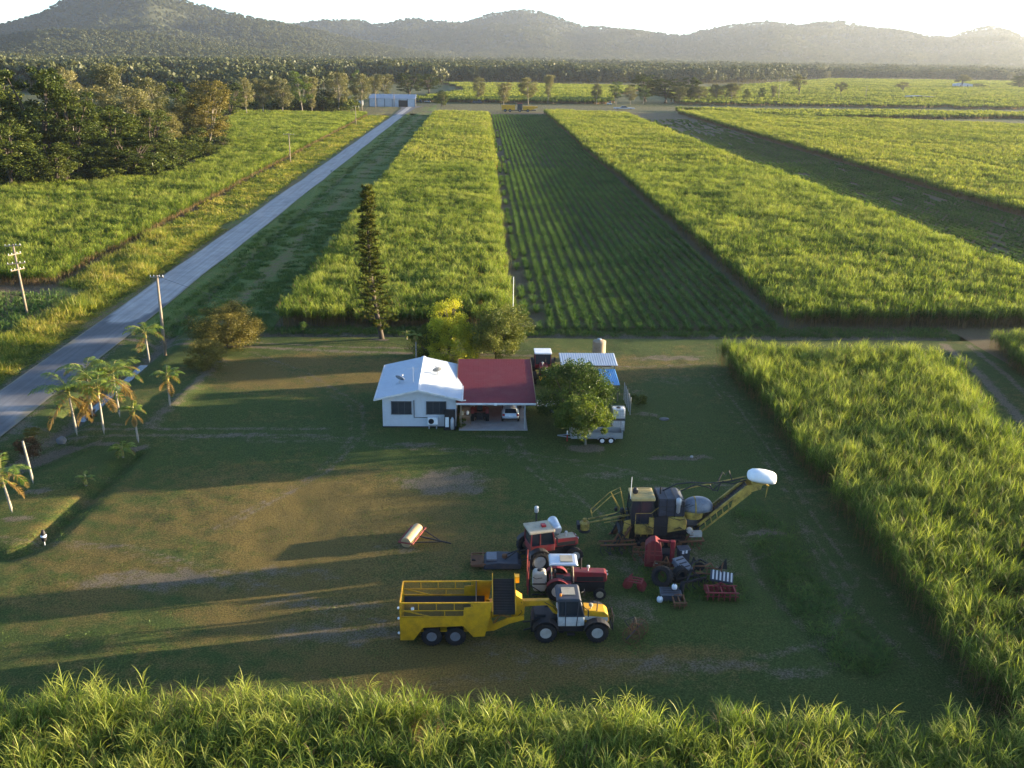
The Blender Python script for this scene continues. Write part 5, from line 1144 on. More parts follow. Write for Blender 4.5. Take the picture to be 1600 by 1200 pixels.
    if canopy:
        cx0, cx1, cz1, chw, cm = canopy
        q = MB(); q.box(-.15, .45, -.24, .24, 1.15, 1.28); q.box(-.2, -.08, -.24, .24, 1.2, 1.7); q.build('seat', M['dark'], o, bevel=.03)
        q = MB(); q.lathe([(.2, 0), (.22, .015), (.2, .03), (.18, .015)], (.85, 0, 1.75), 'z', 16, closed=True); q.tube([(.85, 0, 1.76), (1.05, 0, 1.4)], .02); q.build('steering_wheel', M['dark'], o)
        if cm:
            q = MB(); q.prism([(cx0, cz1), (cx1-.1, cz1-.02), (cx1, cz1+.05), (cx1-.15, cz1+.14), (cx0+.1, cz1+.14)], -chw, chw); ca = q.build('canopy', M[cm], o, bevel=.05)
            q = MB(); q.box(cx0+.75, cx1-.35, -chw*.55, chw*.55, cz1+.14, cz1+.19); q.build('hatch', M['cream'], ca)
            for x in (cx0+.15, cx1-.35):
                for s in (-1, 1): q = MB(); q.tube([(x+.1, s*chw*.8, 1.15), (x, s*chw*.85, cz1)], .035); q.build('post', M['cream'], ca)
        q = MB(); q.box(-.5, .9, -.75, .75, 1.05, 1.1); q.build('platform', M[col], o)
    return o
# --- white and yellow tractor
def fast_tractor():
    g = G(852, 1002); o = thing('tractor', 'white and yellow high speed tractor hitched to the yellow bin', 'tractor', (g[0], g[1]+.9, 0))
    W2 = 1.0
    c = MB(); c.box(-.75, 3.85, -.38, .38, .6, 1.02); c.box(-.15, .15, -.9, .9, .5, .85); c.box(2.95, 3.25, -.9, .9, .5, .85); c.box(.7, 2.3, -.7, .7, .55, .95); c.box(-.85, -.6, -.5, .5, .4, 1.25)
    c.tube([(-.75, -.35, .6), (-1.3, -.45, .5)], .05); c.tube([(-.75, .35, .6), (-1.3, .45, .5)], .05); c.build('chassis', M['dark'], o)
    for x in (0, 3.1):
        for s in (-1, 1):
            wheel(o, x, s*.92, .68, .46, .34, M['rimw'], side=s); arc_fender(o, x, .68, .82, s*.92-.26, s*.92+.26, 20, 165, M['dark'])
    q = MB(); q.box(-.7, .72, -.62, .62, 1.32, 1.42); q.box(-.65, .0, -.5, .5, 1.42, 1.6); q.build('rear_deck', M['dark'], o)
    q = MB(); q.prism([(.74, .98), (2.0, .98), (2.34, 1.02), (2.30, 1.66), (.74, 1.66)], -.82, .82); cb = q.build('cab', M['white_p'], o, bevel=.04)
    q = MB(); q.prism([(.80, 1.66), (2.28, 1.66), (1.98, 2.66), (.76, 2.66)], -.77, .77); q.build('glass', M['glass'], cb)
    for s in (-1, 1):
        q = MB()
        for a, b in (((.78, 1.64), (.76, 2.66)), ((1.18, 1.0), (1.16, 2.66)), ((2.3, 1.64), (2.0, 2.66)), ((1.85, .98), (1.97, 2.66))): q.bar((a[0], s*.81, a[1]), (b[0], s*.79, b[1]), .055)
        q.bar((.78, s*.83, 1.66), (2.3, s*.83, 1.66), .04); q.build('pillar', M['slate'], cb)
    q = MB(); q.prism([(.62, 2.66), (2.04, 2.66), (2.1, 2.72), (1.98, 2.88), (.74, 2.88), (.6, 2.75)], -.86, .86); rf = q.build('roof', M['slate'], cb, bevel=.04)
    q = MB(); q.box(.95, 1.75, -.42, .42, 2.885, 2.93); q.build('roof_hatch', M['cream'], rf)
    MB().lathe([(.07, 0), (.07, .12), (.03, .16)], (.86, -.5, 2.88), 'z', 10).build('beacon', paint('amber', (.6, .2, .02), .3, .1), rf)
    q = MB(); q.prism([(2.32, 1.0), (3.78, .95), (3.86, 1.15), (3.80, 1.52), (3.6, 1.72), (2.32, 1.86)], -.45, .45); b = q.build('bonnet', M['yel'], o, bevel=.05)
    for s in (-1, 1):
        q = MB(); q.add([(2.36, s*.462, 1.2), (3.8, s*.462, 1.12), (3.78, s*.462, 1.36), (2.36, s*.462, 1.48)], [(0, 1, 2, 3) if s < 0 else (3, 2, 1, 0)]); q.build('white_stripe', M['white_p'], b)
        q = MB(); q.add([(2.5, s*.468, 1.0), (3.3, s*.468, .98), (3.3, s*.468, 1.14), (2.5, s*.468, 1.19)], [(0, 1, 2, 3) if s < 0 else (3, 2, 1, 0)]); q.build('side_grille', M['dark'], b)
    q = MB(); q.tube([(2.75, -.2, 1.78), (2.75, -.2, 2.0)], .04); q.lathe([(.12, 2.0), (.13, 2.06), (.13, 2.14), (.05, 2.17)], (2.75, -.2, 0), 'z', 12); q.build('air_intake', M['cream'], o)
    q = MB(); q.tube([(3.1, -.38, 1.6), (3.12, -.38, 2.45)], .035); q.build('exhaust', M['dark'], o)
    q = MB()
    for s in (-1, 1): q.tube([(3.8, s*.4, .8), (4.1, s*.45, .55), (4.12, s*.4, 1.55)], .04); q.tube([(3.86, s*.38, 1.2), (4.1, s*.42, 1.5)], .03)
    q.bar((4.1, -.5, 1.5), (4.1, .5, 1.5), .06); q.bar((4.1, -.5, .55), (4.1, .5, .55), .08); q.build('front_linkage', M['dark'], o)
    for s in (-1, 1): q = MB(); q.bar((2.25, s*.8, 2.3), (2.5, s*1.15, 2.25), .03); q.box(2.46, 2.52, s*1.15-.1, s*1.15+.1, 1.9, 2.3); q.build('mirror', M['dark'], cb)
    for s in (-1, 1): q = MB(); q.box(.82, 1.1, s*.6-.25, s*.6+.25, .55, .6); q.box(1.3, 1.75, s*.95-.12, s*.95+.12, .5, .56); q.build('step', M['dark'], o)
fast_tractor()
# --- yellow haul-out bin
def haulout():
    g = G(626, 1010); o = thing('haulout_bin', 'large yellow cane haul-out bin with mesh sides and a slatted elevator', 'haul-out bin', (g[0], g[1]+1.25, 0)); Y = 1.22
    b = MB()
    for s in (-1, 1):
        y0, y1 = (s*Y-.03, s*Y+.03)
        b.prism([(.05, .42), (.78, .42), (1.35, 1.28), (1.35, 2.0), (0.03, 2.0)], y0, y1)
        b.prism([(1.35, 1.28), (3.72, 1.38), (3.72, 2.0), (1.35, 2.0)], y0, y1)
        b.prism([(3.72, 1.38), (4.32, .62), (5.0, .66), (5.3, 2.0), (3.72, 2.0)], y0, y1)
        b.prism([(3.76, 2.0), (5.3, 2.0), (5.45, 2.98), (4.2, 2.98), (4.28, 2.66), (3.76, 2.6)], y0, y1)
    b.box(-.01, .04, -Y-.03, Y+.03, .42, 2.0); b.prism([(.05, .95), (5.0, .95), (5.0, 1.0), (.05, 1.0)], -Y+.04, Y-.04); b.build('body', M['yel'], o)
    q = MB()  # inner floor and hopper slopes
    q.slab([(.1, -Y+.05, 1.95), (5.0, -Y+.05, 1.95), (5.0, -.3, 1.1), (.1, -.3, 1.1)], .03); q.slab([(.1, Y-.05, 1.95), (.1, .3, 1.1), (5.0, .3, 1.1), (5.0, Y-.05, 1.95)], .03); q.box(4.45, 4.5, -Y+.04, Y-.04, 1.2, 3.0); q.build('hopper', M['dark'], o)
    for s in (-1, 1):
        f = MB(); y = s*Y
        f.bar((.03, y, 2.93), (4.25, y, 2.93), .07); f.bar((.03, y, 2.42), (4.2, y, 2.42), .05); f.bar((.03, y, 2.0), (3.76, y, 2.02), .06)
        for x in (.05, 1.1, 2.15, 3.2, 4.2): f.bar((x, y, 2.42), (x, y, 2.93), .05)
        for x in (.05, 2.63, 3.76): f.bar((x, y, 2.0), (x, y, 2.42), .05)
        f.bar((.2, y-.03*s, 2.42), (1.75, y-.03*s, 2.0), .06); fr = f.build('side_frame', M['yel'], o)
        m = MB()
        for i in range(60): x = .08+i*.069; m.bar((x, y, 2.02 if x < 3.7 else 2.6), (x, y, 2.92), .012)
        for i in range(11): m.bar((.05, y, 2.06+i*.08), (3.7, y, 2.06+i*.08), .012)
        m.build('mesh', M['yel_mesh'], fr)
    f = MB(); f.bar((.02, -Y, 2.93), (.02, Y, 2.93), .07); f.bar((.02, -Y, 2.42), (.02, Y, 2.42), .05)
    for y in (-Y, -.4, .4, Y): f.bar((.02, y, 2.0), (.02, y, 2.93), .06)
    f.build('tail_frame', M['yel'], o)
    for z in (.9, 1.9, 2.6): q = MB(); q.lathe([(.06, -.06), (.08, 0), (.06, .05)], (-.08, -Y+.03, z), 'z', 8); q.build('marker_light', M['white_pl'], o)
    # slatted elevator ramp, rising away from the near side
    e = MB(); P0 = Vector((5.5, -1.3, 2.25)); P1 = Vector((5.5, 1.25, 3.08)); w = 1.28
    e.slab([P0+Vector((0, 0, 0)), P0+Vector((w, 0, 0)), P1+Vector((w, 0, 0)), P1], .1)
    for i in range(22): q_ = P0.lerp(P1, (i+.3)/22); e.box(q_.x, q_.x+w, q_.y-.02, q_.y+.02, q_.z, q_.z+.07)
    e.build('slat_conveyor', M['slatm'], o)
    for x in (5.44, 5.5+w+.02):
        q = MB(); q.slab([(x, -1.36, 2.1), (x, -1.36, 2.42), (x, 1.1, 3.4), (x, 1.4, 3.4), (x, 1.35, 2.9)], .05); q.build('conveyor_side', M['yel'], o)
    q = MB(); q.prism([(6.85, 3.0), (7.25, 2.7), (7.3, 2.3), (7.05, 1.8), (6.85, 1.9)], -.5, .1); q.box(6.83, 7.1, .9, 1.3, 3.0, 3.4); q.build('drive_cover', M['yel'], o)
    # front truss and gooseneck
    for s in (-1, 1):
        q = MB(); q.prism([(5.0, .66), (5.56, .72), (6.5, 1.2), (7.35, 1.45), (7.35, 1.75), (6.4, 1.6), (5.5, 1.15), (5.28, 2.0), (5.1, 2.0)], s*.7-.04, s*.7+.04); q.build('front_plate', M['yel'], o)
    q = MB(); q.bar((5.35, -.68, 2.0), (6.9, -.68, 1.45), .08); q.bar((5.35, .68, 2.0), (6.9, .68, 1.45), .08); q.bar((5.5, -.68, 1.2), (6.3, -.2, 1.9), .07); q.bar((5.5, .68, 1.2), (6.3, .2, 1.9), .07); q.box(5.3, 6.9, -.65, .65, 1.95, 2.03); q.build('truss', M['rust_yel'], o)
    q = MB(); q.prism([(6.6, 1.25), (7.38, 1.45), (7.4, 2.0), (8.75, 2.08), (9.15, 1.52), (9.4, 1.46), (9.4, 1.66), (9.0, 2.2), (8.85, 2.42), (6.9, 2.38), (6.7, 2.0)], -.16, .16); q.build('gooseneck', M['yel'], o, bevel=.03)
    q = MB(); q.lathe([(.09, -.35), (.09, .1)], (9.42, 0, 1.5), 'z', 10); q.build('hitch', M['dark'], o)
    for i, pts in enumerate([[(6.9, -.2, 2.3), (7.25, -.3, 1.7), (7.0, -.25, 1.4)], [(8.6, -.17, 2.3), (9.1, -.2, 2.0), (9.5, -.1, 1.4)], [(6.8, -.3, 3.0), (7.2, -.5, 2.5), (7.2, -.35, 2.1)]]): q = MB(); q.tube(pts, .025, 5); q.build('hose', M['dark'], o)
    a = MB(); a.box(1.7, 3.45, -.9, .9, .55, .72); a.box(.1, 5.2, -.5, -.35, .75, .95); a.box(.1, 5.2, .35, .5, .75, .95); a.build('axle_frame', M['dark'], o)
    for x in (1.85, 3.25):
        for s in (-1, 1): wheel(o, x, s*1.02, .63, .5, .30, M['rimg'], side=s, lugs=22)
    MB().lathe([(.1, 0), (.1, .1), (.03, .12)], (.75, -1.2, 2.5), 'z', 10).build('lamp', M['white_pl'], o)
M['yel_mesh'] = paint('yellow_mesh', (.28, .18, .02), .6, .4)
M['slatm'] = paint('slats', (.022, .021, .02), .5, .4, (.06, .05, .035), 3)
M['rust_yel'] = paint('orange_paint', (.30, .14, .02), .6, .7)
haulout()
# --- red tractors
g = root_at(834, 893); tractor('dirty red cab tractor with a white drum, middle of the machinery', (g[0], g[1]+1.3, 0), R_(15), wb=2.75, Rr=.78, Rf=.6, Wr=.5, Wf=.38, tr=1.3, tf=.9, bon=(1.35, 3.15, 1.15, 1.78, .42), cab=(-.4, 1.35, 1.1, 1.6, 2.55, .72), col='red', fend='dark', rim='rimw', roofm='cream', topm='cream')
TR = bpy.data.objects['tractor.001']
q = MB(); q.lathe([(.05, -.62), (.33, -.6), (.37, -.5), (.37, -.18), (.35, -.15), (.37, -.12), (.37, .12), (.35, .15), (.37, .18), (.37, .5), (.33, .6), (.05, .62)], (0, 0, 0), 'y', 22); dr = q.build('drum', M['shiny'], TR, True); dr.location = (1.72, .55, 2.35); dr.rotation_euler = (R_(14), 0, 0)
q = MB(); q.box(1.4, 2.05, .2, .95, 1.1, 1.2); q.box(1.5, 1.6, .3, .4, 1.2, 2.1); q.box(1.85, 1.95, .3, .4, 1.2, 2.1); q.box(1.5, 1.6, .8, .9, 1.2, 2.1); q.box(1.85, 1.95, .8, .9, 1.2, 2.1); q.build('drum_stand', M['dark'], TR)
q = MB(); q.tube([(.5, .95, 1.2), (.5, .95, 3.35)], .065); q.build('stack', M['dark'], TR)
q = MB(); q.lathe([(.06, 3.3), (.14, 3.34), (.15, 3.65), (.13, 3.75), (.04, 3.78)], (.5, .95, 0), 'z', 16); q.build('precleaner', M['steel'], TR, True)
q = MB(); q.box(.55, .85, -.2, .15, 2.70, 2.85); q.build('beacon', M['lamp_red'], TR)
g = root_at(871, 938); tractor('small red tractor with a silver canopy and sprayer tank', (g[0], g[1]+.85, 0), R_(-1), wb=2.75, Rr=.72, Rf=.42, Wr=.4, Wf=.22, tr=.85, tf=.75, bon=(1.0, 3.2, 1.05, 1.78, .33), canopy=(-.6, 1.3, 2.42, .72, 'shiny'), col='red', rim='rimw', rimf='cream')
def sprayer():
    g = root_at(842, 938); o = thing('sprayer', 'white sprayer tank on a dark frame behind the small red tractor', 'sprayer', (g[0], g[1]+.7, 0))
    q = MB(); q.prism([(-.30, .42), (.40, .42), (.50, .7), (.50, 1.6), (.38, 1.8), (-.28, 1.8), (-.40, 1.6), (-.40, .7)], -.36, .36); q.build('tank', M['tank_pl'], o, bevel=.09); q = MB(); q.lathe([(.16, 1.8), (.16, 1.88), (.04, 1.9)], (.05, 0, 0), 'z', 14); q.build('lid', M['dark'], o)
    q = MB()
    for s in (-1, 1): q.bar((-.45, s*.5, .3), (.5, s*.5, .3), .07); q.bar((-.6, s*.5, .1), (-.6, s*.5, 2.9), .06); q.bar((-.6, s*.5, 1.0), (.4, s*.5, .3), .05)
    q.bar((-.6, -.5, .3), (-.6, .5, .3), .07); q.bar((-.6, -.5, 1.8), (-.6, .5, 1.8), .06); q.bar((.5, -.5, .3), (.5, .5, .3), .07); q.bar((-.6, -.5, 2.85), (-.6, .5, 2.85), .06); q.build('frame', M['dark'], o)
    for s in (-1, 1): q = MB(); q.tube([(-.72, s*.5, .3), (-.7, s*.75, 2.9)], .035, 5); q.tube([(-.75, s*.45, .4), (-.74, s*.6, 2.6)], .025, 5); q.build('folded_boom', M['red_old'], o)
    q = MB(); q.tube([(.4, -.3, 1.2), (.55, -.45, .9), (.4, -.4, .5)], .03, 5); q.tube([(-.4, -.35, 1.5), (-.2, -.5, 1.45), (.2, -.45, 1.5)], .02, 5); q.build('hose', M['dark'], o)
    q = MB(); q.box(-.42, .52, -.41, -.38, .98, 1.06); q.box(-.42, .52, .38, .41, .98, 1.06); q.build('strap', M['dark'], o)
sprayer()
def slasher():
    g = root_at(782, 893); o = thing('slasher', 'blue grey slasher deck on the grass behind the red cab tractor', 'slasher', (g[0], g[1]+.9, 0))
    q = MB(); q.prism([(-1.15, .12), (1.35, .12), (1.45, .4), (1.2, .55), (-.2, .62), (-1.05, .5)], -.85, .85); q.build('deck', M['slate'], o, bevel=.05)
    q = MB(); q.box(-.95, -.25, -.5, .55, .6, .72); q.build('cover', M['rimg'], o)
    q = MB(); q.box(-2.0, -1.15, -.8, .8, .3, .36)
    for s in (-1, 1): q.bar((-2.0, s*.8, .45), (-1.0, s*.8, .5), .08)
    q.bar((-2.0, -.8, .45), (-2.0, .8, .45), .08); q.bar((-1.2, -.85, .7), (-1.2, .85, .7), .07); q.build('rear_frame', M['rust'], o)
    q = MB(); q.bar((.3, -.3, .6), (1.3, 0, 1.2), .06); q.bar((.3, .3, .6), (1.3, 0, 1.2), .06); q.bar((1.3, 0, .4), (1.3, 0, 1.25), .08); q.build('hitch_frame', M['dark'], o)
    MB().lathe([(.2, .6), (.18, .8), (.06, .85)], (.3, 0, 0), 'z', 12).build('gearbox', M['rust'], o)
    MB().lathe([(.22, -.06), (.22, .06)], (-1.85, 0, .22), 'y', 14).build('tail_wheel', M['tyre'], o)
slasher()
def roller():
    a = G(632, 858); b = G(651, 830); ang = math.atan2(b[1]-a[1]-.2, b[0]-a[0]+.1)
    o = thing('land_roller', 'rusty steel drum roller with a drawbar alone on the grass', 'roller', ((a[0]+b[0])/2+.1, (a[1]+b[1])/2, 0), ang-math.pi/2)
    MB().lathe([(.05, -1.2), (.36, -1.2), (.38, -1.18), (.38, 1.18), (.36, 1.2), (.05, 1.2)], (0, 0, .38), 'y', 30).build('drum', M['roller'], o, False)
    q = MB()
    for s in (-1, 1): q.bar((-.5, s*1.3, .42), (.55, s*1.3, .42), .08)
    q.bar((.55, -1.34, .42), (.55, 1.34, .42), .09); q.bar((-.5, -1.34, .42), (-.5, 1.34, .42), .09); q.build('frame', M['red_old'], o)
    q = MB(); q.bar((.55, -1.0, .4), (2.3, 0, .22), .06); q.bar((.55, 1.0, .4), (2.3, 0, .22), .06); q.bar((.55, 0, .4), (3.0, 0, .2), .08); q.build('drawbar', M['dark'], o)
M['roller'] = paint('roller_steel', (.42, .32, .17), .45, .4, (.16, .08, .04), 1.5, metal=.2)
roller()
# --- sugar cane harvester
def harvester():
    g = G(988, 856); o = thing('cane_harvester', 'big worn yellow cane harvester with a raised elevator and white hood', 'harvester', (g[0], g[1]+1.2, 0)); Yo, Dk = M['yel_old'], M['dark']
    for s in (-1, 1):
        q = MB(); y0, y1 = (s*1.05-.24, s*1.05+.24); P = [(.25, .35), (.5, .03), (3.6, .03), (3.95, .4), (3.7, .85), (.55, .85)]; q.prism(P, y0, y1)
        for k in range(6):
            a, b = P[k], P[(k+1) % 6]; n = max(2, int(math.hypot(b[0]-a[0], b[1]-a[1])/.17))
            for i in range(n): t = (i+.5)/n; x, z = a[0]+(b[0]-a[0])*t, a[1]+(b[1]-a[1])*t; q.box(x-.03, x+.03, y0-.03, y1+.03, z-.035, z+.035)
        tr = q.build('track', M['tyre'], o)
        q = MB()
        for x in (.75, 1.4, 2.05, 2.7, 3.35): q.lathe([(.2, s*.27), (.2, s*.3), (.06, s*.32)], (x, s*1.05, .35), 'y', 14)
        q.build('roller_wheels', M['rust'], tr)
    q = MB(); q.box(.2, 3.9, -.8, .8, .5, 1.2); q.box(3.6, 4.9, -.6, .6, .8, 1.5); q.build('chassis', Dk, o)
    q = MB(); q.prism([(.12, 1.05), (1.45, 1.05), (1.45, 2.35), (1.1, 2.35), (1.1, 1.78), (.12, 1.78)], -1.18, 1.18); q.prism([(2.45, 1.2), (3.78, 1.45), (3.78, 2.2), (3.5, 2.4), (2.45, 2.4)], -1.18, 1.18); bd = q.build('body', Yo, o, bevel=.03)
    q = MB(); q.box(1.46, 2.44, -1.16, 1.16, .95, 2.42); q.build('grille_panel', Dk, bd)
    q = MB()
    for x in (.15, .55, 1.0): q.tube([(x, -1.25, .95), (x, -1.25, 1.9)], .025, 5)
    for z in (1.15, 1.45, 1.75): q.tube([(.15, -1.25, z), (.55, -1.25, z)], .025, 5)
    q.tube([(.1, -1.22, 1.9), (.1, -1.22, 2.75), (1.2, -1.2, 2.75), (1.7, -1.2, 3.2)], .025, 5); q.build('ladder', Yo, o)
    # cab
    q = MB(); q.prism([(-.12, 1.8), (1.05, 1.8), (1.35, 2.4), (1.35, 3.62), (-.12, 3.62), (-.22, 2.6)], -1.0, .65); cb = q.build('cab', M['glass'], o)
    for y in (-1.0, .65):
        q = MB()
        for a, b in (((-.22, 2.6), (-.12, 3.62)), ((.5, 1.8), (.5, 3.62)), ((1.33, 2.4), (1.33, 3.62)), ((-.12, 1.8), (-.22, 2.6)), ((.98, 1.8), (1.3, 2.4))): q.bar((a[0], y, a[1]), (b[0], y, b[1]), .08)
        q.build('cab_frame', Dk, cb)
    q = MB(); q.box(-.22, 1.48, -1.08, .75, 3.62, 3.86); rf = q.build('roof', M['cab_roof'], cb, bevel=.05)
    q = MB()
    for k in range(5): q.box(.0, 1.3, -.9+k*.35, -.8+k*.35, 3.86, 3.9)
    q.build('roof_ribs', M['cab_roof'], rf)
    q = MB(); q.lathe([(.16, 3.86), (.2, 3.95), (.2, 4.15), (.1, 4.28), (.02, 4.3)], (.15, -.2, 0), 'z', 14); q.build('air_cleaner', Dk, rf)
    q = MB(); q.tube([(-.25, -.6, 3.6), (-.22, -.6, 5.3)], .018, 5); q.build('antenna', M['white_pl'], cb)
    # engine bay
    q = MB(); q.prism([(1.72, 2.42), (3.62, 2.42), (3.62, 3.5), (3.3, 3.72), (1.72, 3.72)], -1.05, 1.05); q.build('engine_cover', M['engine'], o, bevel=.04)
    q = MB()
    for x in (1.75, 2.3, 2.9, 3.5):
        q.tube([(x, -1.1, 2.4), (x, -1.1, 3.8), (x, 1.0, 3.8)], .03, 5)
    q.tube([(1.75, -1.1, 3.2), (3.5, -1.1, 3.2)], .025, 5); q.tube([(1.75, -1.1, 3.8), (3.5, -1.1, 3.8)], .03, 5); q.build('rail', Dk, o)
    q = MB(); q.lathe([(.06, 2.75), (.14, 2.85), (.15, 3.4), (.19, 3.45), (.19, 3.85), (.08, 3.95)], (3.1, -1.22, 0), 'z', 14); q.build('muffler', M['steel'], o, True)
    q = MB(); q.tube([(2.0, 0, 3.7), (2.0, 0, 4.25)], .06, 8); q.build('exhaust', Dk, o)
    # extractor: yellow ring and grey hood
    q = MB(); q.lathe([(.5, 1.95), (.78, 2.0), (.8, 2.35), (.84, 2.38), (.84, 2.46), (.78, 2.5), (.6, 2.55)], (4.4, 0, 0), 'z', 26); q.build('extractor_ring', Yo, o, False)
    q = MB(); n = 20; rings = []
    for k in range(9):
        t = k/8*math.pi/2; rings.append((math.cos(t)**.7, math.sin(t)))
    V = []; 
    for r_, h_ in rings:
        for i in range(n): a = 2*math.pi*i/n; V.append((4.72+math.cos(a)*r_*1.18+h_*.05, math.sin(a)*r_*.74, 2.5+h_*.92))
    q.add(V, [(k*n+i, k*n+(i+1) % n, (k+1)*n+(i+1) % n, (k+1)*n+i) for k in range(8) for i in range(n)]+[tuple(range(n-1, -1, -1)), tuple(range(8*n, 9*n))]); q.build('extractor_hood', M['hood_grey'], o, True)
    q = MB(); q.tube([(4.5, math.cos(R_(a))*.78, 2.48+max(0, math.sin(R_(a)))*.94) for a in range(0, 181, 15)], .05, 5); q.build('hood_band', Yo, o)
    # elevator
    q = MB(); A = Vector((4.0, 0, .75)); B = Vector((4.7, 0, 1.0)); Cc = Vector((8.2, 0, 4.25)); E_ = Vector((9.1, 0, 4.5))
    for s in (-1, 1):
        y = s*.5; u = Vector((-.22, 0, .3))
        q.slab([(B.x-.2, y, B.z+.0), (B.x+.25, y, B.z-.1), (Cc.x+.05, y, Cc.z-.25), (Cc.x-.3, y, Cc.z+.25)], .04*s)
    el = MB()
    for s in (-1, 1):
        y = s*.52; d = (Cc-B).normalized(); nrm = Vector((-d.z, 0, d.x))
        lo0, lo1 = B-nrm*.28, Cc-nrm*.28; up0, up1 = B+nrm*.28, Cc+nrm*.28
        for p0, p1, w in ((lo0, lo1, .10), (up0, up1, .16)): el.bar((p0.x, y, p0.z), (p1.x, y, p1.z), w)
        for k in range(9): t = (k+.3)/9; a = lo0.lerp(lo1, t); b = up0.lerp(up1, t+.06); el.bar((a.x, y, a.z), (b.x, y, b.z), .07)
        a, b = lo0.lerp(lo1, .62), up0.lerp(up1, .9); el.slab([(a.x, y-.02, a.z), (lo1.x, y-.02, lo1.z), (up1.x, y-.02, up1.z), (b.x-.5, y-.02, b.z-.6)], .03)
        el.slab([(Cc.x-.3, y, Cc.z-.35), (E_.x, y, E_.z-.2), (E_.x+.1, y, E_.z+.3), (Cc.x-.3, y, Cc.z+.3)], .04)
    el.build('elevator_frame', Yo, o)
    q = MB(); q.slab([tuple(B+Vector((.05, -.46, .16))), tuple(B+Vector((.05, .46, .16))), tuple(Cc+Vector((-.05, .46, .22))), tuple(Cc+Vector((-.05, -.46, .22)))][::-1], .08)
    for k in range(16): p = B.lerp(Cc, (k+.5)/16); q.bar((p.x-.05, -.45, p.z+.24), (p.x-.05, .45, p.z+.24), .06)
    q.build('elevator_chain', M['slatm'], o)
    q = MB(); q.lathe([(.55, -.15), (.62, 0), (.6, .3)], (4.35, 0, 1.1), 'z', 20); q.build('turntable', Yo, o)
    q = MB(); q.lathe([(.15, -1.25), (.22, -1.2), (.22, -1.0)], (4.05, 0, 1.35), 'y', 14); q.box(4.1, 5.0, -1.1, -.7, .8, 1.15); q.build('lower_drive', M['rimw'], o)
    # end hood, barrel shaped
    h = MB(); n = 18; V = []; prof = [(-.98, .25), (-.93, .42), (-.7, .56), (-.2, .62), (.3, .62), (.75, .56), (.95, .46), (1.0, .3)]
    for x, r_ in prof:
        for i in range(n): a = 2*math.pi*i/n; V.append((x, math.cos(a)*r_*1.1, math.sin(a)*r_*(1 if math.sin(a) > 0 else .55)))
    h.add(V, [(k*n+i, k*n+(i+1) % n, (k+1)*n+(i+1) % n, (k+1)*n+i) for k in range(7) for i in range(n)]+[tuple(range(n-1, -1, -1)), tuple(range(7*n, 8*n))])
    h.xf(Matrix.Translation((9.2, 0, 4.98)) @ Matrix.Rotation(R_(9), 4, 'Y')); h.build('end_hood', M['white_pl'], o, True)
    q = MB(); q.lathe([(.35, 0), (.5, .12), (.5, .3)], (9.0, 0, 4.45), 'z', 18); q.build('hood_ring', Yo, o)
    q = MB(); q.slab([(9.45, -.3, 4.6), (9.75, -.3, 4.45), (9.8, .3, 4.45), (9.5, .3, 4.6)], .04); q.slab([(9.72, -.25, 4.5), (9.62, -.2, 3.5), (9.75, .15, 3.55), (9.82, .25, 4.5)], .05); q.build('flap', Yo, o)
    for i, pts in enumerate([[(2.2, .3, 3.8), (3.2, .2, 4.4), (4.2, .1, 4.55), (5.5, .1, 4.5), (6.8, .3, 4.5), (8.0, .3, 4.8)], [(3.6, .5, 3.7), (4.6, .5, 4.2), (5.3, .4, 4.1), (5.9, .3, 3.9), (6.5, .2, 4.6), (7.2, .2, 4.4), (8.2, .2, 4.7)], [(6.2, .4, 4.5), (6.5, .5, 5.2), (6.7, .4, 5.0), (6.9, .3, 5.4), (7.2, .3, 4.6)], [(5.6, .3, 4.3), (5.8, .2, 3.9), (6.2, .3, 3.8), (6.4, .4, 4.3)]]):
        q = MB(); q.tube(pts, .05, 6); q.build('hose', Dk, o)
    q = MB(); q.bar((3.4, .6, 3.7), (8.3, .45, 4.9), .07); q.build('boom_stay', Yo, o)
    # front end: dividers, topper, mast
    for s in (-1, 1):
        q = MB(); q.slab([(-.1, s*.95, 2.15), (-.65, s*.95, 2.0), (-.75, s*1.0, .7), (-.3, s*1.0, .5)], .06); q.build('divider_plate', Yo, o)
        q = MB(); p0, p1 = Vector((-.35, s*.7, 2.1)), Vector((-1.25, s*.85, .12)); q.tube([tuple(p0), tuple(p1)], [.13, .06], 8)
        sp = [];
        for k in range(60): t = k/59; c = p0.lerp(p1, t); a = t*math.pi*12; r_ = .2-.1*t; sp.append((c.x+math.cos(a)*r_, c.y+math.sin(a)*r_, c.z))
        q.tube(sp, .022, 4); q.build('crop_spiral', Dk, o)
        q = MB(); p0, p1 = Vector((-.2, s*1.05, 1.6)), Vector((-1.0, s*1.2, .1)); q.tube([tuple(p0), tuple(p1)], [.11, .05], 8); sp = []
        for k in range(50): t = k/49; c = p0.lerp(p1, t); a = t*math.pi*10; r_ = .17-.08*t; sp.append((c.x+math.cos(a)*r_, c.y+math.sin(a)*r_, c.z))
        q.tube(sp, .02, 4); q.build('crop_spiral', M['rust'], o)
        q = MB(); q.slab([(-1.5, s*.95-.15, .05), (-.9, s*.95-.2, .1), (-.6, s*.95+.1, .5), (-1.3, s*.95+.1, .12)], .05); q.build('shoe', M['rust'], o)
    q = MB(); q.bar((-.3, -.9, 2.1), (-.3, .9, 2.1), .14); q.bar((-.6, -.8, 1.2), (-.6, .8, 1.2), .16); q.lathe([(.16, -.75), (.2, -.7), (.2, .7), (.16, .75)], (-.75, 0, .9), 'y', 12); q.box(-.35, .2, -.7, .7, .5, 1.7); q.build('front_frame', Dk, o)
    q = MB()
    for s in (-.35, .35): q.bar((-.2, s, 2.2), (-3.1, s*.8, 1.55), .08); q.bar((-.2, s, 1.9), (-2.0, s*.8, 1.55), .06)
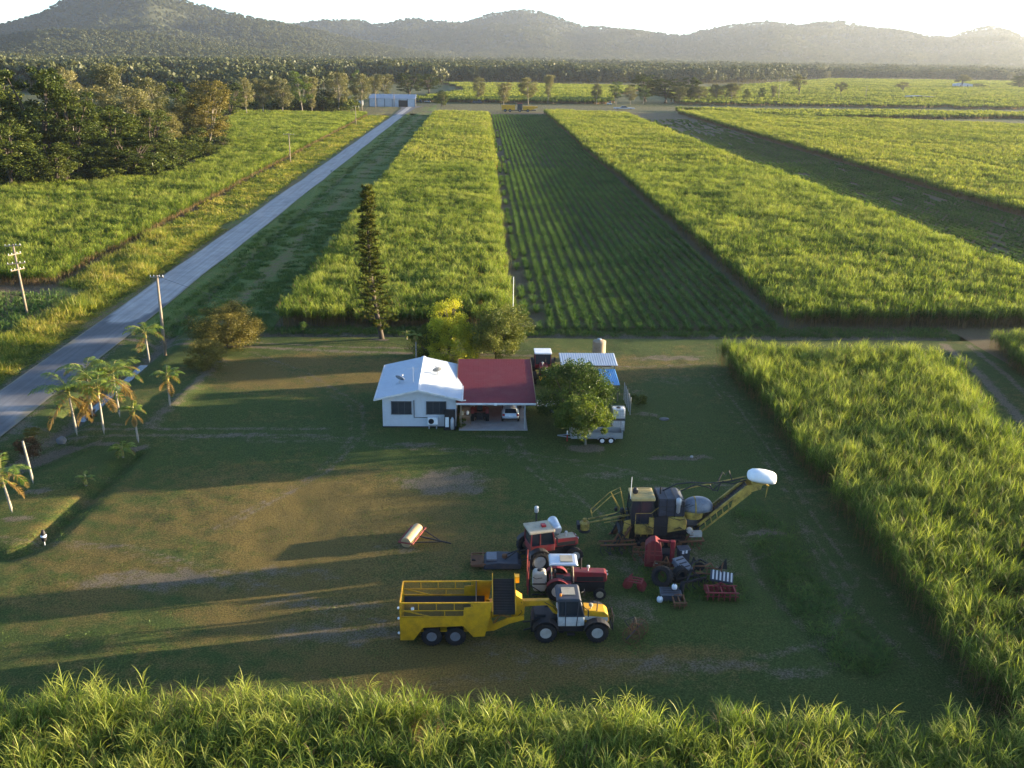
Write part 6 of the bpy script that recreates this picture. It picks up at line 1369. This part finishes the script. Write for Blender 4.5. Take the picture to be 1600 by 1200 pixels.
    q.build('topper_arm', Yo, o)
    q = MB(); q.lathe([(.25, 1.0), (.36, 1.05), (.36, 1.55), (.25, 1.65)], (-3.4, -.25, 0), 'z', 18); q.lathe([(.12, 1.65), (.15, 1.85), (.05, 1.9)], (-3.4, -.25, 0), 'z', 10); q.build('topper_drum', Yo, o)
    q = MB(); q.lathe([(.30, .85), (.42, .87), (.42, .93), (.3, .95)], (-3.4, -.25, 0), 'z', 18); q.box(-3.95, -3.75, -.5, .2, 1.1, 1.5); q.build('topper_blades', Dk, o)
    for y in (.55, -.1):
        q = MB(); q.tube([(-2.9, y, 2.2), (-1.6, y, 3.55), (-.85, y, 3.95), (-.62, y, 3.0), (-.45, y, 2.2)], .035, 5); q.tube([(-.6, y, 2.0), (-1.5, y, 3.6)], .03, 5); q.tube([(-2.9, y, 2.2), (-2.85, y, 1.9)], .02, 5); q.build('front_rail', Yo, o)
    q = MB(); q.lathe([(.12, 0), (.16, .1), (.16, .3), (.1, .38)], (-.75, -.3, 2.35), 'z', 12); q.lathe([(.1, 0), (.14, .1), (.1, .3)], (-1.1, .3, 2.2), 'z', 12); q.tube([(-.5, -.4, 2.3), (-.9, -.6, 2.6), (-1.3, -.3, 2.2), (-1.7, -.1, 2.0)], .04, 5); q.build('motor', Dk, o)
    rng2 = np.random.default_rng(9)
    q = MB()
    for k in range(14):
        x = rng2.uniform(-.7, 3.8); z = rng2.uniform(.9, 3.6) if x > 1.6 else rng2.uniform(1.2, 2.2); q.tube([(x, -1.22, z), (x+rng2.uniform(.2, .6), -1.28, z-rng2.uniform(-.2, .35)), (x+rng2.uniform(.5, 1.0), -1.21, z-rng2.uniform(-.1, .4))], .022, 4)
    q.build('hose', Dk, o)
M['cab_roof'] = paint('cab_roof_cream', (.46, .34, .13), .5, .3)
M['engine'] = paint('engine_dark', (.035, .04, .055), .5, .5, (.10, .10, .11), 2)
M['hood_grey'] = paint('scuffed_hood', (.17, .19, .22), .35, .85, (.06, .06, .065), 1.4)
harvester()
# --- red tractor behind the house, tractor and car in the carport
o = tractor('big dark red tractor with a white roof between carport and mango tree', (6.95, 100.2, 0), R_(-90), wb=2.8, Rr=.95, Rf=.7, Wr=.6, Wf=.45, tr=1.05, tf=1.0, bon=(1.4, 3.4, 1.25, 2.0, .42), cab=(-.5, 1.3, 1.3, 1.75, 2.85, .85), col='red', fend='dark', rim='rimg', roofm='white_pl')
q = MB(); q.box(3.6, 3.9, -.55, .55, .75, 1.15); q.build('front_weight', M['yel'], o)
tractor('old dark tractor with red mudguards parked inside the carport', (.1, 86.2, .09), R_(92), wb=2.0, Rr=.62, Rf=.36, Wr=.34, Wf=.2, tr=.72, tf=.6, bon=(.8, 2.3, .85, 1.4, .28), canopy=(-.4, 1.0, 1.9, .6, None), col='red_old', rim='rimg', fend='red_old')
def car():
    o = thing('parked_car', 'silver blue hatchback parked nose-in under the carport', 'car', (3.05-.0, 85.5, .09), R_(90))
    # x runs forward (into the carport), rear at x=0
    secs = [(-.02, .60, .35, .62, .62, .5), (.08, .80, .25, .95, 1.0, .6), (.35, .86, .22, 1.0, 1.38, .62), (.8, .87, .2, 1.0, 1.48, .64), (1.9, .87, .2, .98, 1.49, .64), (2.6, .87, .2, .97, 1.3, .62), (3.1, .86, .22, .95, .99, .6), (3.9, .80, .28, .82, .84, .55), (4.1, .62, .35, .6, .62, .5)]
    q = MB(); V = []
    for x, w, z0, zb, zt, wt in secs: V += [(x, -w*.92, z0), (x, -w, (z0+zb)/2), (x, -w*.98, zb), (x, -wt, zt), (x, wt, zt), (x, w*.98, zb), (x, w, (z0+zb)/2), (x, w*.92, z0)]
    n = 8; m = len(secs); q.add(V, [(i*n+k, i*n+(k+1) % n, (i+1)*n+(k+1) % n, (i+1)*n+k)[::-1] for i in range(m-1) for k in range(n)]+[tuple(range(n)), tuple(range(m*n-1, (m-1)*n-1, -1))])
    b = q.build('body', M['silver'], o, True); b.modifiers.new('round', 'SUBSURF').render_levels = 1
    q = MB(); q.add([(.09, -.56, 1.0), (.09, .56, 1.0), (.33, .52, 1.36), (.33, -.52, 1.36)], [(0, 1, 2, 3)[::-1]]); q.xf(Matrix.Translation((-.035, 0, .02))); q.build('rear_window', M['glass'], b)
    for s in (-1, 1):
        q = MB(); q.add([(.55, s*.80, 1.02), (2.5, s*.80, 1.0), (2.2, s*.69, 1.36), (.75, s*.69, 1.38)], [(0, 1, 2, 3) if s < 0 else (3, 2, 1, 0)]); q.xf(Matrix.Translation((0, s*.03, 0))); q.build('side_window', M['glass'], b)
        q = MB(); q.box(-.02, .12, s*.68-.12, s*.68+.12, .74, .96); q.build('tail_light', M['lamp_red'], b, bevel=.03)
        for x in (.65, 3.3): wheel(o, x, s*.76, .30, .2, .19, M['rimw'], side=s, lugs=24)
    q = MB(); q.box(-.045, .0, -.18, .18, .68, .8); q.build('number_plate', M['white_pl'], b); q = MB(); q.box(-.05, .12, -.72, .72, .34, .52); q.build('bumper', M['dark'], b, bevel=.04)
car()
def tray_trailer():
    o = thing('flat_trailer', 'flat grey tray trailer under the mango tree by the carport', 'trailer', (7.3, 89.2, 0))
    q = MB(); q.box(-1.5, 1.5, -.8, .8, .75, .85); q.build('tray', M['white_p'], o)
    for s in (-1, 1): wheel(o, 0, s*.85, .35, .2, .2, M['rimg'], side=s, lugs=20)
    q = MB(); q.bar((-1.5, 0, .65), (-2.6, 0, .55), .1); q.box(-1.4, 1.4, -.4, .4, .5, .75); q.build('drawbar', M['dark'], o)
tray_trailer()
def box_trailer():
    g = G(947, 693); o = thing('box_trailer', 'galvanised box trailer with tandem wheels in front of the containers', 'trailer', (g[0]-.6, g[1]+.85, 0))
    q = MB(); q.box(-2.6, 2.1, -.75, .75, .42, .5)
    for y in (-.75, .75): q.box(-2.6, 2.1, y-.02, y+.02, .5, .98)
    for x in (-2.6, 2.1): q.box(x-.02, x+.02, -.77, .77, .5, .98)
    q.build('box', M['steel'], o)
    q = MB(); q.bar((-2.6, -.4, .42), (-3.8, 0, .45), .08); q.bar((-2.6, .4, .42), (-3.8, 0, .45), .08); q.build('drawbar', M['steel'], o)
    for x in (.22, 1.02):
        for s in (-1, 1): wheel(o, x, s*.88, .30, .18, .19, M['white_pl'], side=s, lugs=24)
    for s in (-1, 1): q = MB(); q.prism([(-.2, .42), (-.05, .68), (1.3, .68), (1.45, .42), (1.4, .42), (1.25, .63), (0, .63), (-.15, .42)], s*.88-.12, s*.88+.12); q.build('mudguard', M['steel'], o)
    q = MB(); 
    for y in (-.75, .75): q.bar((1.2, y, .98), (1.2, y, 1.6), .04); q.bar((2.1, y, .98), (2.1, y, 1.6), .04); q.bar((1.2, y, 1.6), (2.1, y, 1.6), .04)
    for x in (1.2, 2.1): q.bar((x, -.75, 1.6), (x, .75, 1.6), .04)
    for i in range(8): q.bar((1.2, -.75+i*.21, 1.6), (2.1, -.75+i*.21, 1.6), .015)
    q.build('cage', M['steel'], o)
box_trailer()
g = G(886, 690); o = thing('marker_post', 'short red and white post left of the light green tree', 'post', (g[0], g[1], 0)); MB().lathe([(.06, 0), (.06, .7)], (0, 0, 0), 'z', 10).build('post', M['lamp_red'], o); MB().lathe([(.065, .7), (.065, 1.05), (.02, 1.08)], (0, 0, 0), 'z', 10).build('cap', M['white_pl'], o)
# --- implements and junk right of the tractors
def red_planter():
    g = root_at(1031, 890); o = thing('red_implement', 'bright red upright farm implement in front of the harvester', 'implement', (g[0], g[1]+.8, 0), R_(-8))
    q = MB(); q.prism([(-.95, .1), (.1, .1), (.25, .9), (.05, 1.9), (-.3, 2.15), (-.6, 2.1), (-.95, 1.75)], -.7, .1); b = q.build('hopper', M['red'], o, bevel=.03)
    q = MB()
    for z in (.3, .5, 1.0, 1.3): q.box(-.97, .15, -.74, -.70, z, z+.06)
    q.box(-.8, -.6, -.75, -.7, .3, 2.0); q.box(-.35, -.25, -.75, -.7, .3, 2.1); q.build('ribs', M['red_old'], b)
    q = MB(); q.box(.75, 1.05, -.55, -.2, .1, 2.05); q.build('column', M['red'], o, bevel=.03); q = MB(); q.bar((-.1, -.35, 2.0), (.9, -.35, 1.95), .14); q.bar((.0, -.35, .4), (.9, -.35, .3), .16); q.build('crossbeam', M['red'], o)
    q = MB(); q.box(-.3, -.05, -.76, -.72, .55, .62); q.box(-.3, -.05, -.76, -.72, .40, .47); q.build('label_plate', M['white_p'], b)
    q = MB(); q.box(.15, .8, -.4, .5, .1, 1.0); q.bar((-.9, -.3, .05), (1.2, -.3, .05), .12); q.build('frame', M['dark'], o)
red_planter()
def tyre_thing(px, py, R, W, label, tilt, rz, z):
    g = G(px, py); t = MB(); h = W/2; rr = R*.55
    t.lathe([(rr, -h*.8), (rr+(R-rr)*.35, -h), (R*.95, -h*.9), (R, -h*.5), (R, h*.5), (R*.95, h*.9), (rr+(R-rr)*.35, h), (rr, h*.8)], (0, 0, 0), 'y', 28, closed=True)
    for k in range(22):
        a = 2*math.pi*k/22
        for s in (-1, 1): t.add([(math.cos(a+d)*r_, y, math.sin(a+d)*r_) for y in (s*h*.95, 0) for d in (0, .08) for r_ in (R*.96, R*1.03)], [(0, 1, 3, 2), (4, 5, 7, 6), (1, 5, 7, 3), (0, 4, 5, 1), (2, 3, 7, 6)])
    o = t.build('old_tyre', M['tyre']); o.location = (g[0], g[1]+.5, z); o.rotation_euler = (tilt, 0, rz); tag(o, label, 'tyre')
tyre_thing(1036, 920, .72, .5, 'big worn tractor tyre leaning below the red implement', R_(-22), R_(-35), .62)
tyre_thing(1062, 916, .62, .45, 'second dark tyre behind the slotted black bin', R_(12), R_(30), .6)
tyre_thing(1067, 934, .45, .3, 'small tyre standing beside the black bin with a jug', R_(5), R_(70), .44)
def bin_(name, px, py, sx, sy, h, label, rz, z=0, tilt=0, slots=True, mat='slate'):
    g = G(px, py); o = thing(name, label, 'crate', (g[0], g[1]+sy/2, z), rz); o.rotation_euler = (tilt, 0, rz)
    q = MB(); q.box(-sx/2, sx/2, -sy/2, sy/2, 0, h); q.build('bin', M[mat], o, bevel=.03)
    if slots:
        q = MB()
        for i in range(3): y = -sy/2+sy*(i+.7)/3.4; q.box(-sx*.4, sx*.4, y-.05, y+.05, h, h+.015)
        q.build('lid_slots', M['dark'], o)
    q = MB(); q.box(-sx/2-.03, sx/2+.03, -sy/2-.03, sy/2+.03, h-.1, h-.04); q.build('rim', M['rimg'], o)
    return o
bin_('slotted_bin', 1066, 905, .8, 1.2, .5, 'black bin with a slotted lid tipped among the tyres', R_(28), .5, R_(18), mat='rimg')
bin_('black_bin', 1049, 940, 1.3, .9, .55, 'low black bin at the front of the junk row, jug on its lid', R_(-4), 0)
bin_('dark_box', 1068, 880, .75, .6, 1.1, 'dark blue box with two white stickers behind the slotted bin', R_(6), 0, slots=False, mat='engine')
g = G(1066, 880); q = MB(); q.box(-.2, -.05, -.34, -.31, .75, 1.0); q.box(.05, .18, -.34, -.31, .78, 1.02); s_ = q.build('sticker', M['white_pl'], bpy.data.objects['dark_box'])
def jug(px, py, z, label, rz, s=1.):
    g = G(px, py); o = thing('jug', label, 'jug', (g[0], g[1]+.3, z), rz)
    q = MB(); q.lathe([(.05, 0), (.17, .02), (.2, .1), (.2, .26), (.12, .36), (.05, .4)], (0, 0, 0), 'z', 14); q.xf(Matrix.Scale(s, 4)); q.build('bottle', M['white_pl'], o, True); q = MB(); q.lathe([(.05, .4*s), (.05, .46*s), (.01, .47*s)], (0, 0, 0), 'z', 8); q.build('cap', M['dark'], o)
jug(1054, 936, .57, 'white jug standing on the low black bin', 0, .9)
jug(1032, 944, 0, 'white jug on the ground left of the low black bin', 0, 1.0)
def disc_gang(name, px, py, n, sp, R, label, col, rz, tilt=R_(18), beam=True, z=0):
    g = G(px, py); o = thing(name, label, 'implement', (g[0], g[1]+.4, z), rz)
    for r_ in range(2):
        for k in range(n):
            q = MB(); q.lathe([(R, 0), (R*.96, .012), (R*.6, .06), (.05, .08), (.05, .05), (R*.6, .03), (R*.98, -.01)], (0, 0, 0), 'y', 18, closed=True); d = q.build('disc', M[col], o); d.location = ((k-(n-1)/2)*sp, r_*.9-.45, R); d.rotation_euler = (0, 0, R_(90)+(tilt if r_ else -tilt))
    q = MB(); L = n*sp/2
    for y in (-.45, .45): q.tube([(-L, y, R), (L, y, R)], .04, 6); q.bar((-L, y, R*1.9), (L, y, R*1.9), .09)
    for x in (-L*.8, 0, L*.8): q.bar((x, -.5, R*1.95), (x, .5, R*1.95), .08); q.bar((x, -.45, R), (x, -.45, R*1.9), .06); q.bar((x, .45, R), (x, .45, R*1.9), .06)
    q.bar((0, .45, R*2), (0, .2, R*3.2), .07); q.bar((-.4, .45, R*2), (0, .2, R*3.2), .06); q.bar((.4, .45, R*2), (0, .2, R*3.2), .06)
    q.build('frame', M['red_old' if col == 'red_old' else 'rust'], o); return o
disc_gang('disc_harrow', 1128, 938, 6, .36, .3, 'red brown disc harrow at the right end of the junk row', 'red_old', R_(-3))
disc_gang('small_disc_plough', 993, 925, 2, .4, .34, 'small faded red disc plough left of the black bin', 'red_old', R_(70))
disc_gang('weeder', 1062, 950, 3, .3, .2, 'low rusty tined weeder before the black bin', 'rust', R_(0))
def striped():
    g = G(1127, 925); o = thing('slatted_panel', 'white slatted grey panel lying on the disc harrow', 'panel', (g[0]+.1, g[1]+.6, .72), R_(-14)); o.rotation_euler = (R_(10), R_(4), R_(-14))
    q = MB(); q.box(-.75, .75, -.5, .5, 0, .14); q.build('base', M['slate'], o)
    for k in range(6): q = MB(); x = -.62+k*.24; q.box(x, x+.1, -.46, .46, .14, .18); q.build('slat', M['white_p'], o)
striped()
def frames():
    g = G(1108, 918); o = thing('ridger_frame', 'rusty tube framed cultivator behind the disc harrow', 'implement', (g[0], g[1]+.9, 0), R_(-15)); r = np.random.default_rng(4)
    q = MB()
    for y in (-.4, .4): q.tube([(-.9, y, .7), (.9, y, .8)], .06, 6)
    q.tube([(-.9, -.4, .7), (-.9, -.4, 1.2), (-.2, -.4, 1.3), (.2, .3, 1.2), (.4, .4, .8)], .045, 6); q.tube([(.9, -.4, .8), (1.0, 0, 1.5), (.9, .4, .8)], .045, 6)
    for x in (-.9, -.45, 0, .45, .9): q.bar((x, -.4, .72), (x, .4, .76), .06)
    q.build('frame', M['rust'], o)
    for x in (-.8, -.4, 0, .4, .8): q = MB(); q.tube([(x, -.4, .7), (x-.1, -.5, .45), (x+.05, -.55, .2), (x+.1, -.4, .03)], .03, 5); q.slab([(x, -.45, .02), (x+.2, -.45, .02), (x+.15, -.3, .25), (x+.05, -.3, .25)], .02); q.build('tine', M['dark'], o)
    q = MB(); q.slab([(.7, .2, .9), (1.3, .25, .9), (1.2, .3, 1.7)], .03); q.build('wing_plate', M['dark'], o)
    q = MB(); q.lathe([(.3, -.08), (.34, 0), (.3, .08)], (-.5, .2, .9), 'y', 16); q.build('wheel', M['tyre'], o)
    g = G(1085, 925); o = thing('toolbar', 'dark toolbar with tines among the tyres of the junk row', 'implement', (g[0], g[1]+.5, 0), R_(20))
    q = MB(); q.bar((-1.0, 0, .55), (1.0, 0, .6), .12); q.bar((-1, .5, .55), (1, .5, .6), .1); q.bar((-.6, 0, .55), (0, .25, 1.25), .07); q.bar((.6, 0, .55), (0, .25, 1.25), .07); q.build('beam', M['dark'], o)
    for k in range(5): x = -.9+k*.45; q = MB(); q.tube([(x, 0, .55), (x-.15, -.15, .3), (x+.1, -.25, .02)], .035, 5); q.build('tine', M['dark'], o)
    g = G(1015, 870); o = thing('front_weeder', 'black many tined weeder below the harvester front', 'implement', (g[0]-2.2, g[1]+.3, 0), R_(4))
    q = MB(); q.bar((-1.3, 0, .8), (1.3, 0, .8), .1); q.bar((-1.3, .6, .8), (1.3, .6, .8), .1); q.bar((-.4, .3, .8), (0, .3, 1.5), .08); q.bar((.4, .3, .8), (0, .3, 1.5), .08); q.build('frame', M['rust'], o)
    for k in range(8): x = -1.2+k*.34; q = MB(); q.tube([(x, (k % 2)*.6, .8), (x-.12, (k % 2)*.6-.1, .4), (x+.1, (k % 2)*.6-.15, .03)], .03, 5); q.build('tine', M['dark'], o)
    for (px, py, w, rz, lab, mt) in ((1090, 905, 2.2, 35, 'dark chisel plough behind the slotted bin in the junk row', 'dark'), (1040, 905, 1.6, -20, 'rusty plough frame behind the big leaning tyre', 'rust'), (975, 868, 2.4, 8, 'long dark cultivator on the ground under the harvester front', 'dark'), (1010, 880, 1.8, -12, 'rusty cultivator left of the bright red implement', 'rust'), (1082, 862, 1.8, 5, 'narrow rusty frame under the harvester elevator', 'rust')):
        g = G(px, py); o = thing('plough', lab, 'plough', (g[0], g[1]+.4, 0), R_(rz)); r = np.random.default_rng(px)
        q = MB(); q.bar((-w/2, 0, .6), (w/2, 0, .62), .12); q.bar((-w/2, .7, .6), (w/2, .7, .62), .1); q.bar((-w/2, 0, .6), (-w/2, .7, .6), .09); q.bar((w/2, 0, .6), (w/2, .7, .6), .09); q.bar((-.3, .3, .62), (0, .35, 1.3), .07); q.bar((.3, .3, .62), (0, .35, 1.3), .07); q.tube([(-w*.3, 0, .65), (-w*.2, .1, 1.0), (w*.1, .3, .95), (w*.3, .5, .7)], .03, 5); q.build('frame', M[mt], o)
        for k in range(6): x = -w/2+.1+k*(w-.2)/5; y = (k % 2)*.7; q = MB(); q.tube([(x, y, .6), (x-.16, y-.12, .35), (x+.06, y-.2, .03)], .035, 5); q.slab([(x-.04, y-.25, .02), (x+.16, y-.25, .02), (x+.1, y-.12, .2), (x, y-.12, .2)], .02); q.build('shank', M['rust' if k % 2 else mt], o)
    # rusty finger wheel rake
    g = G(994, 1006); o = thing('finger_rake', 'rusty finger wheel rake in tall weeds right of the white tractor', 'rake', (g[0], g[1]+.5, 0), R_(20))
    for k, (x, y, a) in enumerate(((-.45, -.3, .5), (.05, 0, .5), (.5, .35, .4))):
        q = MB(); R = .5; q.lathe([(R, -.015), (R+.02, 0), (R, .015), (R-.02, 0)], (0, 0, 0), 'y', 22, closed=True)
        for i in range(20): an = i*math.pi/10; q.tube([(math.cos(an)*.08, 0, math.sin(an)*.08), (math.cos(an)*R, 0, math.sin(an)*R), (math.cos(an+.15)*(R+.12), .03, math.sin(an+.15)*(R+.12))], .012, 3)
        w = q.build('finger_wheel', M['rust'], o); w.location = (x, y, .52); w.rotation_euler = (R_(-12), 0, R_(-35))
    q = MB(); q.tube([(-.9, -.5, .5), (.8, .6, .6)], .05, 6); q.tube([(-.2, .1, .55), (-.5, .5, 1.1), (.1, .4, 1.3), (.3, .2, .6)], .04, 6); q.tube([(.1, .4, 1.3), (-.1, .2, .6)], .03, 5); q.build('frame', M['dark'], o)
frames()
grassf([(11.1, 58.0), (17.0, 58.0), (17.6, 54.3), (11.3, 54.6)], wp, .6, 'weeds growing through the row of old implements', lambda x, y: .5+0*x, lambda x, y: .35+.5*fbm(x/.8, y/.8, 2), lz, 'weeds')
X_ = G(994, 1008); grassf([(X_[0]-1.1, X_[1]-.3), (X_[0]+1.1, X_[1]-.3), (X_[0]+1.1, X_[1]+1.6), (X_[0]-1.1, X_[1]+1.2)], wp, .5, 'dry weeds around the rusty finger wheel rake', lambda x, y: .45+0*x, lambda x, y: .2+.2*fbm(x, y, 2), lz, 'weeds')
# --- small machines at the far road
def far_vehicle(px, py, L, h, w, mat, label, cat, rz=0., cabx=.2, name='parked_truck'):
    g = G(px, py); o = thing(name, label, cat, (g[0], g[1], 0), rz)
    q = MB(); q.prism([(-L/2, .5), (L/2, .5), (L/2, h*.5), (L*.25, h*.55), (-L/2, h*.55)], -w/2, w/2); q.build('body', M[mat], o, bevel=.1)
    q = MB(); c = cabx*L; q.prism([(c-L*.16, h*.55), (c+L*.16, h*.55), (c+L*.08, h), (c-L*.13, h)], -w*.46, w*.46); q.build('cab', M['glass'], o, bevel=.08)
    for x in (-L*.32, L*.32):
        for s in (-1, 1): wheel(o, x, s*w*.45, .45, .3, .25, M['rimg'], side=s, lugs=12)
far_vehicle(605, 163, 4.5, 2.6, 2.2, 'white_p', 'white box truck parked before the distant shed', 'truck')
far_vehicle(627, 164, 6.5, 3.0, 2.4, 'slate', 'dark truck parked before the distant shed doorway', 'truck', R_(30))
far_vehicle(655, 160, 5, 2.0, 2.0, 'dark', 'dark utility parked just right of the distant shed', 'utility')
far_vehicle(668, 160, 4.6, 1.7, 1.9, 'white_p', 'pale car parked right of the distant dark utility', 'car', name='parked_car')
far_vehicle(746, 162, 7, 3.0, 2.6, 'slate', 'dark blue utility under the lone gum at the far road', 'utility')
far_vehicle(975, 171, 14, 2.2, 3.0, 'steel', 'flat grey trailer at the corner of the far road', 'trailer', cabx=0.0, name='flat_trailer')
far_vehicle(952, 164, 3.4, 2.6, 2.2, 'white_p', 'small white van before the dark tree clump', 'van', name='parked_van')
def far_bins():
    g = G(812, 175); o = thing('haulout_bin', 'distant yellow haul-out rig at the top of the young rows', 'haul-out bin', (g[0], g[1], 0))
    q = MB(); q.prism([(-11, 1.2), (-3, 1.2), (-3, 4.2), (-11.5, 4.2)], -1.3, 1.3); q.build('body', M['yel'], o)
    q = MB(); q.prism([(2, 1.2), (7, 1.2), (11, 2.8), (11, 3.6), (2, 3.6)], -1.3, 1.3); q.build('front_body', M['yel'], o)
    q = MB(); q.box(-1.5, 1.5, -1, 1, 1.5, 5.0); q.build('cab', M['glass'], o); q = MB(); q.box(-1.7, 1.7, -1.2, 1.2, 5.0, 5.3); q.build('roof', M['red_old'], o); q = MB(); q.box(-11, 10, -.6, .6, .8, 1.3); q.build('chassis', M['dark'], o)
    for x in (-9, -6, 0, 5): 
        for s in (-1, 1): wheel(o, x, s*1.3, .9, .6, .45, M['rimg'], side=s, lugs=12)
far_bins()
# ------------------------------------------------------------------ the air
def haze():
    m, t = newmat('haze'); v = t.nodes.new('ShaderNodeVolumePrincipled'); o = t.nodes.new('ShaderNodeOutputMaterial')
    v.inputs['Color'].default_value = (.84, .92, 1.0, 1); v.inputs['Density'].default_value = HAZE; v.inputs['Anisotropy'].default_value = .5
    t.links.new(v.outputs[0], o.inputs['Volume'])
    b = MB().box(-9500, 9500, -9300, 9800, -5, 900); h = b.build('haze', m); tag(h, 'pale morning haze over the plain and hills', 'haze', kind='stuff')
HAZE = 5e-5
haze()
cy.volume_bounces = 0
